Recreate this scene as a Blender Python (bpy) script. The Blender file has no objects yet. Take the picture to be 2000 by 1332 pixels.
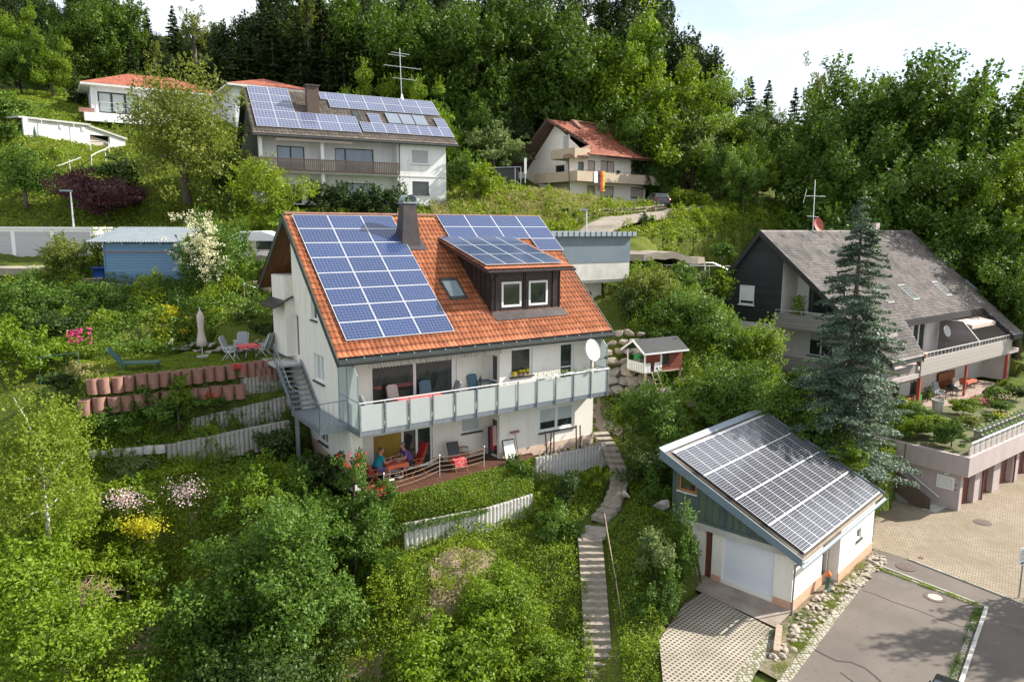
import bpy, bmesh, math, random
import numpy as np
from math import sin, cos, pi, tan, sqrt, floor
from mathutils import Vector, Matrix
R = math.radians
SC = bpy.context.scene
COL = SC.collection
# ---------------------------------------------------------------- camera
CF, CP, CR = 1399.3, 0.156363, -0.003362
_c, _s = cos(CP), sin(CP)
cam_d = bpy.data.cameras.new('camera'); cam = bpy.data.objects.new('camera', cam_d); COL.objects.link(cam)
_up = Vector((0, _s, _c)); _fw = Vector((0, _c, -_s)); _x = Vector((1, 0, 0))
_r = _x*cos(CR) - _up*sin(CR); _u = _x*sin(CR) + _up*cos(CR)
cam.matrix_world = Matrix(((_r.x, _u.x, -_fw.x, 0), (_r.y, _u.y, -_fw.y, 0), (_r.z, _u.z, -_fw.z, 0), (0, 0, 0, 1)))
cam_d.sensor_width = 36; cam_d.lens = CF/2000*36; cam_d.clip_start = .5; cam_d.clip_end = 3000
SC.camera = cam
# ---------------------------------------------------------------- light
SUN_AZ, SUN_EL = R(76), R(36)
w = bpy.data.worlds.new('World'); SC.world = w; w.use_nodes = True
nt = w.node_tree; nt.nodes.clear()
def N(t, **k):
    n = nt.nodes.new(t)
    for a, b in k.items(): setattr(n, a, b)
    return n
sky = N('ShaderNodeTexSky', sky_type='NISHITA', sun_disc=False, sun_elevation=SUN_EL, sun_rotation=SUN_AZ, altitude=700, air_density=1.0, dust_density=1.5)
tc = N('ShaderNodeTexCoord'); mp = N('ShaderNodeMapping'); mp.inputs['Scale'].default_value = (1.0, 3.2, 5.0); mp.inputs['Rotation'].default_value = (.1, .25, .5)
no = N('ShaderNodeTexNoise'); no.inputs['Scale'].default_value = 1.6; no.inputs['Detail'].default_value = 7; no.inputs['Roughness'].default_value = .62; no.inputs['Distortion'].default_value = .5
cr = N('ShaderNodeValToRGB'); cr.color_ramp.elements[0].position = .38; cr.color_ramp.elements[1].position = .56
cr.color_ramp.elements[0].color = (.38, .38, .38, 1)
mix = N('ShaderNodeMix', data_type='RGBA'); mix.inputs['B'].default_value = (4.7, 4.9, 5.15, 1)
bg = N('ShaderNodeBackground'); bg.inputs['Strength'].default_value = .125
out = N('ShaderNodeOutputWorld')
nt.links.new(tc.outputs['Generated'], mp.inputs['Vector']); nt.links.new(mp.outputs[0], no.inputs['Vector'])
nt.links.new(no.outputs['Fac'], cr.inputs[0]); nt.links.new(cr.outputs[0], mix.inputs['Factor'])
nt.links.new(sky.outputs[0], mix.inputs['A']); nt.links.new(mix.outputs['Result'], bg.inputs['Color']); nt.links.new(bg.outputs[0], out.inputs[0])
sd = bpy.data.lights.new('sun', 'SUN'); sd.energy = 5.0; sd.angle = R(.6); sd.color = (1, .94, .84)
so = bpy.data.objects.new('sun', sd); COL.objects.link(so); so.location = (60, 20, 60)
SUNV = Vector((sin(SUN_AZ)*cos(SUN_EL), cos(SUN_AZ)*cos(SUN_EL), sin(SUN_EL)))
so.rotation_euler = SUNV.to_track_quat('Z', 'Y').to_euler()
SC.view_settings.view_transform = 'Standard'; SC.view_settings.look = 'None'; SC.view_settings.gamma = 1; SC.view_settings.exposure = .92
SC.cycles.max_bounces = 6; SC.cycles.transparent_max_bounces = 8
# ---------------------------------------------------------------- helpers
class Fr:                                    # a building's own frame: u along its front, v out of its front, z up
    def __init__(s, O, th): s.O = Vector(O); s.th = th; s.U = Vector((sin(th), cos(th), 0)); s.V = Vector((cos(th), -sin(th), 0))
    def w(s, u, v, z): return s.O + s.U*u + s.V*v + Vector((0, 0, z))
    def l(s, P): d = Vector(P)-s.O; return (d.dot(s.U), d.dot(s.V), d.z)
def ray(px, py):
    X = (px-1000)/CF; U = (666-py)/CF
    x = X*cos(CR)+U*sin(CR); up = -X*sin(CR)+U*cos(CR)
    return Vector((x, _c+up*_s, -_s+up*_c))
def at(px, py, Y): r = ray(px, py); return r*(Y/r.y)
def atz(px, py, z): r = ray(px, py); return r*(z/r.z)
def tagk(o, label=None, cat=None, group=None, kind=None):
    if label: o['label'] = label
    if cat: o['category'] = cat
    if group: o['group'] = group
    if kind: o['kind'] = kind
    return o
def thing(name, label, cat, loc=(0, 0, 0), th=0., group=None):
    o = bpy.data.objects.new(name, None); COL.objects.link(o); o.empty_display_size = .3
    o.location = loc; o.rotation_euler = (0, 0, -th)
    return tagk(o, label, cat, group)
def copy_tree(o, parent=None, label=None, group=None, loc=None, th=None):
    c = o.copy(); COL.objects.link(c)
    if parent is not None: c.parent = parent
    if label: c['label'] = label
    if group: c['group'] = group
    if loc is not None: c.location = loc
    if th is not None: c.rotation_euler = (0, 0, -th)
    for ch in list(o.children): copy_tree(ch, c)
    return c
def mo(name, me, parent=None, mats=None):
    o = bpy.data.objects.new(name, me); COL.objects.link(o)
    if parent is not None: o.parent = parent
    if mats is not None and not me.materials:
        for m in (mats if isinstance(mats, (list, tuple)) else [mats]): me.materials.append(m)
    return o
class MB:
    def __init__(s): s.v = []; s.f = []; s.m = []
    def add(s, pts, faces, m=0):
        b = len(s.v); s.v += [(p[1], p[0], p[2]) for p in pts]
        for f in faces: s.f.append([b+i for i in f]); s.m.append(m)
        return s
    def box(s, u0, u1, v0, v1, z0, z1, m=0):
        p = [(u, v, z) for z in (z0, z1) for v in (v0, v1) for u in (u0, u1)]
        return s.add(p, [(0, 1, 3, 2), (4, 6, 7, 5), (0, 4, 5, 1), (2, 3, 7, 6), (0, 2, 6, 4), (1, 5, 7, 3)], m)
    def poly(s, pts, m=0): return s.add(pts, [list(range(len(pts)))], m)
    def slab(s, pts, vec, m=0):
        n = len(pts); q = [(p[0]+vec[0], p[1]+vec[1], p[2]+vec[2]) for p in pts]
        fs = [list(range(n)), list(range(2*n-1, n-1, -1))]+[[i, (i+1) % n, n+(i+1) % n, n+i] for i in range(n)]
        return s.add(list(pts)+q, fs, m)
    def tube(s, pts, r, n=6, m=0):
        pts = [Vector(p) for p in pts]; rs = r if isinstance(r, (list, tuple)) else [r]*len(pts)
        V = []; F = []
        for i, p in enumerate(pts):
            d = (pts[min(i+1, len(pts)-1)]-pts[max(i-1, 0)]).normalized()
            a = d.cross(Vector((0, 0, 1)))
            if a.length < .05: a = d.cross(Vector((1, 0, 0)))
            a.normalize(); b = d.cross(a)
            for k in range(n):
                t = 2*pi*(k+.5)/n; V.append(p+(a*cos(t)+b*sin(t))*rs[i])
        for i in range(len(pts)-1):
            for k in range(n): F.append([i*n+k, i*n+(k+1) % n, (i+1)*n+(k+1) % n, (i+1)*n+k])
        F += [list(range(n)), list(range((len(pts)-1)*n, len(pts)*n))[::-1]]
        return s.add([tuple(v) for v in V], F, m)
    def cyl(s, u, v, z0, z1, r0, r1=None, n=12, m=0): return s.tube([(u, v, z0), (u, v, z1)], [r0, r0 if r1 is None else r1], n, m)
    def rev(s, u, v, prof, n=14, m=0):        # (r, z) profile turned round a vertical axis
        V = []; F = []
        for r, z in prof: V += [(u+r*cos(2*pi*k/n), v+r*sin(2*pi*k/n), z) for k in range(n)]
        for i in range(len(prof)-1):
            for k in range(n): F.append([i*n+k, i*n+(k+1) % n, (i+1)*n+(k+1) % n, (i+1)*n+k])
        return s.add(V, F, m)
    def mesh(s, name, mats, smooth=False):
        me = bpy.data.meshes.new(name); me.from_pydata(s.v, [], s.f)
        for m in (mats if isinstance(mats, (list, tuple)) else [mats]): me.materials.append(m)
        me.polygons.foreach_set('material_index', s.m)
        bm = bmesh.new(); bm.from_mesh(me); bmesh.ops.recalc_face_normals(bm, faces=bm.faces); bm.to_mesh(me); bm.free()
        if smooth: me.polygons.foreach_set('use_smooth', [True]*len(me.polygons))
        me.update(); return me
    def build(s, name, mats, parent=None, smooth=False, bevel=0):
        o = mo(name, s.mesh(name, mats, smooth), parent)
        if bevel:
            b = o.modifiers.new('bevel', 'BEVEL'); b.width = bevel; b.segments = 2; b.limit_method = 'ANGLE'; b.angle_limit = R(40)
        return o
# ---------------------------------------------------------------- materials
def mat(name, col=(.5, .5, .5), rough=.7, metal=0, spec=.5, noise=None, col2=None, nscale=3, bump=0, bscale=20, stretch=(1, 1, 1), coat=0, thr=(.35, .65), obj=True):
    m = bpy.data.materials.new(name); m.use_nodes = True; t = m.node_tree; p = t.nodes['Principled BSDF']
    p.inputs['Base Color'].default_value = (*col, 1); p.inputs['Roughness'].default_value = rough; p.inputs['Metallic'].default_value = metal
    p.inputs['Specular IOR Level'].default_value = spec; p.inputs['Coat Weight'].default_value = coat
    c = t.nodes.new('ShaderNodeTexCoord'); mp = t.nodes.new('ShaderNodeMapping'); mp.inputs['Scale'].default_value = stretch
    t.links.new(c.outputs['Object'], mp.inputs[0])
    if col2 is not None:
        n = t.nodes.new('ShaderNodeTexNoise'); n.inputs['Scale'].default_value = nscale; n.inputs['Detail'].default_value = 6; n.inputs['Roughness'].default_value = .65
        r = t.nodes.new('ShaderNodeValToRGB'); r.color_ramp.elements[0].position = thr[0]; r.color_ramp.elements[1].position = thr[1]
        r.color_ramp.elements[0].color = (*col, 1); r.color_ramp.elements[1].color = (*col2, 1)
        t.links.new(mp.outputs[0], n.inputs['Vector']); t.links.new(n.outputs['Fac'], r.inputs[0]); t.links.new(r.outputs[0], p.inputs['Base Color'])
    if bump:
        n = t.nodes.new('ShaderNodeTexNoise'); n.inputs['Scale'].default_value = bscale; n.inputs['Detail'].default_value = 4
        b = t.nodes.new('ShaderNodeBump'); b.inputs['Strength'].default_value = bump; b.inputs['Distance'].default_value = .05
        t.links.new(mp.outputs[0], n.inputs['Vector']); t.links.new(n.outputs['Fac'], b.inputs['Height']); t.links.new(b.outputs[0], p.inputs['Normal'])
    return m
def nd(m, typ, **k):
    n = m.node_tree.nodes.new(typ)
    for a, b in k.items(): setattr(n, a, b)
    return n
def math_(m, op, a, b=None, clamp=False):
    n = nd(m, 'ShaderNodeMath', operation=op); n.use_clamp = clamp
    for i, x in enumerate((a, b)):
        if x is None: continue
        if isinstance(x, (int, float)): n.inputs[i].default_value = x
        else: m.node_tree.links.new(x, n.inputs[i])
    return n.outputs[0]
def ramp(m, fac, stops):
    r = nd(m, 'ShaderNodeValToRGB'); e = r.color_ramp.elements
    while len(e) < len(stops): e.new(.5)
    for i, (p, c) in enumerate(stops): e[i].position = p; e[i].color = (*c, 1)
    m.node_tree.links.new(fac, r.inputs[0]); return r.outputs[0]
def mixc(m, fac, a, b, mode='MIX'):
    n = nd(m, 'ShaderNodeMix', data_type='RGBA', blend_type=mode)
    for k, x in (('Factor', fac), ('A', a), ('B', b)):
        s = [i for i in n.inputs if i.name == k and (i.type == 'RGBA' or k == 'Factor')][0]
        if isinstance(x, tuple): s.default_value = (*x, 1)
        elif isinstance(x, (int, float)): s.default_value = x
        else: m.node_tree.links.new(x, s)
    return [o for o in n.outputs if o.type == 'RGBA'][0]
def noise(m, scale, src='Object', detail=5, stretch=(1, 1, 1), dist=0):
    c = nd(m, 'ShaderNodeTexCoord'); mp = nd(m, 'ShaderNodeMapping'); mp.inputs['Scale'].default_value = stretch
    n = nd(m, 'ShaderNodeTexNoise'); n.inputs['Scale'].default_value = scale; n.inputs['Detail'].default_value = detail; n.inputs['Distortion'].default_value = dist
    m.node_tree.links.new(c.outputs[src], mp.inputs[0]); m.node_tree.links.new(mp.outputs[0], n.inputs['Vector']); return n.outputs['Fac']
def uvxy(m):
    c = nd(m, 'ShaderNodeTexCoord'); s = nd(m, 'ShaderNodeSeparateXYZ'); m.node_tree.links.new(c.outputs['UV'], s.inputs[0]); return s.outputs[0], s.outputs[1], c.outputs['UV']
def setc(m, c): m.node_tree.links.new(c, m.node_tree.nodes['Principled BSDF'].inputs['Base Color'])
def setbump(m, h, strength=.4, dist=.03):
    b = nd(m, 'ShaderNodeBump'); b.inputs['Strength'].default_value = strength; b.inputs['Distance'].default_value = dist
    m.node_tree.links.new(h, b.inputs['Height']); m.node_tree.links.new(b.outputs[0], m.node_tree.nodes['Principled BSDF'].inputs['Normal'])
def tile_mat(name, stops, dirt_shade=(.08, .06, .05), damt=.5, rough=.75):
    m = mat(name, rough=rough, spec=.3); x, y, uv = uvxy(m)
    cx = nd(m, 'ShaderNodeCombineXYZ'); m.node_tree.links.new(math_(m, 'FLOOR', x), cx.inputs[0]); m.node_tree.links.new(math_(m, 'FLOOR', y), cx.inputs[1])
    wn = nd(m, 'ShaderNodeTexWhiteNoise'); wn.noise_dimensions = '2D'; m.node_tree.links.new(cx.outputs[0], wn.inputs['Vector'])
    c = ramp(m, wn.outputs['Value'], stops)
    d = ramp(m, noise(m, .7, detail=8, dist=.6), [(.45, (0, 0, 0)), (.75, (damt,)*3)])
    c = mixc(m, d, c, dirt_shade)
    d2 = ramp(m, noise(m, 9, detail=4), [(.4, (0, 0, 0)), (.8, (.35*damt+.1,)*3)])
    c = mixc(m, d2, c, dirt_shade); fy = math_(m, 'FRACT', y); fx = math_(m, 'FRACT', x)
    c = mixc(m, math_(m, 'MULTIPLY', math_(m, 'GREATER_THAN', fy, .84), .62), c, tuple(k*.35 for k in dirt_shade)); c = mixc(m, math_(m, 'MULTIPLY', math_(m, 'LESS_THAN', fx, .12), .4), c, tuple(k*.5 for k in dirt_shade)); setc(m, c); return m  # dark course lines: overlap dirt plus the course shadow painted into the colour
def pv_mat(name, nx, ny, c1, c2, line, lw=.035, bus=True, rough=.18):
    m = mat(name, rough=rough, coat=.6 if name != 'dark_polycrystalline_cells' else .1, spec=.5 if name != 'dark_polycrystalline_cells' else .3); m.node_tree.nodes['Principled BSDF'].inputs['Coat Roughness'].default_value = .08
    x, y, uv = uvxy(m)
    fx = math_(m, 'FRACT', math_(m, 'MULTIPLY', x, nx)); fy = math_(m, 'FRACT', math_(m, 'MULTIPLY', y, ny))
    ex = math_(m, 'ABSOLUTE', math_(m, 'SUBTRACT', fx, .5)); ey = math_(m, 'ABSOLUTE', math_(m, 'SUBTRACT', fy, .5))
    g = math_(m, 'GREATER_THAN', math_(m, 'MAXIMUM', ex, ey), .5-lw)
    v = nd(m, 'ShaderNodeTexVoronoi'); v.inputs['Scale'].default_value = 26; m.node_tree.links.new(uv, v.inputs['Vector'])
    oi = nd(m, 'ShaderNodeObjectInfo')
    c = mixc(m, v.outputs['Distance'], c1, c2)
    c = mixc(m, math_(m, 'MULTIPLY', oi.outputs['Random'], .35), c, tuple(k*.55 for k in c1))
    setc(m, mixc(m, g, c, line)); return m
M = {}
M['stucco'] = mat('stucco', (.71, .66, .58), .9, col2=(.81, .77, .70), nscale=1.6, bump=.25, bscale=60, stretch=(2.0, 2.0, .4), thr=(.28, .5))
M['stucco_white'] = mat('white_stucco', (.66, .65, .62), .9, col2=(.80, .80, .78), nscale=1.3, bump=.2, bscale=50, stretch=(2.0, 2.0, .4), thr=(.28, .5))
M['stucco_warm'] = mat('warm_stucco', (.72, .69, .64), .9, col2=(.64, .61, .56), nscale=.9, bump=.2, bscale=50)
M['plinth'] = mat('plinth_salmon', (.55, .30, .20), .9, col2=(.62, .38, .27), nscale=4, bump=.2)
M['plinth_pale'] = mat('plinth_pale_salmon', (.62, .47, .38), .9, col2=(.52, .38, .30), nscale=4, bump=.2)
M['mauve'] = mat('mauve_concrete', (.46, .39, .385), .9, col2=(.38, .33, .32), nscale=1.1, bump=.2, stretch=(1, 1, .3))
M['white'] = mat('white_paint', (.8, .8, .8), .4, col2=(.72, .72, .72), nscale=3)
M['offwhite'] = mat('weathered_white_paint', (.7, .69, .66), .6, col2=(.5, .49, .46), nscale=5)
M['dark'] = mat('dark_board', (.035, .042, .042), .55, col2=(.055, .06, .058), nscale=4)
M['darkgreen'] = mat('dark_green_board', (.05, .065, .06), .55, col2=(.03, .04, .038), nscale=4)
M['steel'] = mat('galvanised_steel', (.30, .34, .38), .42, .55, col2=(.22, .26, .30), nscale=6)
M['zinc'] = mat('zinc_sheet', (.27, .31, .36), .6, 0, col2=(.22, .27, .31), nscale=3)
M['brownmetal'] = mat('brown_metal_cladding', (.035, .024, .026), .4, .3, col2=(.055, .038, .038), nscale=3)
M['chimmetal'] = mat('chimney_slate_cladding', (.045, .038, .040), .45, .3, col2=(.075, .062, .062), nscale=2)
M['glass'] = mat('window_glass', (.018, .026, .028), .04, spec=.9, col2=(.035, .045, .04), nscale=1.5)
M['glassblue'] = mat('painted_reflection_glass', (.20, .27, .35), .06, spec=1, col2=(.12, .17, .22), nscale=.6)  # pale blue base colour paints the reflected sky into the panes
M['curtain'] = mat('pale_blind', (.42, .47, .46), .8, col2=(.5, .54, .52), nscale=3)
M['shutter'] = mat('beige_roller_shutter', (.52, .43, .39), .7, col2=(.46, .38, .34), nscale=2, bump=.6, bscale=12, stretch=(.05, .05, 4))
M['shutter_grey'] = mat('grey_roller_shutter', (.45, .45, .46), .6, col2=(.4, .4, .41), nscale=2, bump=.6, bscale=12, stretch=(.05, .05, 4))
M['yellowblind'] = mat('ochre_blind', (.34, .22, .025), .7, col2=(.25, .15, .02), nscale=2)
def frosted():
    m = mat('frosted_glass', (.68, .76, .73), .28, spec=.6); t = m.node_tree; p = t.nodes['Principled BSDF']
    tr = nd(m, 'ShaderNodeBsdfTranslucent'); tr.inputs[0].default_value = (.66, .71, .70, 1); mx = nd(m, 'ShaderNodeMixShader'); mx.inputs[0].default_value = .4
    setc(m, mixc(m, noise(m, 1.3), (.57, .61, .61), (.66, .70, .69)))
    t.links.new(p.outputs[0], mx.inputs[1]); t.links.new(tr.outputs[0], mx.inputs[2]); t.links.new(mx.outputs[0], t.nodes['Material Output'].inputs[0]); return m
M['frost'] = frosted()
def planks(name, c1, c2, pitch, axis, rough=.7, gap=(.02, .015, .01), lw=.06):
    m = mat(name, c1, rough); c = nd(m, 'ShaderNodeTexCoord'); s = nd(m, 'ShaderNodeSeparateXYZ'); m.node_tree.links.new(c.outputs['Object'], s.inputs[0])
    k = math_(m, 'MULTIPLY', s.outputs[axis], 1/pitch); f = math_(m, 'FRACT', k)
    wn = nd(m, 'ShaderNodeTexWhiteNoise'); wn.noise_dimensions = '1D'; m.node_tree.links.new(math_(m, 'FLOOR', k), wn.inputs['W'])
    st = [8, 8, 8]; st[axis] = 1; st[(axis+1) % 3] = .6
    cc = mixc(m, wn.outputs['Value'], c1, c2); cc = mixc(m, math_(m, 'MULTIPLY', noise(m, 3, stretch=tuple(st)), .5), cc, tuple(x*.5 for x in c1))
    g = math_(m, 'LESS_THAN', f, lw); setc(m, mixc(m, g, cc, gap)); setbump(m, math_(m, 'MULTIPLY', math_(m, 'SUBTRACT', 1, g), f), .5, .02); return m
M['soffit'] = planks('brown_soffit_planks', (.16, .065, .02), (.22, .10, .035), .14, 1)
M['deck'] = planks('red_brown_deck_boards', (.085, .030, .016), (.13, .05, .028), .14, 1, lw=.09)
M['bluewood'] = planks('blue_weatherboard', (.13, .25, .42), (.19, .33, .50), .16, 2, gap=(.03, .07, .13))
M['blackwood'] = planks('black_slate_cladding', (.020, .020, .024), (.032, .031, .036), .17, 2, gap=(.008, .008, .01))
M['greywood'] = planks('grey_weathered_boards', (.25, .22, .21), (.33, .30, .28), .2, 2)
M['greywood_light'] = planks('pale_grey_boards', (.42, .38, .35), (.50, .46, .43), .26, 2, gap=(.12, .1, .09))
M['brownrail'] = mat('weathered_brown_wood', (.075, .05, .038), .8, col2=(.13, .095, .075), nscale=5, stretch=(4, 4, .6))
M['redwood'] = planks('red_house_boards', (.22, .045, .03), (.28, .07, .045), .1, 2)
M['wood'] = mat('orange_brown_wood', (.32, .12, .035), .55, col2=(.22, .075, .02), nscale=6, stretch=(1, 1, 5))
M['palewood'] = mat('pale_weathered_wood', (.42, .33, .24), .8, col2=(.28, .21, .15), nscale=6)
M['darkwood'] = mat('dark_brown_wood', (.05, .028, .018), .7, col2=(.085, .05, .03), nscale=6)
M['concrete'] = mat('concrete', (.52, .51, .48), .9, col2=(.40, .39, .36), nscale=1.3, bump=.2, bscale=30)
M['palisade'] = mat('grey_palisade_concrete', (.42, .40, .37), .95, col2=(.26, .25, .22), nscale=2.2, bump=.3, bscale=30)
M['palisade_light'] = mat('pale_palisade_concrete', (.60, .58, .55), .95, col2=(.42, .40, .37), nscale=2.2, bump=.3, bscale=30)
M['redstone'] = mat('red_concrete_stone', (.33, .175, .135), .95, col2=(.23, .12, .095), nscale=3.5, bump=.3, bscale=40)
M['blueboard'] = mat('slate_blue_sheet', (.115, .155, .19), .5, col2=(.14, .18, .215), nscale=.8)
M['greencopper'] = mat('blue_green_panel', (.07, .098, .115), .55, col2=(.105, .14, .10), nscale=1.2, stretch=(3, 3, .25), thr=(.42, .58))
M['bluefascia'] = mat('blue_grey_fascia', (.13, .18, .22), .45, col2=(.16, .21, .25), nscale=2)
M['cream'] = mat('beige_parapet', (.50, .40, .30), .9, col2=(.44, .35, .26), nscale=1.5)
M['orangeframe'] = mat('orange_wood_frame', (.5, .2, .03), .5, col2=(.38, .14, .02), nscale=6)
M['browndoor'] = mat('red_brown_door', (.17, .055, .035), .6, col2=(.13, .045, .03), nscale=3, bump=.3, stretch=(10, 10, .3))
M['black'] = mat('black_plastic', (.02, .02, .022), .4, col2=(.03, .03, .03))
M['iron'] = mat('rusty_iron', (.10, .055, .035), .7, .3, col2=(.20, .10, .06), nscale=12)
M['castiron'] = mat('cast_iron_cover', (.10, .07, .06), .7, .2, col2=(.15, .11, .095), nscale=9, bump=.5, bscale=40)
M['covercore'] = mat('pale_cover_core', (.50, .45, .38), .85, col2=(.4, .36, .3), nscale=9)
M['red'] = mat('red_fabric', (.45, .02, .02), .8, col2=(.36, .02, .02), nscale=6)
M['redpattern'] = mat('red_patterned_cloth', (.55, .03, .05), .8, col2=(.6, .18, .16), nscale=9, thr=(.45, .55))
M['orangecloth'] = mat('orange_tablecloth', (.62, .17, .07), .8, col2=(.55, .07, .06), nscale=3)
M['teal'] = mat('teal_shirt', (.005, .24, .33), .8, col2=(.005, .20, .28), nscale=8)
M['purple'] = mat('purple_shirt', (.13, .055, .24), .8, col2=(.10, .045, .19), nscale=8)
M['navy'] = mat('navy_cloth', (.012, .014, .035), .85, col2=(.02, .02, .045), nscale=8)
M['bluecloth'] = mat('blue_white_shorts', (.05, .06, .22), .8, col2=(.5, .5, .55), nscale=5, thr=(.55, .6))
M['skin'] = mat('skin', (.50, .26, .18), .6, col2=(.44, .22, .15), nscale=8)
M['hair'] = mat('grey_hair', (.32, .29, .27), .9, col2=(.2, .18, .16), nscale=30)
M['darkhair'] = mat('dark_hair', (.07, .045, .035), .9, col2=(.11, .08, .06), nscale=30)
M['greychair'] = mat('grey_textile', (.22, .25, .27), .7, col2=(.28, .31, .33), nscale=20)
M['greenchair'] = mat('dark_green_plastic', (.03, .09, .075), .5, col2=(.045, .12, .10), nscale=8)
M['bluechair'] = mat('blue_grey_plastic', (.06, .13, .18), .5, col2=(.08, .16, .22), nscale=8)
M['umb'] = mat('beige_umbrella_cloth', (.56, .47, .42), .85, col2=(.48, .40, .36), nscale=6, stretch=(6, 6, .5))
M['stone'] = mat('pale_boulder', (.40, .35, .29), .9, col2=(.26, .22, .185), nscale=2.5, bump=.5, bscale=8)
M['stone_grey'] = mat('grey_boulder', (.30, .28, .255), .9, col2=(.19, .175, .15), nscale=2.2, bump=.6, bscale=6)
M['pebble'] = mat('river_stone', (.42, .36, .29), .8, col2=(.30, .26, .22), nscale=5, bump=.2)
M['bluebarrel'] = mat('blue_plastic', (.012, .05, .25), .45, col2=(.02, .065, .3))
M['yellow'] = mat('yellow_plastic', (.6, .42, .01), .5, col2=(.5, .36, .01))
M['greenball'] = mat('green_plastic', (.01, .35, .06), .4, col2=(.01, .28, .05))
M['carpaint'] = mat('black_car_paint', (.012, .016, .02), .2, .2, coat=1, col2=(.016, .02, .024))
M['tyre'] = mat('tyre_rubber', (.02, .02, .02), .85, col2=(.03, .03, .03))
M['alu'] = mat('aluminium_frame', (.72, .73, .75), .35, .4, col2=(.66, .67, .69))
M['redpaint'] = mat('red_dish_paint', (.42, .09, .06), .6, col2=(.36, .07, .05))
M['orange'] = mat('orange_cap', (.6, .16, .03), .5, col2=(.5, .13, .03))
M['bark'] = mat('bark', (.09, .07, .055), .9, col2=(.16, .13, .10), nscale=5, bump=.6, stretch=(4, 4, 1))
M['birchbark'] = mat('birch_bark', (.55, .52, .45), .8, col2=(.12, .1, .09), nscale=4, stretch=(1, 1, 5), thr=(.55, .68))
M['awn'] = mat('striped_awning_cloth', (.62, .58, .52), .85, col2=(.36, .31, .28), nscale=4, stretch=(.2, 9, .2), thr=(.48, .54))
M['corr'] = mat('corrugated_sheet', (.20, .23, .26), .6, .3, col2=(.15, .18, .21), nscale=2)
M['plainglass'] = mat('skylight_glass', (.20, .26, .28), .05, spec=1, col2=(.28, .34, .35), nscale=1)
M['tile'] = tile_mat('orange_clay_tile', [(0, (.36, .105, .04)), (.5, (.45, .145, .06)), (1, (.54, .195, .09))], dirt_shade=(.15, .06, .035), damt=.6)
M['tile_grey'] = tile_mat('brown_grey_tile', [(0, (.13, .105, .085)), (.5, (.17, .14, .115)), (1, (.22, .18, .15))], dirt_shade=(.06, .055, .05))
M['tile_slate'] = tile_mat('grey_weathered_tile', [(0, (.17, .15, .145)), (.5, (.23, .20, .19)), (1, (.28, .25, .235))], dirt_shade=(.065, .062, .065), damt=.95)
M['tile_red'] = tile_mat('red_clay_tile', [(0, (.30, .085, .05)), (.5, (.37, .11, .065)), (1, (.44, .15, .09))], dirt_shade=(.16, .06, .045))
M['pv'] = pv_mat('polycrystalline_cells', 10, 6, (.010, .028, .10), (.024, .052, .155), (.19, .23, .33), .028)
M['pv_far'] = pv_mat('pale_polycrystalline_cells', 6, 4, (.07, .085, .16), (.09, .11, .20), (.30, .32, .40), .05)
M['pv_mono'] = pv_mat('monocrystalline_cells', 6, 12, (.014, .014, .026), (.024, .024, .042), (.42, .43, .46), .055, rough=.22)
M['pv_plain'] = mat('plain_collector_glass', (.16, .19, .24), .15, coat=.5, col2=(.2, .23, .28), nscale=1)
M['pv_dark'] = pv_mat('dark_polycrystalline_cells', 6, 10, (.010, .028, .085), (.02, .045, .12), (.12, .16, .24), .03)
def leaf_mat(name, c1, c2, trans=.35, rough=.55, c3=None):
    m = bpy.data.materials.new(name); m.use_nodes = True; t = m.node_tree; p = t.nodes['Principled BSDF']
    g = nd(m, 'ShaderNodeNewGeometry'); oi = nd(m, 'ShaderNodeObjectInfo')
    st = [(0, c1), (1, c2)] if c3 is None else [(0, c1), (.8, c2), (.9, c3), (1, c3)]
    c = ramp(m, g.outputs['Random Per Island'], st)
    c = mixc(m, math_(m, 'MULTIPLY', oi.outputs['Random'], .4), c, tuple(x*.62 for x in c1))
    c = mixc(m, ramp(m, noise(m, .9, detail=3), [(.35, (0, 0, 0)), (.7, (.5,)*3)]), c, tuple(x*1.25 for x in c2))
    t.links.new(c, p.inputs['Base Color']); p.inputs['Roughness'].default_value = rough; p.inputs['Specular IOR Level'].default_value = .35
    tr = nd(m, 'ShaderNodeBsdfTranslucent'); t.links.new(mixc(m, .5, c, (c2[0]*1.5, c2[1]*1.4, c2[2]*.6)), tr.inputs[0])
    mx = nd(m, 'ShaderNodeMixShader'); mx.inputs[0].default_value = trans
    t.links.new(p.outputs[0], mx.inputs[1]); t.links.new(tr.outputs[0], mx.inputs[2]); t.links.new(mx.outputs[0], t.nodes['Material Output'].inputs[0]); return m
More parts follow.
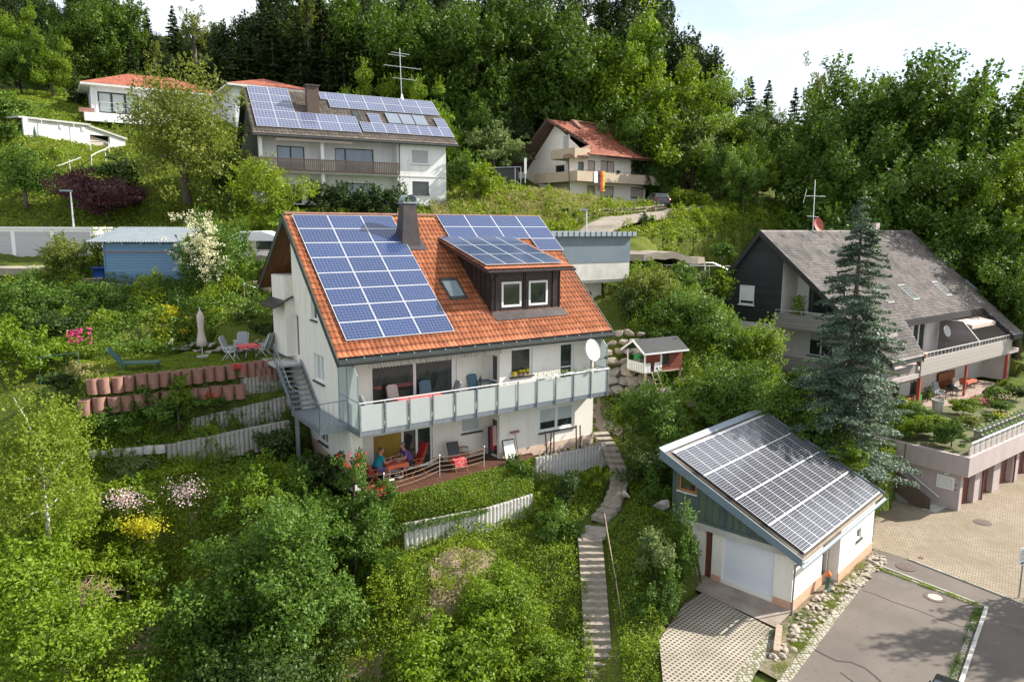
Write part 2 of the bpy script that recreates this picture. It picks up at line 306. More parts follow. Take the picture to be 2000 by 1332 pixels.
LM = dict(
    mid=leaf_mat('mid_green_leaves', (.036, .090, .010), (.118, .212, .022), .3),
    bright=leaf_mat('bright_green_leaves', (.075, .145, .006), (.20, .30, .016), .35),
    forest=leaf_mat('forest_leaves', (.028, .070, .006), (.100, .180, .012), .28),
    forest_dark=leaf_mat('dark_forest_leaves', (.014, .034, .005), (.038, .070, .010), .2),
    yellow=leaf_mat('yellow_green_leaves', (.10, .175, .008), (.26, .34, .018), .35),
    gold=leaf_mat('golden_leaves', (.38, .38, .012), (.55, .50, .02)),
    olive=leaf_mat('olive_bronze_leaves', (.10, .145, .02), (.20, .235, .035)),
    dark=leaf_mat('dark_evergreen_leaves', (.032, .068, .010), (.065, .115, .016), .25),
    purple=leaf_mat('purple_leaves', (.04, .014, .02), (.12, .045, .05), .2),
    grey=leaf_mat('grey_green_leaves', (.11, .17, .05), (.20, .27, .09)),
    needle=leaf_mat('conifer_needles', (.028, .06, .012), (.055, .10, .018), .15),
    blue=leaf_mat('blue_spruce_needles', (.03, .065, .035), (.15, .215, .155), .18),
    birch=leaf_mat('birch_leaves', (.13, .20, .014), (.24, .31, .03), .4),
    grass=leaf_mat('grass_blades', (.12, .185, .012), (.23, .30, .022)),
    drygrass=leaf_mat('seeding_grass', (.22, .22, .07), (.34, .32, .12)),
    white=leaf_mat('cream_blossom', (.66, .62, .40), (.78, .76, .55), .2),
    pink=leaf_mat('pink_blossom', (.62, .03, .20), (.75, .06, .28), .2),
    palepink=leaf_mat('pale_pink_blossom', (.60, .40, .43), (.75, .56, .58), .2),
    redf=leaf_mat('red_blossom', (.45, .015, .015), (.60, .03, .03), .2))
# ---------------------------------------------------------------- foliage builders
def leaf_mesh(name, C, Nn, size, m, rng, aspect=.55):
    n = len(C); Nn = Nn/np.linalg.norm(Nn, axis=1, keepdims=True)
    a = rng.normal(size=(n, 3)); t = np.cross(Nn, a); t /= np.linalg.norm(t, axis=1, keepdims=True)+1e-9; b = np.cross(Nn, t)
    L = (size*rng.uniform(.65, 1.25, n))[:, None]; W = L*aspect
    V = np.stack([C-t*L*.5, C+b*W*.5+Nn*L*.08, C+t*L*.5-Nn*L*.06, C-b*W*.5+Nn*L*.08], 1).reshape(-1, 3).astype(np.float32)
    me = bpy.data.meshes.new(name); me.vertices.add(4*n); me.vertices.foreach_set('co', V.ravel())
    me.loops.add(4*n); me.loops.foreach_set('vertex_index', np.arange(4*n, dtype=np.int32))
    me.polygons.add(n); me.polygons.foreach_set('loop_start', np.arange(0, 4*n, 4, dtype=np.int32)); me.polygons.foreach_set('loop_total', np.full(n, 4, np.int32))
    for k in (m if isinstance(m, (list, tuple)) else [m]): me.materials.append(k)
    me.update(calc_edges=True); return me
def sph(rng, n):
    d = rng.normal(size=(n, 3)); return d/np.linalg.norm(d, axis=1, keepdims=True)
def crown_pts(rng, rx, ry, rz, nb, nl, br=.33, lo=-.55, up=.45, flat=.75, shell=.62, taper=0.):
    d = sph(rng, nb*3); d = d[d[:, 2] > lo][:nb]; nb = len(d)
    rr = rng.uniform(shell-.25, 1-br*.5, nb)[:, None]*np.clip(1+.22*rng.normal(size=(nb, 1)), .6, 1.35)
    B = d*rr; B = np.vstack([B, rng.uniform(-.35, .35, (max(3, nb//8), 3))])
    if taper: B[:, :2] *= (1-taper*np.clip((B[:, 2:]+.3), 0, 1.2))
    r = br*rng.uniform(.4, 1.2, len(B)); wgt = r**2; wgt /= wgt.sum()
    k = rng.choice(len(B), nl, p=wgt); q = sph(rng, nl)
    rad = r[k]*(rng.uniform(.0, 1, nl)**.28)
    P = B[k]+q*rad[:, None]*np.array([1, 1, flat]); S = np.array([rx, ry, rz])
    ns = max(8, nl//38); sb = rng.choice(len(B), ns, p=wgt); sdir = sph(rng, ns)*.8+B[sb]*.5+np.array([0, 0, .75]); sdir /= np.linalg.norm(sdir, axis=1, keepdims=True)
    m_ = rng.random(nl) < .30; j = rng.integers(0, ns, nl); tt = rng.uniform(.55, 1.55, nl)
    P = np.where(m_[:, None], B[sb[j]]+sdir[j]*(r[sb[j]]*tt)[:, None]*np.array([1, 1, .9])+rng.normal(size=(nl, 3))*(.10*r[sb[j]]*(1.7-tt))[:, None], P)
    out = P/np.linalg.norm(P, axis=1, keepdims=True)
    Nn = q*.4+out*.35+np.array([0, 0, up])+rng.normal(size=(nl, 3))*.62
    return P*S, Nn, B*S
def limbs(base, top, B, rng, r0, nlimb=9):
    mb = MB(); top = Vector(top); base = Vector(base)
    sw = lambda p: (p[1], p[0], p[2])
    mid = (base+top)/2+Vector((rng.normal()*.15, rng.normal()*.15, 0))*r0*4
    mb.tube([sw(base), sw(mid), sw(top)], [r0*1.15, r0*.8, r0*.3], 7)
    for i in rng.choice(len(B), min(nlimb, len(B)), replace=False):
        e = Vector(B[i]); s = mid.lerp(top, float(rng.uniform(0, .7)))
        if e.z < s.z: s = mid
        m_ = s.lerp(e, .5)+Vector((0, 0, .12*(e-s).length)); mb.tube([sw(s), sw(m_), sw(e)], [r0*.42, r0*.26, r0*.1], 5)
    return mb
SEED = [100]
def rg(): SEED[0] += 1; return np.random.default_rng(SEED[0])
def tree(label, loc, rx, rz, kind='mid', leaf=.3, nl=7000, nb=34, trunk=1.5, ry=None, name='tree', cat='tree', group=None, bark='bark', **k):
    """crown centre at loc; trunk reaches down `trunk` metres below the crown's underside"""
    rng = rg(); ry = ry or rx*float(rng.uniform(.85, 1.1))
    P, Nn, B = crown_pts(rng, rx, ry, rz, nb, nl, **k); z0 = rz*.8+trunk
    P[:, 2] += z0; B = B+np.array([0, 0, z0])
    if isinstance(label, str): T = thing(name, label, cat, Vector(loc)-Vector((0, 0, z0)), 0, group)
    mo('crown', leaf_mesh('crown', P, Nn, leaf, LM[kind], rng), T)
    limbs((0, 0, -.6), (0, 0, z0+rz*.4), B, rng, max(.03, (.028 if bark != 'birchbark' else .012)*(rz*2+trunk)), 9 if rz > 2 else 5).build('trunk', M[bark], T, True)
    return T
def shrub(label, px, py, wp, hp, Y, kind='mid', leaf=.12, dens=1., name='shrub', cat='shrub', group=None, **k):
    """a bush seen round pixel (px, py), wp by hp pixels large, standing Y metres out"""
    s = Y/CF*1.02; c = at(px, py, Y); rx, rz = wp*s/2, hp*s/2; leaf = leaf*1.18 if Y < 50 else leaf
    nl = int(dens*2.3*4*pi*((rx*rx*2+rz*rx*1.0)/3)/(leaf*leaf*.55)); nl = max(400, min(nl, 70000))
    return tree(label, c, rx, rz, kind, leaf, nl, k.pop('nb', 22 if max(rx, rz) < 1.2 else 46), k.pop('trunk', .1), k.pop('ry', rx), name, cat, group, br=k.pop('br', .29), lo=k.pop('lo', -.9), **k)
def conifer(label, loc, h, r, kind='needle', leaf=.16, step=.32, per=9, name='conifer', cat='tree', group=None, droop=.18, gap=.12, dens=26, powr=.85, bare=.06):
    rng = rg(); C = []; Nn = []; mb = MB(); mb.tube([(0, 0, -.5), (0, 0, h*.5), (0, 0, h)], [.018*h, .011*h, .01], 7)
    z = h*bare
    while z < h-.1:
        t = z/h; L = r*(1-t)**powr*(1-.0*t)+.05; n = max(4, int(per*(1-.4*t)))
        for i in range(n):
            a = rng.uniform(0, 2*pi); l = L*rng.uniform(.62, 1.12); dz = -droop*l*rng.uniform(.2, 1.5); zb_ = z; z = z+rng.uniform(-.5, .5)*step*1.6
            d = np.array([cos(a), sin(a), 0]); side = np.array([-sin(a), cos(a), 0])
            m_ = max(6, int(dens*l)); s = rng.uniform(.12, 1, m_)**.8
            wid = (.12+.24*l)*(1.1-s)*rng.normal(size=m_)
            zz = z+dz*s+.35*(l*.12)*s*s*2
            C.append(d*(s*l)[:, None]+side*wid[:, None]+np.stack([np.zeros(m_), np.zeros(m_), zz+rng.normal(size=m_)*.04], 1))
            Nn.append(np.array([0, 0, 1.])+rng.normal(size=(m_, 3))*.45+d*.3)
            if l > .8: mb.tube([(0, 0, z), (d[1]*l*.75, d[0]*l*.75, z+dz*.75)], [.012*l+.008, .006], 4)
            z = zb_
        z += step*(1+.6*(1-t))*rng.uniform(.7, 1.3)*(1+gap)
    T = thing(name, label, cat, loc, 0, group)
    mo('crown', leaf_mesh('crown', np.concatenate(C), np.concatenate(Nn), leaf, LM[kind], rng, .42), T)
    mb.build('trunk', M['bark'], T, True); return T
# ---------------------------------------------------------------- buildings: walls, windows, roofs, modules
def plane(kind, c):
    if kind == 'v': return lambda a, z, d=0: (a, c+d, z)
    if kind == 'u-': return lambda a, z, d=0: (c-d, a, z)
    return lambda a, z, d=0: (c+d, a, z)
def clip(poly, rect):
    a0, a1, z0, z1 = rect
    for ax, val, sg in ((0, a0, 1), (0, a1, -1), (1, z0, 1), (1, z1, -1)):
        o = []
        for i in range(len(poly)):
            p, q = poly[i-1], poly[i]; dp, dq = (p[ax]-val)*sg, (q[ax]-val)*sg
            if (dp < 0) != (dq < 0): t = dp/(dp-dq); o.append((p[0]+(q[0]-p[0])*t, p[1]+(q[1]-p[1])*t))
            if dq >= 0: o.append(q)
        poly = o
        if not poly: return None
    ar = abs(sum(poly[i-1][0]*poly[i][1]-poly[i][0]*poly[i-1][1] for i in range(len(poly))))
    return poly if ar > 1e-4 else None
def wall(mb, pl, poly, holes=(), rec=.16, m=0):
    """a convex wall outline (along, z) with rectangular openings and their reveals"""
    A = sorted({min(p[0] for p in poly), max(p[0] for p in poly), *[h[0] for h in holes], *[h[1] for h in holes]})
    Z = sorted({min(p[1] for p in poly), max(p[1] for p in poly), *[h[2] for h in holes], *[h[3] for h in holes]})
    for i in range(len(A)-1):
        for j in range(len(Z)-1):
            ca, cz = (A[i]+A[i+1])/2, (Z[j]+Z[j+1])/2
            if any(h[0] < ca < h[1] and h[2] < cz < h[3] for h in holes): continue
            q = clip(list(poly), (A[i], A[i+1], Z[j], Z[j+1]))
            if q: mb.poly([pl(a, z) for a, z in q], m)
    for a0, a1, z0, z1 in [h[:4] for h in holes]:
        for p, q in (((a0, z0), (a1, z0)), ((a1, z0), (a1, z1)), ((a1, z1), (a0, z1)), ((a0, z1), (a0, z0))):
            mb.poly([pl(*p), pl(*q), pl(*q, -rec), pl(*p, -rec)], m)
def bar(mb, pl, a0, a1, z0, z1, d0, d1, m=0):
    p = [pl(a, z, d) for d in (d0, d1) for z in (z0, z1) for a in (a0, a1)]
    mb.add(p, [(0, 1, 3, 2), (4, 6, 7, 5), (0, 4, 5, 1), (2, 3, 7, 6), (0, 2, 6, 4), (1, 5, 7, 3)], m)
def window(T, pl, a0, a1, z0, z1, cols=1, rows=1, fr=.07, mf='white', mg='glass', sill=True, blind=0, mb_='curtain', rec=.15, name='window', splits=None, ms='dark', label=None):
    f = MB(); d0, d1 = -rec+.0, -rec+.07
    f_ = lambda *a: bar(f, pl, *a)
    f_(a0, a1, z0, z0+fr, d0, d1); f_(a0, a1, z1-fr, z1, d0, d1); f_(a0, a0+fr, z0+fr, z1-fr, d0, d1); f_(a1-fr, a1, z0+fr, z1-fr, d0, d1)
    xs = splits or [i/cols for i in range(1, cols)]
    for t in xs: x = a0+(a1-a0)*t; f_(x-fr*.7, x+fr*.7, z0+fr, z1-fr, d0, d1-.004)
    for j in range(1, rows): z = z0+(z1-z0)*j/rows; f_(a0+fr, a1-fr, z-fr*.3, z+fr*.3, d0, d1-.008)
    o = f.build(name, M[mf], T)
    if label: o['label'] = label
    g = MB(); bar(g, pl, a0+.01, a1-.01, z0+.01, z1-.01, -rec-.03, -rec+.03); g.build('pane', M[mg], o)
    if blind:
        b = MB(); bar(b, pl, a0+fr, a1-fr, z1-(z1-z0)*blind, z1-fr*.6, -rec+.032, -rec+.045); b.build('blind', M[mb_], o)
    if sill: s = MB(); bar(s, pl, a0-.06, a1+.06, z0-.07, z0-.005, -rec+.02, .09); s.build('sill', M[ms], o)
    return o
def tiles(name, parent, vr, zr, al, uL, uR, s0, s1, material, du=.25, ds=.34, side=1, h=.028, step=.035, poly=None, sub=6):
    """tiled slope: ridge line at (v=vr, z=zr), going down towards +v (side=1) or -v; uL/uR = (at s0, at s1)"""
    nc = max(2, round((s1-s0)/ds)); nt_ = round(max(uR[0]-uL[0], uR[1]-uL[1])/du); nu = nt_*sub+1
    tt = np.linspace(0, 1, nu); prof = h*np.abs(np.sin(pi*np.linspace(0, nt_, nu)))**.7
    V = []; UV = []
    for j in range(nc):
        for e in (0, 1):
            s = s0+(s1-s0)*(j+e)/nc; f = (s-s0)/(s1-s0)
            a = uL[0]+(uL[1]-uL[0])*f; b = uR[0]+(uR[1]-uR[0])*f
            u = a+(b-a)*tt; H = prof+step*(e-.5)
            V.append(np.stack([side*(s*cos(al)+H*sin(al))+vr, u, zr-s*sin(al)+H*cos(al)], 1))
            UV.append(np.stack([np.linspace(0, nt_, nu), np.full(nu, j+e*.98+.01)], 1))
    V = np.concatenate(V); UV = np.concatenate(UV); F = []
    r = np.arange(nu-1)
    for k in range(2*nc-1):
        b = k*nu; F.append(np.stack([b+r, b+r+1, b+nu+r+1, b+nu+r], 1))
    F = np.concatenate(F)
    if poly is not None:                                     # keep the faces whose centre lies in the (u, v) outline
        c = V[F].mean(1); keep = np.zeros(len(F), bool); x, y = c[:, 1], c[:, 0]
        for i in range(len(poly)):
            (x0, y0), (x1, y1) = poly[i-1], poly[i]
            cnd = (y0 > y) != (y1 > y); keep ^= cnd & (x < (x1-x0)*(y-y0)/(y1-y0+1e-12)+x0)
        F = F[keep]
    me = bpy.data.meshes.new(name); me.vertices.add(len(V)); me.vertices.foreach_set('co', V.astype(np.float32).ravel())
    me.loops.add(F.size); me.loops.foreach_set('vertex_index', F.astype(np.int32).ravel())
    me.polygons.add(len(F)); me.polygons.foreach_set('loop_start', np.arange(0, F.size, 4, dtype=np.int32)); me.polygons.foreach_set('loop_total', np.full(len(F), 4, np.int32))
    uvl = me.uv_layers.new(name='uv'); uvl.data.foreach_set('uv', UV[F.ravel()].astype(np.float32).ravel())
    me.materials.append(M[material]); me.update(calc_edges=True); me.validate()
    return mo(name, me, parent)
def module_mesh(name, w, h, cells, frame='alu', fw=.022):
    V = []; F = []; mi = []; UV = {}
    def bx(x0, x1, y0, y1, z0, z1, m):
        b = len(V); V.extend([(x, y, z) for z in (z0, z1) for y in (y0, y1) for x in (x0, x1)])
        for f in [(0, 2, 3, 1), (4, 5, 7, 6), (0, 1, 5, 4), (2, 6, 7, 3), (0, 4, 6, 2), (1, 3, 7, 5)]: F.append([b+i for i in f]); mi.append(m)
    bx(0, w, 0, h, 0, .036, 0); b = len(V)
    V.extend([(fw, fw, .039), (w-fw, fw, .039), (w-fw, h-fw, .039), (fw, h-fw, .039)]); F.append([b, b+1, b+2, b+3]); mi.append(1)
    me = bpy.data.meshes.new(name); me.from_pydata(V, [], F); me.materials.append(M[frame]); me.materials.append(M[cells])
    me.polygons.foreach_set('material_index', mi); uv = me.uv_layers.new(name='uv')
    p = me.polygons[-1]
    for li, c in zip(p.loop_indices, [(0, 0), (1, 0), (1, 1), (0, 1)]): uv.data[li].uv = c
    return me
def put_modules(T, me, w, h, vr, zr, al, lift, spots, gap=.02, name='solar_panel', label=None):
    """spots: (u of the left edge, s of the upper edge) on a slope whose ridge line is (vr, zr)"""
    c, s = cos(al), sin(al)
    for u, sd_ in spots:
        o = mo(name, me, T); sb = sd_+h
        p = Vector((vr+sb*c+lift*s, u, zr-sb*s+lift*c))
        o.matrix_local = Matrix(((0, -c, s, p.x), (1, 0, 0, p.y), (0, s, c, p.z), (0, 0, 0, 1)))
# ---------------------------------------------------------------- frames of the buildings
FM = Fr((-10.2548, 33.7551, .6315), .9715); AM = .68
FG = Fr((6.9956, 30.085, -9.5807), .7635); AG = .431
F2 = Fr((-21.7227, 60.8773, 11.3952), 1.1007); A2 = .6619
F3 = Fr((6.3, 72, 4.3), .9)
F4 = Fr((24.09, 36.79, -15), .925)
F5 = Fr((-41.85, 74, 11.1), 1.0)
F6 = Fr((7.64, 47, -3.3), 1.0)
F7 = Fr((-42.37, 64, 9.38), .683)
# ---------------------------------------------------------------- terrain
def tps(P, Q):
    d = np.linalg.norm(P[:, None]-Q[None], axis=2); return np.where(d > 0, d*d*np.log(d+1e-9), 0)
CP_ = [(3.5, 23.4, -16), (3.5, 28.6, -12.8), (4.9, 36.6, -10.9), (5.0, 23, -15.2), (-4.3, 27.8, -12.9), (.9, 31.2, -12.9), (1.1, 33, -12), (4.8, 35.3, -12),
 (-9, 24, -16.5), (-4, 22.5, -16.5), (0, 23.5, -16), (-11, 29, -12.0), (-16, 22, -17), (0, 10, -18), (-20, 12, -18), (15, 10, -15.3), (-30, 22, -16), (-9, 31, -10.6),
 (-14.5, 28.4, -10.6), (-10.5, 30.6, -10.4), (-18.5, 27, -10.0), (-20.0, 29.5, -8.0), (-24, 30, -9.0), (-30, 34, -8), (-19, 33, -6.4), (-14, 35.5, -6.2), (-21, 38, -5), (-16, 38.5, -4.4), (-30, 42, -4),
 (-22, 42, -3.4), (-16, 42.5, -3.4), (-30, 48, -2.8), (-45, 48, -3), (-15, 47, -2.9), (-12.9, 38.2, -4.7), (-1.5, 46, -4.2), (5, 51, -2.9), (18, 62, -2.8),
 (7.5, 41, -9.6), (9, 39, -8.9), (11, 38, -8.3), (6.5, 39, -10.2), (8, 43, -6), (12, 44, -5.8), (14, 47, -5), (17.5, 48, -10.6), (13.5, 50, -7), (14, 54.5, -4.6), (22, 41, -12.1), (19, 38.5, -12.2), (16, 38, -11.8), (12, 38, -10.5), (9, 33.5, -11.8), (7.5, 32, -12.0), (7.2, 30, -12.6), (5.6, 27, -14.2),
 (35, 42, -12), (45, 50, -11.8), (30, 69, -3.5), (40, 74, -4), (52, 66, -9), (75, 60, -10), (27, 44, -12.2), (18, 52, -9),
 (-25, 52, -1.0), (-10, 53, 0), (-16, 57, .9), (-22, 60.5, 2.2), (-8, 68, 2.4), (0, 60, .7), (3, 64, 2.6), (6, 71, 2), (15, 81, 2), (17, 72, 1.9), (7, 58.5, -.4), (12.2, 66, .9), (18, 63, -1.5), (24, 68, -.5), (6, 52.5, -2.7), (12, 54.5, -2.7), (28, 76, 2),
 (-40, 56, 2.0), (-41.3, 62.6, 7.1), (-36.2, 68.2, 6.2), (-36, 62, 5.2), (-30, 66, 5.4), (-38.8, 71.8, 8.6), (-43, 69.8, 9.5), (-45, 70, 10.6), (-30, 72, 9.5), (-22, 72, 7.0), (-60, 60, 6), (-12, 76, 5), (0, 84, 7),
 (-60, 90, 17), (-30, 90, 12.5), (-8, 92, 11.5), (10, 95, 10.5), (30, 95, 7), (50, 90, 1), (70, 95, 0), (-90, 80, 15), (-60, 120, 27), (0, 120, 19), (25, 120, 14), (60, 130, 8), (100, 80, -4), (100, 150, 12), (-100, 150, 38), (0, 160, 30), (60, 170, 18), (40, 20, -15.2), (60, 30, -15.2), (60, 45, -13)]
CP_ = np.array(CP_, float); _P = CP_[:, :2]
_K = tps(_P, _P)+np.eye(len(_P))*6.0; _Q = np.hstack([np.ones((len(_P), 1)), _P])
_S = np.linalg.solve(np.block([[_K, _Q], [_Q.T, np.zeros((3, 3))]]), np.concatenate([CP_[:, 2], np.zeros(3)]))
def inpoly(x, y, poly):
    k = np.zeros(np.shape(x), bool)
    for i in range(len(poly)):
        (x0, y0), (x1, y1) = poly[i-1], poly[i]
        k ^= ((y0 > y) != (y1 > y)) & (x < (x1-x0)*(y-y0)/(y1-y0+1e-12)+x0)
    return k
fp = lambda F, pts: [tuple(F.w(u, v, 0)[:2]) for u, v in pts]
PAVE = [(5.1, -5), (5.05, 21.9), (5.5, 24.7), (7.0, 27.6), (8.05, 28.6)]+fp(FG, [(.2, 0), (8.7, 0), (12.8, .2)])+[(20.2, 36.8)]+fp(F4, [(0, -3.4), (26, -3.4), (26, 0)])+[(70, 55), (70, -5)]
_e = lambda p, dy=0.: (p.x, p.y+dy)
RL1_ = [(-19.6, 27.6)]+[_e(at(*q), .12) for q in ((165, 742, 29.3), (480, 708, 32.9), (556, 728, 34.2))]+[(-9.4, 35.0)]
RL2_ = [(-18.0, 27.0)]+[_e(at(*q), .1) for q in ((150, 850, 28.9), (372, 817, 31.0), (566, 772, 33.2))]+[(-8.6, 34.4)]
RL3_ = [(-17.6, 26.4)]+[_e(at(*q), .1) for q in ((150, 880, 28.9-.3), (325, 868, 29.6), (566, 820, 31.6))]+[(-8.0, 33.2)]
_pf = [(-6.0, 26.9), (-4.4, 27.72), (-1.0, 29.5), (.95, 31.1)]
PADS = [([(1.1, 32.95), (4.85, 35.3), (5.2, 34.2), (1.8, 31.9)], -12.15), (_pf+[(x+.9, y-1.1) for x, y in _pf[::-1]], -13.35), (fp(FM, [(.05, -4), (13, -4), (13, 6.3), (.05, 6.3)]), -11.4), (fp(FM, [(-.1, 5.2), (7.6, 5.2), (7.4, 7.4), (.8, 7.7)]), -11.3),
        (RL3_+[(-7.4, 31.5), (-9.0, 26.5), (-17.5, 25.5)], -10.35), (RL2_+RL3_[::-1], -9.25), (RL1_+RL2_[::-1], -7.75),
        ([(-17.9, 29.4), (-12.2, 33.05), (-11.3, 34.4), (-10.3, 34.3)]+fp(FM, [(-.1, -.5), (-.2, -2.6), (-1.6, -4.0)])+[(-17, 37.5), (-21.5, 34)], -6.42),
        (fp(F4, [(3.2, -26), (25, -26), (25, -5), (3.2, -5)]), -13.5), (PAVE, -15.16)]
def zt(x, y):
    x = np.asarray(x, float); y = np.asarray(y, float); s = x.shape; Q = np.stack([x.ravel(), y.ravel()], 1); o = np.empty(len(Q))
    for i in range(0, len(Q), 4000):
        q = Q[i:i+4000]; o[i:i+4000] = tps(q, _P)@_S[:-3]+_S[-3]+q@_S[-2:]
    z = o.reshape(s); far = np.clip((y-170)/200, 0, 1); z = z*(1-far)+far*30
    z = np.clip(z, -19, 60)
    for poly, pz in PADS: z = np.where(inpoly(x, y, poly), pz, z)
    return z
def gz(x, y): return float(zt(np.array([x]), np.array([y]))[0])
def hit(px, py, y0=18, y1=140):              # where the view ray meets the terrain
    r = ray(px, py); Y = np.arange(y0, y1, .1); X = r.x/r.y*Y; Z = r.z/r.y*Y; k = np.nonzero(Z < gi(X, Y))[0]
    i = k[0] if len(k) else len(Y)-1
    return Vector((X[i], Y[i], float(gi(X[i], Y[i]))))
GRID = []
def gi(x, y):                                # height of the ground mesh itself
    xs, ys, Z = GRID; x = np.asarray(x, float); y = np.asarray(y, float); i = np.clip(np.searchsorted(xs, x)-1, 0, len(xs)-2); j = np.clip(np.searchsorted(ys, y)-1, 0, len(ys)-2)
    a = (x-xs[i])/(xs[i+1]-xs[i]); b = (y-ys[j])/(ys[j+1]-ys[j])
    return Z[j, i]*(1-a)*(1-b)+Z[j, i+1]*a*(1-b)+Z[j+1, i]*(1-a)*b+Z[j+1, i+1]*a*b
def ground():
    xs = np.concatenate([np.arange(-600, -100, 50), np.arange(-100, -42, 3), np.arange(-42, 44, .4), np.arange(44, 110, 3), np.arange(110, 640, 50)])
    ys = np.concatenate([np.arange(-40, 14, 6), np.arange(14, 66, .4), np.arange(66, 100, 1.2), np.arange(100, 200, 6), np.arange(200, 900, 60)])
    X, Y = np.meshgrid(xs, ys); Z = zt(X, Y); rng = np.random.default_rng(5)
    soft = ~inpoly(X, Y, PAVE)
    Z = Z+soft*(.05*rng.normal(size=Z.shape)+.10*np.sin(X*1.7+Y)*np.sin(Y*1.3))*(Y < 120)
    for poly, pz in PADS[2:4]+PADS[-2:]:
        k = inpoly(X, Y, poly); Z = np.where(k, pz, Z)
    GRID.extend([xs, ys, Z]); nx, ny = len(xs), len(ys); V = np.stack([X, Y, Z], 2).reshape(-1, 3).astype(np.float32)
    i, j = np.meshgrid(np.arange(nx-1), np.arange(ny-1)); b = (j*nx+i).ravel(); F = np.stack([b, b+1, b+nx+1, b+nx], 1).astype(np.int32)
    me = bpy.data.meshes.new('ground'); me.vertices.add(len(V)); me.vertices.foreach_set('co', V.ravel()); me.loops.add(F.size); me.loops.foreach_set('vertex_index', F.ravel())
    me.polygons.add(len(F)); me.polygons.foreach_set('loop_start', np.arange(0, F.size, 4, dtype=np.int32)); me.polygons.foreach_set('loop_total', np.full(len(F), 4, np.int32))
    me.polygons.foreach_set('use_smooth', [True]*len(F)); me.update(calc_edges=True)
    m = mat('grassy_ground', (.05, .07, .02), .95, spec=.1)
    c = mixc(m, ramp(m, noise(m, .35, detail=8), [(.4, (0, 0, 0)), (.6, (1, 1, 1))]), (.085, .12, .018), (.14, .17, .025))
    c = mixc(m, ramp(m, noise(m, 2.2, detail=8), [(.55, (0, 0, 0)), (.72, (.8,)*3)]), c, (.13, .095, .06))
    c = mixc(m, ramp(m, noise(m, 14, detail=3), [(.35, (.6,)*3), (.65, (0, 0, 0))]), c, (.035, .05, .012))
    setc(m, c); setbump(m, noise(m, 9, detail=6), .8, .12)
    mo('ground', me, None, m)['kind'] = 'structure'
ground()
def struct_poly(name, pts, z, material, kind='structure', th=.0):
    mb = MB(); mb.poly([(y, x, z) for x, y in pts]); o = mb.build(name, M[material] if isinstance(material, str) else material); o['kind'] = kind; return o
def scatter(name, poly, n, size, m, seed, hgt=.1, up=.5, lift=.03, aspect=.5, mask=None, jit=.6, kind='stuff', lab=None, clump=0):
    rng = np.random.default_rng(seed); P = np.array(poly); x0, y0 = P.min(0); x1, y1 = P.max(0)
    X = rng.uniform(x0, x1, n*3); Y = rng.uniform(y0, y1, n*3); k = inpoly(X, Y, poly); X, Y = X[k][:n], Y[k][:n]
    if clump:
        cx = rng.uniform(x0, x1, clump); cy = rng.uniform(y0, y1, clump); j = rng.integers(0, clump, len(X)); rr = np.abs(rng.normal(size=len(X)))*hgt*2.2; aa = rng.uniform(0, 2*pi, len(X))
        X, Y = cx[j]+rr*np.cos(aa), cy[j]+rr*np.sin(aa); k = inpoly(X, Y, poly); X, Y, rr = X[k], Y[k], rr[k]
    e_ = .12; gx_ = (gi(X+e_, Y)-gi(X-e_, Y))/(2*e_); gy_ = (gi(X, Y+e_)-gi(X, Y-e_))/(2*e_); wt = np.clip(np.sqrt(1+gx_**2+gy_**2), 1, 9)
    if not clump: sel = rng.choice(len(X), len(X), p=wt/wt.sum()); X, Y, gx_, gy_ = X[sel]+rng.uniform(-.06, .06, len(X)), Y[sel]+rng.uniform(-.06, .06, len(X)), gx_[sel], gy_[sel]
    k = ~inpoly(X, Y, PAVE)
    for pd_, _ in PADS[2:4]: k &= ~inpoly(X, Y, pd_)
    for ex in EXCL: k &= ~inpoly(X, Y, ex)
    X, Y, gx_, gy_ = X[k], Y[k], gx_[k], gy_[k]
    Z = gi(X, Y)+lift+rng.uniform(0, hgt, len(X))
    if clump: Z += np.clip(hgt*2.5-rr[k]*.9, 0, None)*rng.uniform(.3, 1, len(X))
    Z += .16*hgt*4*(np.sin(X*1.9+np.sin(Y*1.3)*2)*np.sin(Y*2.3+X*.4)+.5)
    Nn = rng.normal(size=(len(X), 3))*jit+np.stack([-gx_, -gy_, np.ones(len(X))], 1)/np.sqrt(1+gx_**2+gy_**2)[:, None]*up
    X = X-gx_/np.sqrt(1+gx_**2+gy_**2)*hgt*.5; Y = Y-gy_/np.sqrt(1+gx_**2+gy_**2)*hgt*.5
    o = mo(name, leaf_mesh(name, np.stack([X, Y, Z], 1), Nn, size, LM[m], rng, aspect)); o['kind'] = kind
    return o
EXCL = []
# ================================================================ MAIN HOUSE
TM = tan(AM)
def roofz(v, off=.25): return -.07-TM*abs(v+.1)-off
H = thing('main_house', 'white central house with orange clay roof, solar panels and long frosted glass balcony', 'house', FM.O, FM.th)
W_ = MB(); GW = plane('u-', 0)
gh = [(2.3, 3.6, -7.45, -6.2), (2.65, 3.75, -10.2, -9.5), (2.25, 2.95, -4.7, -3.75)]
wall(W_, GW, [(-.35, -11.4), (5.35, -11.4), (5.35, roofz(5.35)), (-.1, roofz(-.1)), (-.35, roofz(-.35))], gh+[(-.3, .35, -6.75, -4.7)])
wall(W_, GW, [(-3.6, -11.4), (-.35, -11.4), (-.35, -2.95), (-3.4, -2.95), (-3.6, roofz(-3.6))])
W_.poly([(1.4, -3.6, -3.0), (1.4, -.35, -3.0), (1.4, -.35, roofz(-.35)), (1.4, -3.6, roofz(-3.6))])
W_.poly([(0, -.35, -2.95), (1.4, -.35, -2.95), (1.4, -.35, roofz(-.35)), (0, -.35, roofz(-.35))])
W_.box(-.4, 0, -2.35, -.36, -6.75, -2.93)
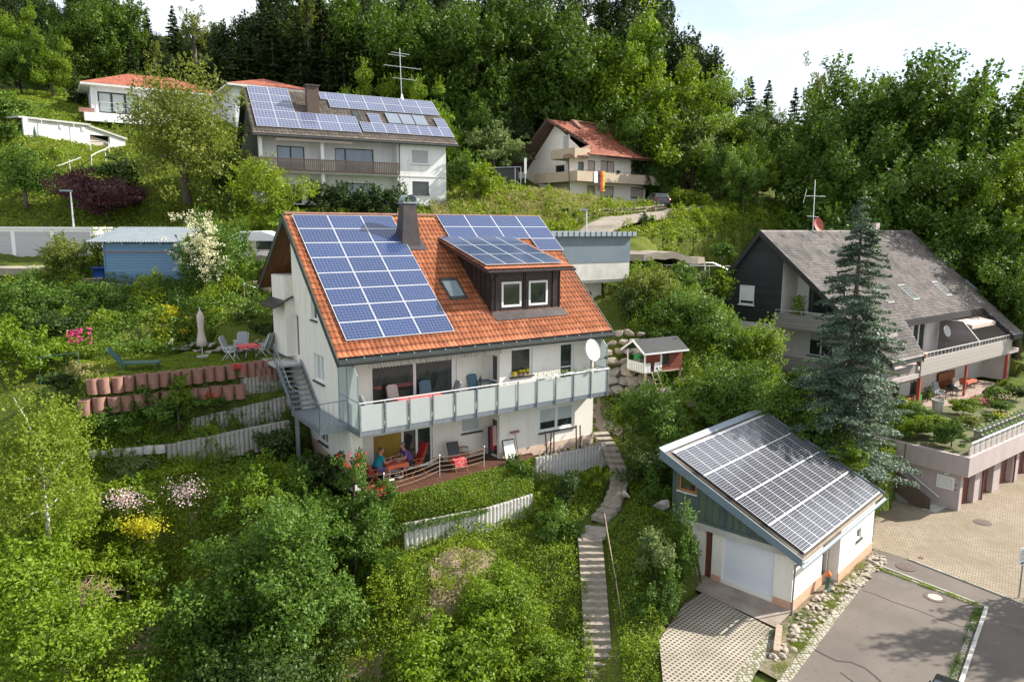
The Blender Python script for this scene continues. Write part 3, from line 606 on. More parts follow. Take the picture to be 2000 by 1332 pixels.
W_.poly([(0, -3.6, -2.96), (1.4, -3.6, -2.96), (1.4, -.35, -2.96), (0, -.35, -2.96)])
PLa = plane('v', 5.35); PLb = plane('v', 6.4); PLr = plane('u-', 7.35)
wall(W_, PLa, [(0, -11.45), (7.35, -11.45), (7.35, roofz(5.35)), (0, roofz(5.35))], [(1.43, 5.68, -8.6, -6.42), (1.42, 4.37, -11.42, -9.57), (5.93, 6.98, -10.2, -9.5)])
wall(W_, PLr, [(5.35, -11.45), (6.4, -11.45), (6.4, roofz(6.4)), (5.35, roofz(5.35))], [(5.6, 6.2, -7.75, -6.5), (5.55, 6.2, -11.42, -9.55)])
wall(W_, PLb, [(7.35, -11.45), (13.1, -11.45), (13.1, roofz(6.4)), (7.35, roofz(6.4))], [(7.97, 9.24, -7.55, -6.2), (10.93, 11.77, -8.6, -6.23), (9.68, 11.9, -10.52, -9.3)])
wall(W_, plane('u+', 13.1), [(-3.6, -11.45), (6.4, -11.45), (6.4, roofz(6.4)), (-.1, roofz(-.1)), (-3.6, roofz(-3.6))], [(1, 2.2, -7.2, -6)])
wall(W_, plane('v', -3.6), [(0, -11.4), (13.1, -11.4), (13.1, roofz(-3.6)), (0, roofz(-3.6))])
W_.box(-.02, .48, 5.36, 6.55, -11.45, -8.9)
W_.build('wall', M['stucco'], H)
for b_ in ((7.35, 13.13, 6.4, 6.43, -11.6, -11.12), (4.4, 7.36, 5.35, 5.38, -11.45, -11.12), (.5, 1.4, 5.35, 5.38, -11.45, -11.12)):
    p = MB(); p.box(*b_); p.build('plinth', M['plinth_pale'], H)
p = MB(); p.slab([(-.025, 1.0, -10.15), (-.025, 5.35, -10.75), (-.025, 5.35, -11.5), (-.025, 1.0, -11.5)], (.02, 0, 0)); p.build('plinth', M['plinth_pale'], H)
# roof
RO = thing('roof', None, None); RO.parent = H
ULm, URm = (-.36, -.6), (14.4, 13.8)
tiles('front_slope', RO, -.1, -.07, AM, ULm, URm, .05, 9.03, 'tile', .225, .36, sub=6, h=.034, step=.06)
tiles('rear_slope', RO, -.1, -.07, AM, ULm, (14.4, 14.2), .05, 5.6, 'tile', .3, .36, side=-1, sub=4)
s = MB()
def rp(u, v, off): return (u, v, roofz(v, off))
s.slab([rp(-.36, -.1, .05), rp(14.4, -.1, .05), rp(13.8, 6.95, .05), rp(-.6, 6.95, .05)], (0, 0, -.17))
s.slab([rp(-.36, -.1, .05), rp(14.4, -.1, .05), rp(14.2, -4.35, .05), rp(-.45, -4.35, .05)], (0, 0, -.17))
s.build('slab', M['darkgreen'], RO)
s = MB(); s.slab([rp(-.33, -.1, .225), rp(.0, -.1, .225), rp(.0, 6.9, .225), rp(-.56, 6.9, .225)], (0, 0, -.02)); s.slab([rp(-.33, -.1, .225), rp(1.4, -.1, .225), rp(1.4, -4.3, .225), rp(-.42, -4.3, .225)], (0, 0, -.02))
s.build('soffit', M['soffit'], RO)
s = MB()
for a, b, c_, d in ((-.36, -.1, -.6, 6.98), (-.36, -.1, -.45, -4.38), (14.4, -.1, 13.8, 6.98), (14.4, -.1, 14.2, -4.38)):
    e = -1 if a < 0 else 1
    s.slab([(a, b, roofz(b, -.06)), (c_, d, roofz(d, -.06)), (c_, d, roofz(d, .30)), (a, b, roofz(b, .30))], (e*.05, 0, 0))
s.box(-.6, 13.8, 6.95, 6.99, roofz(6.97, .27), roofz(6.97, .0)); s.build('barge_board', M['darkgreen'], RO)
s = MB(); s.tube([(-.62, 7.07, roofz(7, .12)), (13.84, 7.07, roofz(7, .12))], .075, 8); s.tube([(-.62, 7.14, roofz(7, .06)), (13.84, 7.14, roofz(7, .06))], .012, 4); s.tube([(.15, 7.05, roofz(7, .2)), (.15, 5.6, -6.1), (.12, 5.5, -8.6)], .04, 6)
s.build('gutter', M['dark'], RO)
s = MB(); s.tube([(0, 7.04, roofz(7, -.06)), (0, 7.1, roofz(7, -.01))], .022, 5); bk = s.mesh('gutter_bracket', M['zinc'])
for i in range(20): mo('gutter_bracket', bk, RO).location = (0, -.3+i*.74, 0)
s = MB(); s.tube([(-.3, -.1, .0), (14.4, -.1, .0)], .07, 6); s.build('ridge_cap', M['redstone'], RO)
mm = module_mesh('solar_panel', 1.66, .99, 'pv')
put_modules(H, mm, 1.66, .99, -.1, -.07, AM, .08, [(1.68*i, .13+1.01*j) for j in range(8) for i in range(3)])
put_modules(H, mm, 1.66, .93, -.1, -.07, AM, .08, [(7.62+1.68*i, .02+.985*j) for j in range(2) for i in range(4)]+[(7.62+1.68*3, .02+.985*2)])
# dormer
D_ = thing('dormer', None, None); D_.parent = H
d = MB(); dv = 5.45; PD = plane('v', dv)
wall(d, PD, [(7.45, roofz(dv, .05)), (11.55, roofz(dv, .05)), (11.55, -2.72), (7.45, -2.72)], [(8.08, 9.22, -4.36, -3.16), (9.66, 10.8, -4.36, -3.16)], .1)
for u in (7.45, 11.55): d.poly([(u, dv, roofz(dv, .05)), (u, dv, -2.72), (u, 1.3, -1.35), (u, 1.5, roofz(1.5, .05))])
for i in range(9): v = 2.2+i*.4; d.box(7.41, 7.46, v, v+.03, roofz(v, 0), -2.7+(dv-v)*.3)
for u in (7.44, 7.72, 9.36, 9.46, 11.1, 11.52): d.box(u, u+.05, dv, dv+.05, roofz(dv, .05), -2.72)
d.box(8.0, 9.3, dv, dv+.04, -4.5, -4.42); d.box(9.6, 10.88, dv, dv+.04, -4.5, -4.42)
d.build('cladding', M['brownmetal'], D_)
for a in (8.08, 9.66): window(D_, PD, a, a+1.14, -4.36, -3.16, fr=.1, rec=.04, sill=False)
DA = .265
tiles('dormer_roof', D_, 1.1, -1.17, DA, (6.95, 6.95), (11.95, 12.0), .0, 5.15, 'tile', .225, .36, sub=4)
d = MB(); dz = lambda v, o: -1.17-(v-1.1)*tan(DA)-o
d.slab([(6.93, 1.1, dz(1.1, .02)), (11.97, 1.1, dz(1.1, .02)), (12.02, 6.06, dz(6.06, .02)), (6.93, 6.06, dz(6.06, .02))], (0, 0, -.16))
d.tube([(6.93, 6.12, dz(6.1, .1)), (12.03, 6.12, dz(6.1, .1))], .06, 6); d.tube([(7.5, 6.1, dz(6.1, .2)), (7.5, 5.55, -3.05), (7.5, 5.55, -4.7)], .035, 6)
d.build('fascia', M['brownmetal'], D_)
d = MB(); d.slab([(7.4, 5.5, roofz(5.5, -.05)), (11.65, 5.5, roofz(5.5, -.05)), (11.75, 5.95, roofz(5.95, -.06)), (7.5, 5.95, roofz(5.95, -.06))], (0, 0, .02)); d.build('flashing', M['chimmetal'], D_)
mm2 = module_mesh('dormer_solar_panel', 1.1, 1.54, 'pv_dark')
put_modules(H, mm2, 1.1, 1.54, 1.1, -1.17, DA, .1, [(7.05+1.12*i, .12+1.56*j) for j in range(3) for i in range(4)])
# chimney, skylight
c = MB(); c.add([(4.72, 1.0, -1.6), (5.78, 1.0, -1.6), (5.78, 1.8, -1.9), (4.72, 1.8, -1.9), (4.93, 1.15, .52), (5.6, 1.15, .52), (5.6, 1.66, .52), (4.93, 1.66, .52)], [(0, 1, 5, 4), (1, 2, 6, 5), (2, 3, 7, 6), (3, 0, 4, 7), (4, 5, 6, 7)])
ch = c.build('chimney', M['chimmetal'], H)
c = MB(); c.box(4.88, 5.65, 1.1, 1.71, .52, .58)
for i in range(8):
    a0, a1 = pi*i/8, pi*(i+1)/8; c.slab([(5.26-.34*cos(a0), 1.12, .66+.28*sin(a0)), (5.26-.34*cos(a1), 1.12, .66+.28*sin(a1)), (5.26-.34*cos(a1), 1.75, .66+.28*sin(a1)), (5.26-.34*cos(a0), 1.75, .66+.28*sin(a0))], (0, 0, -.02))
for u in (4.95, 5.58):
    for v in (1.15, 1.7): c.box(u-.015, u+.015, v-.015, v+.015, .58, .7)
c.build('cowl', M['zinc'], ch)
c = MB(); c.slab([(4.6, .95, roofz(.95, -.04)), (5.95, .95, roofz(.95, -.04)), (6.0, 2.0, roofz(2.0, -.06)), (4.6, 2.0, roofz(2.0, -.06))], (0, 0, .02)); c.build('chimney_flashing', M['chimmetal'], ch)
def skylight(T, u0, u1, v0, v1, rz, h=.1, mg='plainglass', mf='dark'):
    k = MB()
    for a, b, e, f in ((u0, u1, v0, v0+.09), (u0, u1, v1-.09, v1), (u0, u0+.08, v0, v1), (u1-.08, u1, v0, v1)):
        k.slab([(a, e, rz(e)), (b, e, rz(e)), (b, f, rz(f)), (a, f, rz(f))], (0, 0, h))
    o = k.build('skylight', M[mf], T)
    k = MB(); k.poly([(u0+.05, v0+.05, rz(v0+.05)+h*.6), (u1-.05, v0+.05, rz(v0+.05)+h*.6), (u1-.05, v1-.05, rz(v1-.05)+h*.6), (u0+.05, v1-.05, rz(v1-.05)+h*.6)]); k.build('pane', M[mg], o)
skylight(H, 5.72, 6.66, 3.68, 4.72, lambda v: roofz(v, -.02))
# windows and doors of the main house
window(H, GW, 2.3, 3.6, -7.45, -6.2, cols=2, splits=[.45], fr=.09, mg='curtain', rec=.18)
window(H, GW, 2.65, 3.75, -10.2, -9.5, cols=2, fr=.07)
window(H, GW, 2.25, 2.95, -4.7, -3.75, fr=.07)
window(H, GW, -.3, .35, -6.75, -4.7, fr=.08, sill=False, name='side_door')
window(H, PLa, 1.43, 5.68, -8.6, -6.42, splits=[.5, .965], fr=.1, mg='glass', sill=False, name='sliding_door')
window(H, PLa, 5.93, 6.98, -10.2, -9.5, fr=.06, mg='curtain')
window(H, PLr, 5.6, 6.2, -7.75, -6.5, fr=.06)
window(H, PLr, 5.55, 6.2, -11.42, -9.55, fr=.08, sill=False, name='cellar_door')
window(H, PLb, 7.97, 9.24, -7.55, -6.2, fr=.11)
window(H, PLb, 10.93, 11.77, -8.6, -6.23, fr=.08, rows=2, sill=False, name='balcony_door')
window(H, PLb, 9.68, 11.9, -10.52, -9.3, cols=2, fr=.11, blind=.62)
pd = window(H, PLa, 1.42, 4.37, -11.42, -9.57, splits=[.5, .74], fr=.08, sill=False, name='patio_door')
k = MB(); bar(k, PLa, 1.5, 2.84, -10.85, -9.62, -.12, -.1); k.build('ochre_blind', M['yellowblind'], pd)
# canopy over the side door
k = MB(); k.slab([(-.02, -2.4, -3.85), (-.02, -.2, -3.85), (-1.0, -.1, -4.35), (-1.0, -2.6, -4.35)], (0, 0, -.06)); k.build('porch_canopy', M['brownmetal'], H)
# folded awning
k = MB(); k.box(.75, 7.3, 5.4, 6.55, -6.12, -6.04); k.box(.75, 7.3, 6.5, 6.62, -6.16, -6.0); aw = k.build('awning', M['offwhite'], H)
k = MB()
for i in range(44): u = .76+i*.1487; k.poly([(u, 6.63, -6.12), (u+.1487, 6.63, -6.12), (u+.1487, 6.64, -6.3-.0), (u+.075, 6.65, -6.36), (u, 6.64, -6.3)])
k.build('valance', M['awn'], aw)
# balcony
B = thing('balcony', None, None); B.parent = H
k = MB(); k.box(0, 7.35, 5.36, 7.42, -8.74, -8.62); k.box(7.35, 13.08, 6.42, 7.42, -8.74, -8.62); k.build('floor', M['concrete'], B)
k = MB(); k.box(-.03, 13.1, 7.42, 7.5, -8.86, -8.66); k.box(-.06, 0, 5.3, 7.5, -8.86, -8.62); k.box(13.08, 13.14, 6.4, 7.5, -8.86, -8.62); k.build('edge_beam', M['steel'], B)
pu = [13.05*i/12 for i in range(13)]
for u in pu: k = MB(); k.box(u-.025, u+.025, 7.5, 7.56, -8.9, -7.52); k.build('post', M['steel'], B)
k = MB(); k.tube([(-.02, 7.52, -7.5), (13.1, 7.52, -7.5)], .024, 8); k.build('handrail', M['alu'], B)
for i in range(12): k = MB(); k.box(pu[i]+.06, pu[i+1]-.06, 7.50, 7.515, -8.66, -7.62); k.build('glass_panel', M['frost'], B)
for u in (0, 13.07):
    q = [(u, 5.25, -8.6), (u, 7.42, -8.6), (u, 7.36, -6.45), (u, 6.86, -5.98), (u, 5.25, -5.98)]
    if u > 1: q = [(u, 6.44, -8.6), (u, 7.42, -8.6), (u, 7.4, -6.42), (u, 6.9, -5.98), (u, 6.44, -5.98)]
    k = MB(); k.slab(q, (.015, 0, 0)); sc = k.build('side_screen', M['frost'], B)
    k = MB(); vs = (5.3, 6.25, 7.4) if u < 1 else (6.5, 7.4)
    for v in vs: k.tube([(u+.008, v, -8.8), (u+.008, v, -6.42 if v > 7 else -5.95)], .028, 4)
    k.tube([(u+.008, 7.4, -6.42), (u+.008, 6.88, -5.96)], .022, 4); k.tube([(u+.008, vs[0], -7.5), (u+.008, 7.4, -7.5)], .02, 4); k.tube([(u+.008, vs[0], -8.62), (u+.008, 7.4, -8.62)], .02, 4); k.build('screen_frame', M['steel'], sc)
# steel stair and gangway on the gable side
S_ = thing('steel_stair', None, None); S_.parent = H
k = MB(); k.box(-1.25, -.05, 2.75, 6.4, -8.70, -8.64); k.build('gangway', M['steel'], S_)
for i in range(9): k = MB(); v = .75+i*.235; z = -6.98-i*.186; k.box(-1.15, -.15, v, v+.26, z-.03, z); k.build('tread', M['steel'], S_)
k = MB()
for u in (-1.22, -.1): k.slab([(u, .6, -6.75), (u, 2.85, -8.55), (u, 2.85, -8.8), (u, .6, -7.0)], (.05, 0, 0))
k.box(-1.27, -1.22, 2.8, 6.4, -8.82, -8.6); k.box(-1.27, -.02, 6.36, 6.42, -8.86, -8.6); k.build('stringer', M['steel'], S_)
k = MB(); rl = [(-1.24, .5, -5.95), (-1.24, 2.75, -7.58), (-1.24, 6.38, -7.6), (-.05, 6.38, -7.58)]
k.tube(rl, .024, 6); lo_ = [(p[0], p[1], p[2]-.95) for p in rl]; k.tube(lo_, .018, 4)
for a, b, n in ((0, 1, 9), (1, 2, 15), (2, 3, 6)):
    for i in range(n+1):
        t = i/n; q = [rl[a][j]+(rl[b][j]-rl[a][j])*t for j in range(3)]; r_ = .022 if i in (0, n) else .009
        k.tube([(q[0], q[1], q[2]-(1.1 if i in (0, n) else .95)), tuple(q)], r_, 4)
k.build('railing', M['steel'], S_)
k = MB(); k.box(-1.3, -1.16, 3.35, 3.49, -11.7, -8.8); k.box(-1.3, 0, 3.37, 3.47, -8.92, -8.8); k.build('support_post', M['steel'], S_)
k = MB(); k.box(-1.3, -.02, -2.8, .75, -7.05, -6.95); k.build('landing', M['concrete'], S_)
# satellite dish
k = MB(); prof = [(.0, 0), (.2, .015), (.36, .05), (.5, .11)]
ax = Vector((.15, .95, .32)).normalized(); e1 = ax.cross(Vector((0, 0, 1))).normalized(); e2 = ax.cross(e1); n = 18
V = [];
for r, h in prof: V += [tuple(Vector((12.1, 7.35, -6.52))+(e1*cos(2*pi*i/n)+e2*sin(2*pi*i/n)*1.08)*r*1.02+ax*h) for i in range(n)]
k.add(V, [[i*n+j, i*n+(j+1) % n, (i+1)*n+(j+1) % n, (i+1)*n+j] for i in range(3) for j in range(n)]); ds_ = k.build('satellite_dish', M['offwhite'], H, True)
k = MB(); k.tube([(12.14, 7.3, -7.7), (12.14, 7.3, -6.4)], .03, 6); k.tube([(12.12, 7.4, -7.05), (12.6, 7.85, -6.85)], .018, 4); k.box(12.55, 12.68, 7.8, 7.92, -6.92, -6.78); k.build('dish_arm', M['dark'], ds_)
# ---------------------------------------------------------------- furniture makers (local frame: seat faces +v)
def recliner(name, label, F, u, v, z, th, cloth, wood, group=None, armrest=True, tilt=.35, sc=1., cat='chair'):
    T = thing(name, label, cat, F.w(u, v, z), F.th+th, group)
    k = MB(); k.slab([(-.25, -.2, .44), (.25, -.2, .44), (.25, .27, .47), (-.25, .27, .47)], (0, 0, .06)); k.build('seat', M[cloth], T, bevel=.02)
    k = MB(); k.slab([(-.25, -.2, .48), (.25, -.2, .48), (.25, -.2-.72*tilt, 1.12), (.18, -.2-.78*tilt, 1.2), (-.18, -.2-.78*tilt, 1.2), (-.25, -.2-.72*tilt, 1.12)], (0, .07, .02)); k.build('backrest', M[cloth], T, bevel=.02)
    for s_ in (-.28, .28):
        k = MB(); k.tube([(s_, .28, 0), (s_, -.16, .66)], .02, 4); k.build('leg', M[wood], T)
        k = MB(); k.tube([(s_, -.38, 0), (s_, .12, .64)], .02, 4); k.build('leg', M[wood], T)
        if armrest: k = MB(); k.slab([(s_-.03, -.28, .66), (s_+.03, -.28, .66), (s_+.03, .26, .66), (s_-.03, .26, .66)], (0, 0, .03)); k.build('armrest', M[wood], T)
    k = MB()
    for s_ in (-.26, .26): k.tube([(s_, -.19, .45), (s_, -.2-.75*tilt, 1.14)], .018, 4); k.tube([(s_, -.2, .45), (s_, .3, .46)], .018, 4)
    k.build('frame', M[wood], T); T.scale = (sc,)*3; return T
def table(name, label, F, u, v, z, th, w, d, h, top, leg, cloth=None, group=None, drop=.14):
    T = thing(name, label, 'table', F.w(u, v, z), F.th+th, group)
    k = MB(); k.box(-w/2, w/2, -d/2, d/2, h-.035, h); k.build('tabletop', M[top], T, bevel=.01)
    for a in (-1, 1):
        for b in (-1, 1): k = MB(); k.tube([(a*(w/2-.06), b*(d/2-.06), h-.03), (a*(w/2-.05), b*(d/2-.05), 0)], .022, 5); k.build('leg', M[leg], T)
    if cloth:
        k = MB(); e = .03; k.box(-w/2-e, w/2+e, -d/2-e, d/2+e, h+.002, h+.01)
        for a in (-1, 1):
            k.slab([(a*(w/2+e), -d/2-e, h+.01), (a*(w/2+e), 0, h+.01), (a*(w/2+e+.02), 0, h-drop), (a*(w/2+e+.03), -d/2-e, h-drop*1.5)], (a*.006, 0, 0)); k.slab([(a*(w/2+e), 0, h+.01), (a*(w/2+e), d/2+e, h+.01), (a*(w/2+e+.03), d/2+e, h-drop*1.5), (a*(w/2+e+.02), 0, h-drop)], (a*.006, 0, 0))
            k.slab([(-w/2-e, a*(d/2+e), h+.01), (w/2+e, a*(d/2+e), h+.01), (w/2+e, a*(d/2+e+.03), h-drop*1.4), (0, a*(d/2+e+.02), h-drop), (-w/2-e, a*(d/2+e+.03), h-drop*1.4)], (0, a*.006, 0))
        o = k.build('tablecloth', M[cloth]); o.location = T.location; o.rotation_euler = T.rotation_euler
        tagk(o, {'outdoor_table': None}.get(name) or CLOTHLAB.get(label, 'cloth over the '+label), 'tablecloth')
    return T
CLOTHLAB = {}
# ---------------------------------------------------------------- people
def person(label, F, u, v, z, th, shirt, trousers, hairm, bare_leg=True, lean=.18, shoes='white'):
    T = thing('person', label, 'person', F.w(u, v, z), F.th+th)
    P = []; E_ = []; Rr = []
    def chain(start, pts):
        last = start
        for (x, y, zz, r) in pts: P.append((x, y, zz)); Rr.append(r); E_.append((last, len(P)-1)) if last is not None else None; last = len(P)-1
        return last
    # local: x = v (forwards), y = u (sideways)
    pel = chain(None, [(0, 0, .52, .145)])
    bel = chain(pel, [(lean*.35, 0, .68, .155)]); che = chain(bel, [(lean*.75, 0, .88, .16)]); nk = chain(che, [(lean*1.05, 0, 1.06, .075), (lean*1.15, 0, 1.12, .058)])
    chain(nk, [(lean*1.25, 0, 1.17, .09), (lean*1.32, 0, 1.24, .11), (lean*1.3, 0, 1.30, .095)])
    for s_ in (-1, 1):
        hp = chain(pel, [(.04, s_*.10, .52, .10)]); kn = chain(hp, [(.44, s_*.14, .50, .072)]); cf = chain(kn, [(.47, s_*.14, .30, .056)]); an = chain(cf, [(.44, s_*.14, .09, .038)])
        chain(an, [(.47, s_*.145, .05, .04), (.60, s_*.16, .035, .03)])
        sh = chain(che, [(lean*.95, s_*.18, .98, .062)]); el = chain(sh, [(lean+.10, s_*.27, .77, .042)]); wr = chain(el, [(lean+.34, s_*.19, .80, .028)])
        pa = chain(wr, [(lean+.40, s_*.175, .805, .026)])
        for q, (dy, ln) in enumerate(((-.03, .06), (-.01, .075), (.012, .07), (.032, .055))):
            chain(pa, [(lean+.44, s_*.175+dy, .81, .010), (lean+.44+ln*.7, s_*.175+dy*1.1, .80, .008), (lean+.44+ln, s_*.175+dy*1.1, .78, .007)])
        chain(wr, [(lean+.38, s_*.14, .815, .011), (lean+.42, s_*.125, .81, .009)])
    def skin(name, verts, edges, rad, m, par):
        me = bpy.data.meshes.new(name); bm = bmesh.new(); L_ = bm.verts.layers.skin.verify(); vs = [bm.verts.new(p) for p in verts]
        for a, b in edges: bm.edges.new((vs[a], vs[b]))
        for v_, r in zip(vs, rad): v_[L_].radius = (r, r)
        vs[0][L_].use_root = True; bm.to_mesh(me); bm.free(); me.materials.append(m)
        o = mo(name, me, par); sk = o.modifiers.new('skin', 'SKIN'); sk.use_smooth_shade = True; ss = o.modifiers.new('sub', 'SUBSURF'); ss.levels = 1; ss.render_levels = 2; return o
    T.scale = (1.12,)*3
    body = skin('body', P, E_, Rr, M['skin'], T)
    l = lean
    skin('shirt', [(0, 0, .56), (l*.35, 0, .70), (l*.75, 0, .90), (l*.98, 0, 1.02)]+[q for s_ in (-1, 1) for q in ((l*.95, s_*.19, .985), (l+.06, s_*.25, .84))], [(0, 1), (1, 2), (2, 3), (2, 4), (4, 5), (2, 6), (6, 7)], [.185, .195, .205, .095, .10, .075, .10, .075], M[shirt], T)
    kx = .34 if bare_leg else .44
    sk_ = [(-.02, 0, .54)]; ed = []; rr = [.165]
    for s_ in (-1, 1):
        i = len(sk_); sk_ += [(.06, s_*.11, .53), (kx, s_*.14, .51)]; rr += [.118, .092]; ed += [(0, i), (i, i+1)]
        if not bare_leg: sk_ += [(.48, s_*.14, .30)]; rr += [.07]; ed += [(i+1, i+2)]
    skin('trousers', sk_, ed, rr, M[trousers], T)
    skin('hair', [(l*1.32+.015, 0, 1.325), (l*1.2-.01, 0, 1.295), (l*1.15-.025, 0, 1.21)], [(0, 1), (1, 2)], [.092, .108, .085], M[hairm], T)
    for s_ in (-1, 1): k = MB(); k.slab([(s_*.15-.04, .42, 0), (s_*.15+.04, .42, 0), (s_*.16+.045, .66, 0), (s_*.16-.035, .66, 0)], (0, 0, .06)); k.build('shoe', M[shoes], T, bevel=.02)
    k = MB(); x = l*1.32+.10
    k.add([(0, x-.01, 1.27), (-.016, x-.005, 1.225), (.016, x-.005, 1.225), (0, x+.022, 1.228)], [(0, 1, 3), (0, 3, 2), (1, 2, 3)]); k.build('nose', M['skin'], body)
    for s_ in (-1, 1): k = MB(); k.tube([(s_*.035, x-.022, 1.262), (s_*.035, x-.008, 1.262)], .011, 6); k.build('eye', M['black'], body)
    for s_ in (-1, 1): k = MB(); k.tube([(s_*.098, l*1.28, 1.215), (s_*.105, l*1.27, 1.26)], .016, 5); k.build('ear', M['skin'], body)
    k = MB(); k.tube([(-.03, x-.014, 1.192), (.03, x-.014, 1.192)], .007, 4); k.build('mouth', M['red'], body)
    return T
ZD = -11.42
# deck in front of the ground floor
o = MB(); o.slab([(.5, 5.36, ZD), (7.34, 5.36, ZD), (7.34, 6.4, ZD), (9.2, 6.42, ZD), (8.9, 7.1, ZD), (5.6, 7.4, ZD), (.9, 7.95, ZD), (.35, 7.3, ZD)], (0, 0, -.12)); o = o.build('wooden_deck', M['deck']); o.location = FM.O; o.rotation_euler = (0, 0, -FM.th)
tagk(o, 'red-brown wooden terrace deck where the two people sit under the glass balcony', 'deck')
person('person in a teal shirt and striped shorts seated on the left of the deck table', FM, 1.22, 6.15, ZD+.02, -pi/2, 'teal', 'bluecloth', 'darkhair')
person('person with grey hair in a purple shirt and dark trousers reaching across the deck table', FM, 2.92, 6.05, ZD+.02, pi/2, 'purple', 'navy', 'hair', False, .3)
recliner('folding_armchair', 'red cushioned folding chair behind the person in the teal shirt', FM, 1.08, 6.12, ZD, -pi/2, 'red', 'wood')
recliner('folding_armchair', 'high-backed red folding chair behind the person in the purple shirt', FM, 3.12, 6.0, ZD, pi/2, 'red', 'wood', sc=1.12)
CLOTHLAB['wooden dining table on the deck between the two seated people'] = 'orange-red cloth hanging over the deck table between the two people'
table('garden_table', 'wooden dining table on the deck between the two seated people', FM, 2.12, 6.0, ZD, 0, .92, .78, .72, 'wood', 'wood', 'orangecloth')
k = MB(); k.rev(0, 0, [(.0, 0), (.038, 0), (.038, .17), (.014, .22), (.014, .28), (0, .28)], 10); o = k.build('bottle', M['plainglass']); o.location = FM.w(2.0, 5.95, ZD+.735); tagk(o, 'clear glass bottle standing on the orange tablecloth', 'bottle')
k = MB(); k.rev(0, 0, [(0, .004), (.09, .004), (.125, .02), (.12, .022), (0, .01)], 14); o = k.build('plate', M['white']); o.location = FM.w(2.3, 6.1, ZD+.735); tagk(o, 'white plate on the orange tablecloth before the person in purple', 'plate')
# lounge recliner with red blanket
T = thing('reclining_chair', 'wooden recliner with charcoal cushion standing on the deck in the middle', 'chair', FM.w(5.05, 6.35, ZD), FM.th+.15)
k = MB(); k.slab([(-.28, -.3, .42), (.28, -.3, .42), (.28, -.62, 1.05), (-.28, -.62, 1.05)], (0, .1, .03)); k.build('backrest', M['black'], T, bevel=.03)
k = MB(); k.slab([(-.28, -.3, .36), (.28, -.3, .36), (.28, .35, .40), (-.28, .35, .40)], (0, 0, .08)); k.build('seat', M['black'], T, bevel=.02)
for s_ in (-.27, .27):
    k = MB(); k.tube([(s_, -.45, 0), (s_, -.3, .36), (s_, .5, .36), (s_, .62, 0)], .022, 5); k.build('leg', M['wood'], T)
k = MB(); k.slab([(-.3, -.18, .49), (.3, -.18, .49), (.3, .45, .49), (-.3, .45, .49)], (0, 0, .02)); k.slab([(-.3, .45, .50), (.3, .45, .50), (.28, .53, .18), (-.24, .53, .22)], (0, .012, 0)); k.slab([(-.3, -.1, .5), (-.3, .45, .5), (-.33, .45, .25), (-.33, -.1, .3)], (.012, 0, 0))
o = k.build('blanket', M['redpattern']); o.location = T.location; o.rotation_euler = T.rotation_euler; tagk(o, 'bright red blanket spread over the charcoal recliner', 'blanket')
T = thing('wicker_stool', 'brown wicker armchair behind the charcoal recliner', 'chair', FM.w(5.75, 5.85, ZD), FM.th)
k = MB(); k.rev(0, 0, [(.22, .34), (.27, .38), (.25, .42), (0, .42)], 12); k.build('seat', M['wood'], T)
k = MB(); k.tube([(.27*cos(a), .27*sin(a), .66) for a in [pi*.1+pi*.8*i/8+pi for i in range(9)]], .03, 5)
for i in range(9): a = pi*.1+pi*.8*i/8+pi; k.tube([(.25*cos(a), .25*sin(a), .4), (.27*cos(a), .27*sin(a), .66)], .012, 4)
k.build('backrest', M['wood'], T)
for a in (.8, 2.3, 3.9, 5.4): k = MB(); k.tube([(.2*cos(a), .2*sin(a), .36), (.24*cos(a), .24*sin(a), 0)], .018, 4); k.build('leg', M['wood'], T)
# boots, towels, broom, frame
for i, lab in enumerate(('left one of the black garden boots by the patio door', 'right one of the black garden boots by the patio door')):
    k = MB(); k.tube([(0, 0, 0), (0, 0, .16), (0, -.01, .30)], [.05, .055, .065], 8); k.slab([(-.05, 0, 0), (.05, 0, 0), (.045, .18, 0), (-.045, .18, 0)], (0, 0, .08)); o = k.build('boot', M['black'], bevel=.01); o.location = FM.w(4.55+i*.16, 5.6, ZD+.01); o.rotation_euler = (0, 0, -FM.th); tagk(o, lab, 'boot')
for i, (mt, lab) in enumerate((('navy', 'dark blue towel hanging in the cellar doorway'), ('red', 'red towel hanging in the cellar doorway between blue and beige'), ('umb', 'beige towel hanging rightmost in the cellar doorway'))):
    k = MB(); u = 6.88+i*.12
    for j in range(5): x = u+j*.045; k.slab([(x, 6.1+.02*(j % 2), -9.85), (x+.045, 6.1+.02*((j+1) % 2), -9.85), (x+.042, 6.14+.03*((j+1) % 2), -11.2+i*.2), (x, 6.14+.03*(j % 2), -11.2+i*.2)], (0, .012, 0))
    o = k.build('towel', M[mt]); o.location = FM.O; o.rotation_euler = (0, 0, -FM.th); tagk(o, lab, 'towel')
T = thing('towel_rail', 'short dark rail the towels hang from beside the cellar door', 'rail', FM.w(7.1, 6.12, -9.83), FM.th); k = MB(); k.tube([(-.3, 0, 0), (.28, 0, 0)], .012, 5); k.tube([(.25, 0, 0), (.25, -.0, -1.6)], .015, 5); k.build('bar', M['dark'], T)
T = thing('broom', 'broom leaning head up on the white wall beside the cellar door', 'broom', FM.w(8.15, 6.75, ZD), FM.th); k = MB(); k.tube([(0, .1, .05), (0, -.22, 1.2)], .014, 5); k.build('handle', M['darkwood'], T); k = MB(); k.box(-.24, .24, -.28, -.2, 1.17, 1.27); k.build('head', M['redstone'], T)
T = thing('cold_frame', 'grey propped garden frame lid leaning at the right end of the deck', 'frame', FM.w(7.75, 6.8, ZD), FM.th+.1)
k = MB(); k.slab([(-.28, 0, 0), (.28, 0, 0), (.28, -.32, .85), (-.28, -.32, .85)], (0, .03, 0)); k.build('panel', M['stucco_white'], T)
k = MB()
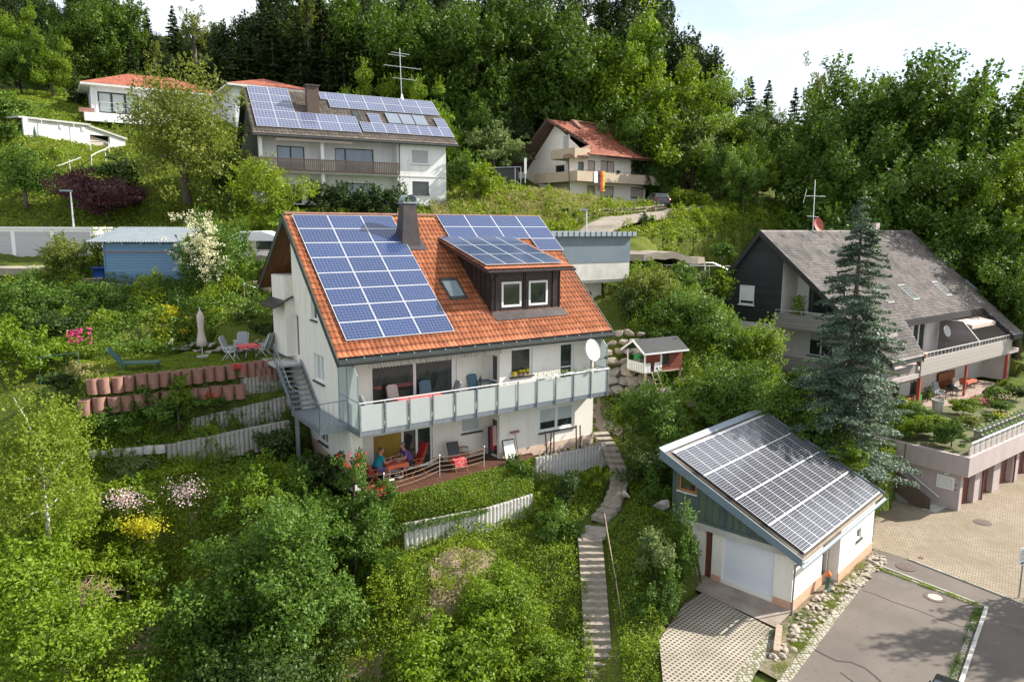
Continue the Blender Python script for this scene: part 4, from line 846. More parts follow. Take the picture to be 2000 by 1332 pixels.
for a, b in (((-.3, 0, 0), (-.3, -.33, .88)), ((.3, 0, 0), (.3, -.33, .88)), ((-.3, -.33, .88), (.3, -.33, .88)), ((-.3, 0, .02), (.3, 0, .02))): k.tube([a, b], .025, 4)
k.build('frame', M['dark'], T)
# poles in front of the right windows
for i, (u, v, z1, dx) in enumerate(((9.72, 7.0, -10.3, -.08), (9.86, 7.05, -10.4, .1), (10.15, 7.0, -10.4, 0), (11.55, 7.0, -10.3, 0), (11.72, 7.1, -10.3, 0))):
    k = MB(); k.tube([(u+dx, v-.05, z1), (u, v, -11.5)], .035, 6); o = k.build('garden_pole', M['darkwood']); o.location = FM.O; o.rotation_euler = (0, 0, -FM.th)
    tagk(o, ['leftmost dark pole of the five below the double window', 'leaning dark pole second from left below the double window', 'thick dark pole below the right half of the double window', 'dark pole standing by the right house corner', 'dark pole nearest the right house corner'][i], 'pole', 'dark poles in the stone bed')
# rope fence round the deck
RF = thing('rope_fence', 'low fence of three posts and sagging pale ropes along the edge of the deck', 'fence', FM.O, FM.th)
fps = [(.85, 7.75), (3.85, 6.95), (6.15, 6.95)]
for u, v in fps: k = MB(); k.cyl(u, v, ZD-.15, ZD+.95, .018, n=6); k.rev(u, v, [(0, ZD+.93), (.035, ZD+.96), (0, ZD+1.0)], 8); k.build('post', M['alu'], RF)
for i in range(2):
    a, b = fps[i], fps[i+1]; L = sqrt((a[0]-b[0])**2+(a[1]-b[1])**2)
    for j in range(4):
        k = MB(); z = ZD+.88-.2*j; n = 14; k.tube([(a[0]+(b[0]-a[0])*t/n, a[1]+(b[1]-a[1])*t/n, z-.06*L*4*(t/n)*(1-t/n)*.55) for t in range(n+1)], .009, 4); k.build('rope', M['palewood'], RF)
# balcony furniture
ZB = -8.6
CLOTHLAB['long dining table with red top on the balcony left'] = 'red cloth covering the long table on the glass balcony'
table('balcony_table', 'long dining table with red top on the balcony left', FM, 3.2, 6.45, ZB, 0, 2.0, .85, .74, 'white', 'greychair', 'redpattern', drop=.07)
for (u, v, th, lab, m_) in ((.85, 6.6, -pi/2, 'grey balcony chair left of the red table next to the glass screen', 'greychair'), (2.35, 5.85, 0, 'beige and grey balcony chair behind the left half of the red table', 'umb'), (3.9, 5.8, .2, 'blue slatted balcony chair behind the right half of the red table', 'bluechair'), (4.75, 6.35, pi/2, 'grey reclining balcony chair at the right end of the red table', 'greychair'), (6.45, 5.8, 0, 'dark blue upholstered balcony chair below the narrow side window', 'bluechair')):
    recliner('balcony_chair', lab, FM, u, v, ZB, th, m_, 'greychair' if m_ != 'umb' else 'palewood')
T = thing('patio_lantern', 'slim dark candle stand in front of the blue balcony chair', 'lantern', FM.w(6.2, 6.6, ZB), FM.th)
k = MB(); k.cyl(0, 0, 0, .03, .14, n=10); k.cyl(0, 0, .03, 1.0, .018, n=6); k.build('stand', M['black'], T); k = MB(); k.rev(0, 0, [(.06, 1.0), (.08, 1.02), (.08, 1.25), (.0, 1.4)], 6); k.build('head', M['black'], T)
T = thing('side_table', 'small dark table with blue cushions below the narrow side window', 'table', FM.w(6.95, 5.75, ZB), FM.th)
k = MB(); k.box(-.3, .3, -.25, .3, .86, .9); k.build('tabletop', M['bluechair'], T)
for a in (-.25, .25): k = MB(); k.cyl(a, 0, 0, .86, .02, n=5); k.build('leg', M['dark'], T)
def pot(label, loc, r=.15, h=.2, mt='redstone', plant=None, name='flower_pot', cat='flower pot', group=None, pr=1.5, pk='mid'):
    T = thing(name, label, cat, loc, 0, group)
    k = MB(); k.rev(0, 0, [(0, 0), (r*.72, 0), (r, h), (r*1.06, h), (r*1.06, h*.88), (r*.92, h*.88), (0, h*.86)], 12); k.build('pot', M[mt], T)
    if plant:
        rng = rg(); n = int(260*plant); P, Nn, B = crown_pts(rng, r*pr, r*pr, r*pr*.9, 8, n, br=.5, lo=-.3); P[:, 2] += h+r*pr*.55
        mo('plant', leaf_mesh('plant', P, Nn, max(.05, r*.3), LM[pk], rng), T)
    return T
pot('yellow watering pot on the sill of the square upper window', FM.w(8.1, 6.52, -7.5), .1, .2, 'yellow')
for i in range(3): pot(('left', 'middle', 'right')[i]+' one of the small clay flower pots on the square upper window sill', FM.w(8.4+i*.24, 6.52, -7.5), .08, .12, 'wood', 1, pk='gold')
for i, u in enumerate((9.15, 10.05, 10.6, 12.0)):
    rng = rg(); n = 120; C = np.stack([rng.normal(0, .05, n), rng.uniform(-.45, .45, n), rng.uniform(-.16, .18, n)], 1)
    T = thing('railing_planter', ['leftmost trailing plant box on the balcony handrail', 'second trailing plant box on the balcony handrail', 'third trailing plant box on the balcony handrail', 'plant box on the handrail next to the satellite dish'][i], 'planter', FM.w(u, 7.5, -7.44), FM.th, 'plant boxes on the balcony handrail')
    mo('plant', leaf_mesh('plant', C, rng.normal(size=(n, 3))+np.array([0, 0, .6]), .07, LM['grey'], rng), T); k = MB(); k.box(-.35, .35, -.16, -.04, -.1, -.01); k.build('box', M['white'], T)
# ================================================================ SOLAR GARAGE
G = thing('garage', 'garage with blue-grey gable, white door and single-pitch roof of dark solar panels', 'garage', FG.O, FG.th)
TG = tan(AG); gz_ = lambda v, o=.2: -.12-TG*v-o
PF = plane('u-', .15)
k = MB(); wall(k, PF, [(0, -5.5), (5.5, -5.5), (5.5, -2.72), (0, -2.72)], [(1.66, 2.02, -5.35, -3.1), (2.48, 4.74, -5.1, -3.15)], .3)
wall(k, plane('v', 5.5), [(.15, -6), (3.9, -6), (3.9, gz_(5.5)), (.15, gz_(5.5))], [(3.25, 3.75, -5.5, -3.4)], .2)
wall(k, plane('u-', 3.95), [(5.5, -6), (5.95, -6), (5.95, gz_(5.95, .12)), (5.5, gz_(5.5, .12))]); wall(k, plane('v', 5.95), [(3.95, -6), (8.3, -6), (8.3, gz_(5.95, .12)), (3.95, gz_(5.95, .12))], [(6.0, 6.6, -4.2, -3.7)], .15)
wall(k, plane('u+', 8.6), [(0, -6), (5.9, -6), (5.9, gz_(5.9, .15)), (0, -.3)]); wall(k, plane('v', .0), [(.15, -6), (8.6, -6), (8.6, -.35), (.15, -.35)])
k.build('wall', M['stucco'], G)
for b_ in ((.12, 3.9, 5.5, 5.53, -6, -4.98), (3.92, 8.3, 5.95, 5.98, -6, -5.0), (.12, .15, 4.74, 5.52, -5.5, -5.0), (.12, .15, 2.02, 2.48, -5.5, -5.0)):
    p = MB(); p.box(*b_); p.build('plinth', M['plinth'], G)
k = MB(); wall(k, plane('u-', .1), [(.03, -2.75), (5.35, -2.75), (.03, -.32)], [(.34, 1.2, -1.66, -.78)], .1)
for i in range(17): v = .1+i*.31; k.box(.07, .1, v, v+.03, -2.75, gz_(v)) if gz_(v) > -2.7 and not (.3 < v < 1.22) else None
k.box(.04, .16, -.02, 5.4, -2.86, -2.74); k.build('gable_cladding', M['greencopper'], G)
k = MB(); k.box(.02, .3, 1.3, 5.15, -3.12, -2.86); k.build('lintel', M['concrete'], G)
window(G, plane('u-', .1), .34, 1.2, -1.66, -.78, mf='orangeframe', fr=.08, ms='offwhite', rec=.1)
k = MB(); k.box(.28, .32, 2.48, 4.74, -5.1, -3.15)
for i in range(4): k.box(.27, .28, 2.5, 4.72, -5.06+i*.48, -5.04+i*.48)
k.build('garage_door', mat('white_door_steel', (.70, .73, .78), .45, col2=(.67, .70, .75), nscale=.5), G)
k = MB(); k.box(.3, .34, 1.66, 2.02, -5.35, -3.1); k.build('side_door', M['browndoor'], G)
k = MB(); k.box(3.3, 3.7, 5.35, 5.38, -5.4, -3.45); k.build('door', M['black'], G)
window(G, plane('v', 5.95), 6.0, 6.6, -4.2, -3.7, rec=.12, fr=.05)
RG = thing('roof', None, None); RG.parent = G
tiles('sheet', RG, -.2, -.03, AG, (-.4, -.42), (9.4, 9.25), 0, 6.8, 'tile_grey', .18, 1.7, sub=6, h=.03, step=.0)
k = MB(); k.slab([(-.42, -.22, gz_(-.22, .0)), (9.4, -.22, gz_(-.22, .0)), (9.25, 6.0, gz_(6.0, .0)), (-.44, 6.0, gz_(6.0, .0))], (0, 0, -.1)); k.build('slab', M['palewood'], RG)
k = MB()
for a, b, c_ in ((-.46, -.46, -.04), (9.4, 9.27, .04)): k.slab([(a, -.3, gz_(-.3, -.12)), (b, 6.06, gz_(6.06, -.12)), (b, 6.06, gz_(6.06, .2)), (a, -.3, gz_(-.3, .3))], (c_, 0, 0))
k.box(-.46, 9.4, -.34, -.3, gz_(-.3, .3), gz_(-.3, -.12)); k.build('fascia', M['bluefascia'], RG)
k = MB(); k.slab([(-.5, -.36, gz_(-.36, -.16)), (9.44, -.36, gz_(-.36, -.16)), (9.4, -.12, gz_(-.12, -.1)), (-.48, -.12, gz_(-.12, -.1))], (0, 0, -.03)); k.build('ridge_flashing', M['zinc'], RG)
k = MB(); n = 10
for i in range(n): a0, a1 = pi+pi*i/n, pi+pi*(i+1)/n; k.slab([(-.5, 6.14+.085*cos(a0), gz_(6.1, .1)+.085*sin(a0)), (9.35, 6.14+.085*cos(a0), gz_(6.1, .1)+.085*sin(a0)), (9.35, 6.14+.085*cos(a1), gz_(6.1, .1)+.085*sin(a1)), (-.5, 6.14+.085*cos(a1), gz_(6.1, .1)+.085*sin(a1))], (0, .0, -.008))
k.build('gutter', M['zinc'], RG)
k = MB(); k.tube([(.02, 6.1, -3.1), (.0, 5.62, -3.35), (.0, 5.6, -5.42)], .045, 8); k.build('downpipe', M['steel'], RG)
mg = module_mesh('garage_solar_panel', .795, 1.555, 'pv_mono', fw=.016)
k = MB()
for j in range(5):
    s_ = .08+1.6*j; v0, v1 = (s_-.05)*cos(AG), (s_+.06)*cos(AG)
    k.slab([(0, v0, gz_(v0, -.10)), (8.93, v0, gz_(v0, -.10)), (8.93, v1, gz_(v1, -.10)), (0, v1, gz_(v1, -.10))], (0, 0, .03))
k.build('mounting_rail', M['alu'], RG)
put_modules(G, mg, .795, 1.555, 0, -.12, AG, .10, [(.0+.812*i, .10+1.6*j) for j in range(4) for i in range(11)])
# ================================================================ GARAGE BLOCK WITH ROOF GARDEN
K = thing('garage_block', 'long mauve concrete garage block with brown doors and a garden on its flat roof', 'garages', F4.O, F4.th)
doors = [(.35, 1.95), (3.05, 4.55), (5.55, 7.4), (8.4, 10.2), (11.2, 13.0), (14, 15.8)]
k = MB(); wall(k, plane('v', 0), [(0, -.3), (22, -.3), (22, 2.1), (0, 2.1)], [(a, b, -.05, 2.05) for a, b in doors], .36)
wall(k, plane('u-', 0), [(-8, -.4), (0, -.4), (0, 2.1), (-8, 2.1)]); k.box(0, 22, -8, -7.9, -.5, 2.1); k.build('wall', M['mauve'], K)
for a, b in doors: k = MB(); k.box(a, b, -.34, -.30, -.05, 2.05); k.build('garage_door', M['browndoor'], K)
k = MB(); k.box(-.28, 22, -8, .42, 2.05, 3.12); k.build('roof_slab', M['mauve'], K)
for u in (2.9, 7.6): k = MB(); k.tube([(u, .06, 0), (u, .06, 2.1)], .05, 6); k.build('downpipe', M['browndoor'], K)
for v in (-2.85,): k = MB(); k.box(-.31, -.28, v, v+.03, 2.05, 3.12); k.build('joint', M['dark'], K)
k = MB(); k.box(.1, 22, .18, .24, 3.12, 3.62); k.build('parapet_boards', M['greywood_light'], K)
k = MB(); k.tube([(.05, .32, 3.84), (22, .32, 3.84)], .05, 4)
for i in range(30): u = .1+i*.75; k.tube([(u, .3, 3.15), (u, .32, 3.84)], .022, 4)
k.build('railing', M['white'], K)
k = MB(); k.box(-.04, -.01, -1.18, -.28, 1.05, 1.78); sg = k.build('notice_board', M['white'], K)
k = MB()
for a, b, c_, d in ((-1.05, -.42, 1.62, 1.64), (-1.05, -.42, 1.18, 1.2), (-1.05, -1.03, 1.18, 1.64), (-.44, -.42, 1.18, 1.64), (-.95, -.5, 1.52, 1.535), (-.95, -.62, 1.44, 1.455), (-.95, -.5, 1.36, 1.375), (-.85, -.6, 1.28, 1.295)): k.box(-.046, -.04, a, b, c_, d)
k.build('printed_outline', M['shutter_grey'], sg)
k = MB(); k.box(-.1, 0, -.8, -.6, 1.88, 1.96); k.build('wall_lamp', M['white'], K)
k = MB(); k.box(-.03, 0, -.25, -.18, 1.35, 1.42); k.box(-.03, 0, -.25, -.18, 1.1, 1.15); k.build('bell_plate', M['dark'], K)
# side stair
ST = thing('block_stair', 'dark concrete stair with a white rail down the left side of the garage block', 'stairs', F4.O, F4.th)
for i in range(9): k = MB(); k.box(-1.0, 0-.02, -1.5-i*.28, -1.22-i*.28, -.4, .13+i*.17); k.build('step', M['palisade'], ST)
k = MB(); k.slab([(-1.12, -.95, .62), (-1.12, -4.1, 2.45), (-1.12, -4.1, 1.25), (-1.12, -1.0, -.5)], (.08, 0, 0)); k.build('side_panel', M['brownrail'], ST)
k = MB(); k.box(-1.25, .0, -1.25, -.6, -.2, .02); k.build('bottom_slab', M['concrete'], ST)
k = MB(); k.tube([(-.12, -.95, .52), (-.12, -4.1, 2.35)], .03, 6); k.build('rail', M['white'], ST)
# ================================================================ DARK TERRACED HOUSE
Hd = thing('dark_house', 'dark slate-clad house with a huge grey tiled roof, four skylights and long board balconies', 'house', F4.O, F4.th)
AD = R(39.17); TD = tan(AD); dzf = lambda v, o=0.: 14.86-TD*(v+15.1)-o if v > -15.1 else 14.86-1.25*(-15.1-v)-o
ROOFD = [(2, -16), (27, -16), (27, -3), (22.2, -3), (22.2, -5.35), (22.3, -7.62), (9.1, -7.62), (7.0, -5.35), (7.0, -3), (2, -3)]
RD = thing('roof', None, None); RD.parent = Hd
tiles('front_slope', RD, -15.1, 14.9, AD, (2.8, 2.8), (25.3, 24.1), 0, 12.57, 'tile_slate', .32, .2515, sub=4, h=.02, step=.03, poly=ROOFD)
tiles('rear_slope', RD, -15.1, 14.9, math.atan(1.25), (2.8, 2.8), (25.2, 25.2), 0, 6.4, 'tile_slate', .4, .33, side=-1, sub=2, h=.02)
k = MB()
k.slab([(3, -15.1, 14.84), (25.2, -15.1, 14.84), (23.5, -7.65, dzf(-7.65, .02)), (3, -7.65, dzf(-7.65, .02))], (0, 0, -.25)); k.slab([(3, -7.65, dzf(-7.65, .03)), (9.0, -7.65, dzf(-7.65, .03)), (6.95, -5.4, dzf(-5.4, .03)), (3, -5.4, dzf(-5.4, .03))], (0, 0, -.25)); k.slab([(22.3, -7.65, dzf(-7.65, .03)), (24.4, -7.65, dzf(-7.65, .03)), (24.1, -5.4, dzf(-5.4, .03)), (22.2, -5.4, dzf(-5.4, .03))], (0, 0, -.3))
k.slab([(2.9, -15.1, 14.8), (25, -15.1, 14.8), (25, -19, dzf(-19, .05)), (2.9, -19, dzf(-19, .05))], (0, 0, -.25)); k.build('slab', M['dark'], RD)
k = MB()
k.slab([(2.78, -15.1, 14.95), (2.78, -5.35, dzf(-5.35, -.08)), (2.78, -5.35, dzf(-5.35, .3)), (2.78, -15.1, 14.5)], (.06, 0, 0)); k.slab([(2.78, -15.1, 14.95), (2.78, -19.1, dzf(-19.1, -.08)), (2.78, -19.1, dzf(-19.1, .3)), (2.78, -15.1, 14.5)], (.06, 0, 0))
k.box(9.0, 22.3, -7.7, -7.62, dzf(-7.65, .36), dzf(-7.65, -.03)); k.slab([(22.25, -7.65, dzf(-7.65, .36)), (22.25, -7.65, dzf(-7.65, -.05)), (22.2, -5.35, dzf(-5.35, -.05)), (22.2, -5.35, dzf(-5.35, .36))], (-.08, 0, 0))
k.slab([(9.05, -7.65, dzf(-7.65, .36)), (9.05, -7.65, dzf(-7.65, -.05)), (6.95, -5.35, dzf(-5.35, -.05)), (6.95, -5.35, dzf(-5.35, .36))], (.08, 0, 0)); k.build('barge_board', M['blackwood'], RD)
for a, b, c_ in ((9.25, 10.3, 'leftmost skylight partly behind the spruce'), (13.0, 14.4, None), (18.5, 20.1, None), (24.2, 25.0, None)): skylight(Hd, a, min(b, a+1.15), -10.2, -8.95, lambda v: dzf(v, .02), .12)
for u in (4.7, 7.3, 9.6, 11.9, 14.3, 16.6, 19, 21.3, 23): k = MB(); k.slab([(u, -14.75, dzf(-14.75, -.03)), (u+.3, -14.75, dzf(-14.75, -.03)), (u+.26, -14.5, dzf(-14.5, -.13)), (u+.04, -14.5, dzf(-14.5, -.13))], (0, 0, -.12)); k.build('roof_vent', M['dark'], RD)
k = MB(); k.box(18.7, 19.3, -15.3, -14.9, 14.3, 15.5); k.build('chimney', M['shutter'], Hd)
k = MB(); k.tube([(9.55, -15.1, 14.5), (9.4, -15.1, 18.6)], .03, 5); k.tube([(8.3, -15.1, 17.4), (10.9, -15.1, 17.45)], .02, 4); k.tube([(8.6, -15.1, 15.95), (10.2, -15.1, 15.9)], .018, 4)
for i in range(7): u = 9.0+i*.28; k.tube([(u, -15.35, 17.42), (u, -14.85, 17.42)], .012, 4)
k.tube([(8.35, -15.3, 16.9), (8.35, -15.1, 17.9)], .02, 4); k.build('antenna', M['alu'], Hd)
k = MB(); ax = Vector((-.35, .85, .3)).normalized(); e1 = ax.cross(Vector((0, 0, 1))).normalized(); e2 = ax.cross(e1); V = []
for r, h in prof: V += [tuple(Vector((9.75, -14.85, 15.3))+(e1*cos(2*pi*i/n)*.75+e2*sin(2*pi*i/n))*r*1.1+ax*h) for i in range(n)]
k.add(V, [[i*n+j, i*n+(j+1) % n, (i+1)*n+(j+1) % n, (i+1)*n+j] for i in range(3) for j in range(n)]); k.build('satellite_dish', M['redpaint'], Hd, True)
PE = plane('u-', 3.1)
k = MB(); wall(k, PE, [(-18.8, 8.4), (-13.3, 8.4), (-13.3, dzf(-13.3, .1)), (-15.1, 14.7), (-18.8, dzf(-18.8, .1))], [(-16.7, -15.45, 9.6, 11.0)], .12)
k.build('slate_cladding', M['blackwood'], Hd)
window(Hd, PE, -16.7, -15.45, 9.6, 11.0, blind=.8, mb_='white', rec=.1, fr=.09, ms='white', name='shuttered_window')
k = MB(); wall(k, PE, [(-18.8, 3), (-13.3, 3), (-13.3, 8.4), (-18.8, 8.4)]); wall(k, plane('u-', 5.0), [(-13.3, 3), (-6.2, 3), (-6.2, dzf(-6.2, .3)), (-13.3, dzf(-13.3, .3))], [(-12.2, -10.4, 6.3, 8.1), (-12.6, -9.6, 3.2, 5.2), (-12.4, -9.8, 9.2, 11.2)], .15)
k.poly([(3.1, -13.3, 3), (5, -13.3, 3), (5, -13.3, dzf(-13.3, .3)), (3.1, -13.3, dzf(-13.3, .3))])
k.box(3.1, 24.5, -18.7, -18.6, 3, 9.8); k.poly([(24.5, -18.8, 3), (24.5, -6.2, 3), (24.5, -6.2, dzf(-6.2, .3)), (24.5, -15.1, 14.6), (24.5, -18.8, 9.8)])
PH = plane('v', -8.7); wall(k, PH, [(5, 5.8), (24.5, 5.8), (24.5, dzf(-8.7, .3)), (5, dzf(-8.7, .3))], [(9.6, 10.6, 6.0, 8.3), (11.0, 12.6, 6.0, 8.3), (12.9, 15.0, 6.0, 8.3), (18.9, 21.6, 6.0, 8.0)], .15)
PJ = plane('v', -8.2); wall(k, PJ, [(3.1, 3.0), (24.5, 3.0), (24.5, 5.6), (3.1, 5.6)], [(8.6, 10.4, 3.1, 5.2), (12, 13.8, 3.1, 5.2), (16.4, 18.2, 3.1, 5.3)], .15)
k.build('wall', M['stucco_warm'], Hd)
window(Hd, plane('u-', 5.0), -12.2, -10.4, 6.3, 8.1, cols=2, blind=.4); window(Hd, plane('u-', 5.0), -12.6, -9.6, 3.2, 5.2, cols=3, sill=False, mf='dark'); window(Hd, plane('u-', 5.0), -12.4, -9.8, 9.2, 11.2, cols=2, sill=False, mf='dark')
for a, b in ((9.6, 10.6), (11.0, 12.6), (12.9, 15.0)): window(Hd, PH, a, b, 6.0, 8.3, cols=1 if b-a < 1.5 else 2, sill=False, fr=.1, name='balcony_door')
window(Hd, PH, 18.9, 21.6, 6.0, 8.0, cols=3, sill=False, mf='browndoor', name='balcony_door')
for a, b in ((8.6, 10.4), (12, 13.8), (16.4, 18.2)): window(Hd, PJ, a, b, 3.1, 5.2, cols=2, sill=False, fr=.08, mf='dark', name='terrace_door')
k = MB(); k.box(3.0, 24.5, -8.7, -5.7, 5.45, 5.75); k.box(2.6, 5.0, -13.3, -6.2, 8.35, 8.5); k.box(2.6, 5.0, -13.3, -6.2, 5.4, 5.6); k.build('balcony_slab', M['mauve'], Hd)
k = MB(); k.box(7.4, 22.7, -5.72, -5.64, 5.55, 6.66); k.build('long_balcony_boards', M['greywood_light'], Hd)
k = MB(); k.tube([(7.4, -5.66, 7.02), (22.7, -5.66, 7.0)], .035, 4)
for i in range(28): u = 7.5+i*.56; k.tube([(u, -5.68, 6.5), (u, -5.66, 7.0)], .022, 4)
k.build('long_balcony_rail', M['offwhite'], Hd)
k = MB(); k.box(3.0, 7.38, -5.9, -5.82, 5.3, 6.3); k.box(2.5, 2.58, -13.35, -6.0, 5.45, 6.5); k.box(2.5, 2.58, -13.35, -8.5, 8.35, 9.3); k.box(2.5, 3.2, -13.4, -13.33, 8.35, 9.3); k.build('gable_balcony_boards', M['greywood'], Hd)
k = MB(); k.tube([(2.55, -13.35, 9.55), (2.55, -8.4, 9.55)], .025, 4)
for i in range(6): v = -13.3+i*.95; k.tube([(2.55, v, 9.3), (2.55, v, 9.55)], .015, 4)
k.build('gable_balcony_rail', M['alu'], Hd)
k = MB(); k.slab([(16.9, -8.6, 5.75), (16.9, -5.8, 5.75), (16.9, -5.8, 6.9), (16.9, -7.0, 8.25), (16.9, -8.6, 8.3)], (.08, 0, 0)); k.build('balcony_partition', M['greywood'], Hd)
k = MB(); k.tube([(16.86, -8.6, 8.32), (16.86, -7.0, 8.28), (16.86, -5.75, 6.9), (16.86, -5.75, 5.7)], .04, 4); k.build('partition_frame', M['offwhite'], Hd)
k = MB(); k.slab([(17.4, -8.6, 8.35), (21.7, -8.6, 8.35), (21.7, -6.6, 7.95), (17.4, -6.6, 7.95)], (0, 0, .06)); k.slab([(17.4, -6.6, 7.97), (21.7, -6.6, 7.97), (21.7, -6.6, 7.72), (17.4, -6.6, 7.72)], (0, .03, 0)); k.build('awning', M['umb'], Hd)
for b_ in ((7.6, 7.8, -5.9, -5.7, 3.0, 5.5), (22.4, 22.6, -5.9, -5.7, 3, 7), (15, 15.15, -5.9, -5.75, 3, 5.5)): k = MB(); k.box(*b_); k.build('balcony_post', M['redpaint'], Hd)
k = MB(); ax = Vector((-.1, .95, .3)).normalized(); e1 = ax.cross(Vector((0, 0, 1))).normalized(); e2 = ax.cross(e1); V = []
for r, h in prof: V += [tuple(Vector((16.3, -7.9, 7.5))+(e1*cos(2*pi*i/n)+e2*sin(2*pi*i/n))*r*.9+ax*h) for i in range(n)]
k.add(V, [[i*n+j, i*n+(j+1) % n, (i+1)*n+(j+1) % n, (i+1)*n+j] for i in range(3) for j in range(n)]); k.build('balcony_dish', M['offwhite'], Hd, True)
# ================================================================ HOUSE WITH BROWN BALCONY (upper left)
B2 = thing('upper_house', 'white house higher up the slope with brown slatted balcony and blue solar panels', 'house', F2.O, F2.th)
T2 = tan(A2); r2 = lambda v, o=.2: -.1-T2*abs(v)-o
RU = thing('roof', None, None); RU.parent = B2
tiles('front_slope', RU, 0, -.1, A2, (-.35, -.42), (16.1, 16.35), 0, 6.95, 'tile_grey', .3, .34, sub=3, h=.03)
tiles('rear_slope', RU, 0, -.1, A2, (-.35, -.42), (16.1, 16.35), 0, 6.9, 'tile_grey', .4, .34, side=-1, sub=2)
k = MB()
for sg_ in (1, -1): k.slab([(-.35, 0, r2(0, .04)), (16.1, 0, r2(0, .04)), (16.35, 5.46*sg_, r2(5.46, .04)), (-.42, 5.46*sg_, r2(5.46, .04))], (0, 0, -.18))
k.tube([(-.42, 5.56, r2(5.5, .1)), (16.37, 5.56, r2(5.5, .1))], .08, 6); k.build('slab', M['dark'], RU)
k = MB(); P2 = plane('v', 4.95); P2b = plane('v', 3.5)
wall(k, P2, [(11.2, -9.6), (15.4, -9.6), (15.4, r2(4.95)), (11.2, r2(4.95))], [(12.27, 13.85, -6.08, -4.88), (12.32, 13.81, -8.6, -7.52)], .12)
wall(k, P2b, [(.1, -9.6), (11.2, -9.6), (11.2, r2(3.5)), (.1, r2(3.5))], [(1.6, 3.75, -7.0, -5.0), (6.2, 9.45, -6.9, -4.95), (1.9, 3.4, -9.5, -8.0), (6.3, 9.5, -9.5, -7.75)], .12)
for u in (.05, 4.75, 11.05): k.box(u, u+.25, 3.5, 4.95, -9.6, r2(4.95))
k.box(.1, 15.4, -4.9, -4.8, -9.6, r2(4.9)); k.box(.1, 11.2, 3.5, 5.0, -7.2, -7.02)
for u in (.08, 15.38): k.poly([(u, -4.9, -9.6), (u, 4.95 if u > 1 else 3.5, -9.6), (u, 4.95 if u > 1 else 3.5, r2(4.95)), (u, 0, r2(0)), (u, -4.9, r2(4.9))])
k.build('wall', M['stucco_white'], B2)
k = MB(); k.slab([(.0, -4.9, -7.3), (.0, 4.4, -7.3), (0, 4.4, r2(4.4)), (0, 0, r2(0)), (0, -4.9, r2(4.9))], (.06, 0, 0)); k.build('black_gable_cladding', M['blackwood'], B2)
k = MB(); k.box(11.15, 15.45, 4.95, 4.99, -7.16, -7.08); k.build('ledge', M['offwhite'], B2)
window(B2, P2, 12.27, 13.85, -6.08, -4.88, blind=.97, mb_='shutter_grey', rec=.1, ms='offwhite', name='shuttered_window'); window(B2, P2, 12.32, 13.81, -8.6, -7.52, mf='dark', fr=.06, rec=.1)
window(B2, P2b, 1.6, 3.75, -7.0, -5.0, cols=2, mf='black', mg='glassblue', sill=False, fr=.08, name='balcony_door'); window(B2, P2b, 6.2, 9.45, -6.9, -4.95, splits=[.27], mf='black', mg='glassblue', sill=False, fr=.08, name='balcony_door')
window(B2, P2b, 1.9, 3.4, -9.5, -8.0, mf='dark', sill=False); window(B2, P2b, 6.3, 9.5, -9.5, -7.75, splits=[.27], mf='black', mg='glassblue', sill=False, fr=.08, name='terrace_door')
k = MB()
for z in (-6.14, -6.98): k.box(-.6, 11.15, 5.2, 5.26, z-.05, z+.04); k.box(-.66, -.6, 3, 5.26, z-.05, z+.04)
for i in range(78): u = -.55+i*.15; k.box(u, u+.1, 5.26, 5.285, -7.08, -6.12)
for i in range(14): v = 3.1+i*.15; k.box(-.69, -.66, v, v+.1, -7.08, -6.12)
k.build('slatted_balcony', M['brownrail'], B2)
k = MB(); k.box(-.6, 11.15, 4.9, 5.2, -7.15, -7.0); k.box(-.6, .1, 3, 5.2, -7.15, -7.0); k.build('balcony_floor', M['offwhite'], B2)
k = MB(); k.slab([(1.3, 4.2, -4.45), (7.2, 4.2, -4.45), (7.2, 5.3, -4.6), (1.3, 5.3, -4.6)], (0, 0, .05)); k.slab([(1.3, 5.3, -4.6), (7.2, 5.3, -4.6), (7.2, 5.32, -4.78), (1.3, 5.32, -4.78)], (0, .02, 0)); k.build('awning', M['umb'], B2)
k = MB(); k.tube([(11.3, 5.4, -4.4), (11.2, 5.03, -4.7), (11.2, 5.03, -9.3)], .045, 6); k.build('downpipe', M['dark'], B2)
k = MB(); k.box(4.25, 5.2, 2.1, 2.9, -2.4, -.1); k.box(4.15, 5.3, 2.0, 3.0, -.1, -.02); k.build('chimney', M['brownrail'], B2)
k = MB(); k.tube([(13.2, 0, -.2), (13.1, 0, 4.3)], .035, 5)
for z, a, b in ((3.9, 12.3, 14.0), (3.7, 12.0, 13.6), (2.75, 11.6, 15.1), (1.75, 12.4, 14.6)): k.tube([(a, 0, z), (b, 0, z-.05)], .02, 4)
for i in range(9): u = 11.8+i*.38; k.tube([(u, -.3, 2.72), (u, .3, 2.72)], .012, 4)
k.rev(13.2, 0, [(.25, -.15), (.12, .1), (.06, .4)], 8); k.build('antenna', M['alu'], B2)
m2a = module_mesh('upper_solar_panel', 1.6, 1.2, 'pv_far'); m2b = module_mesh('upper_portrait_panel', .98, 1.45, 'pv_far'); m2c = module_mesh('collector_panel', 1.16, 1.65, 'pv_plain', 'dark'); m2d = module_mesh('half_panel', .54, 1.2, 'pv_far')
put_modules(B2, m2a, 1.6, 1.2, 0, -.1, A2, .1, [(1.62*i, .05+1.215*j) for j in range(5) for i in range(2)]+[(3.26+1.62*i, 3.70+1.215*j) for j in range(2) for i in range(3)]+[(6.32+1.62*i, .05+1.215*j) for j in range(2) for i in range(6)])
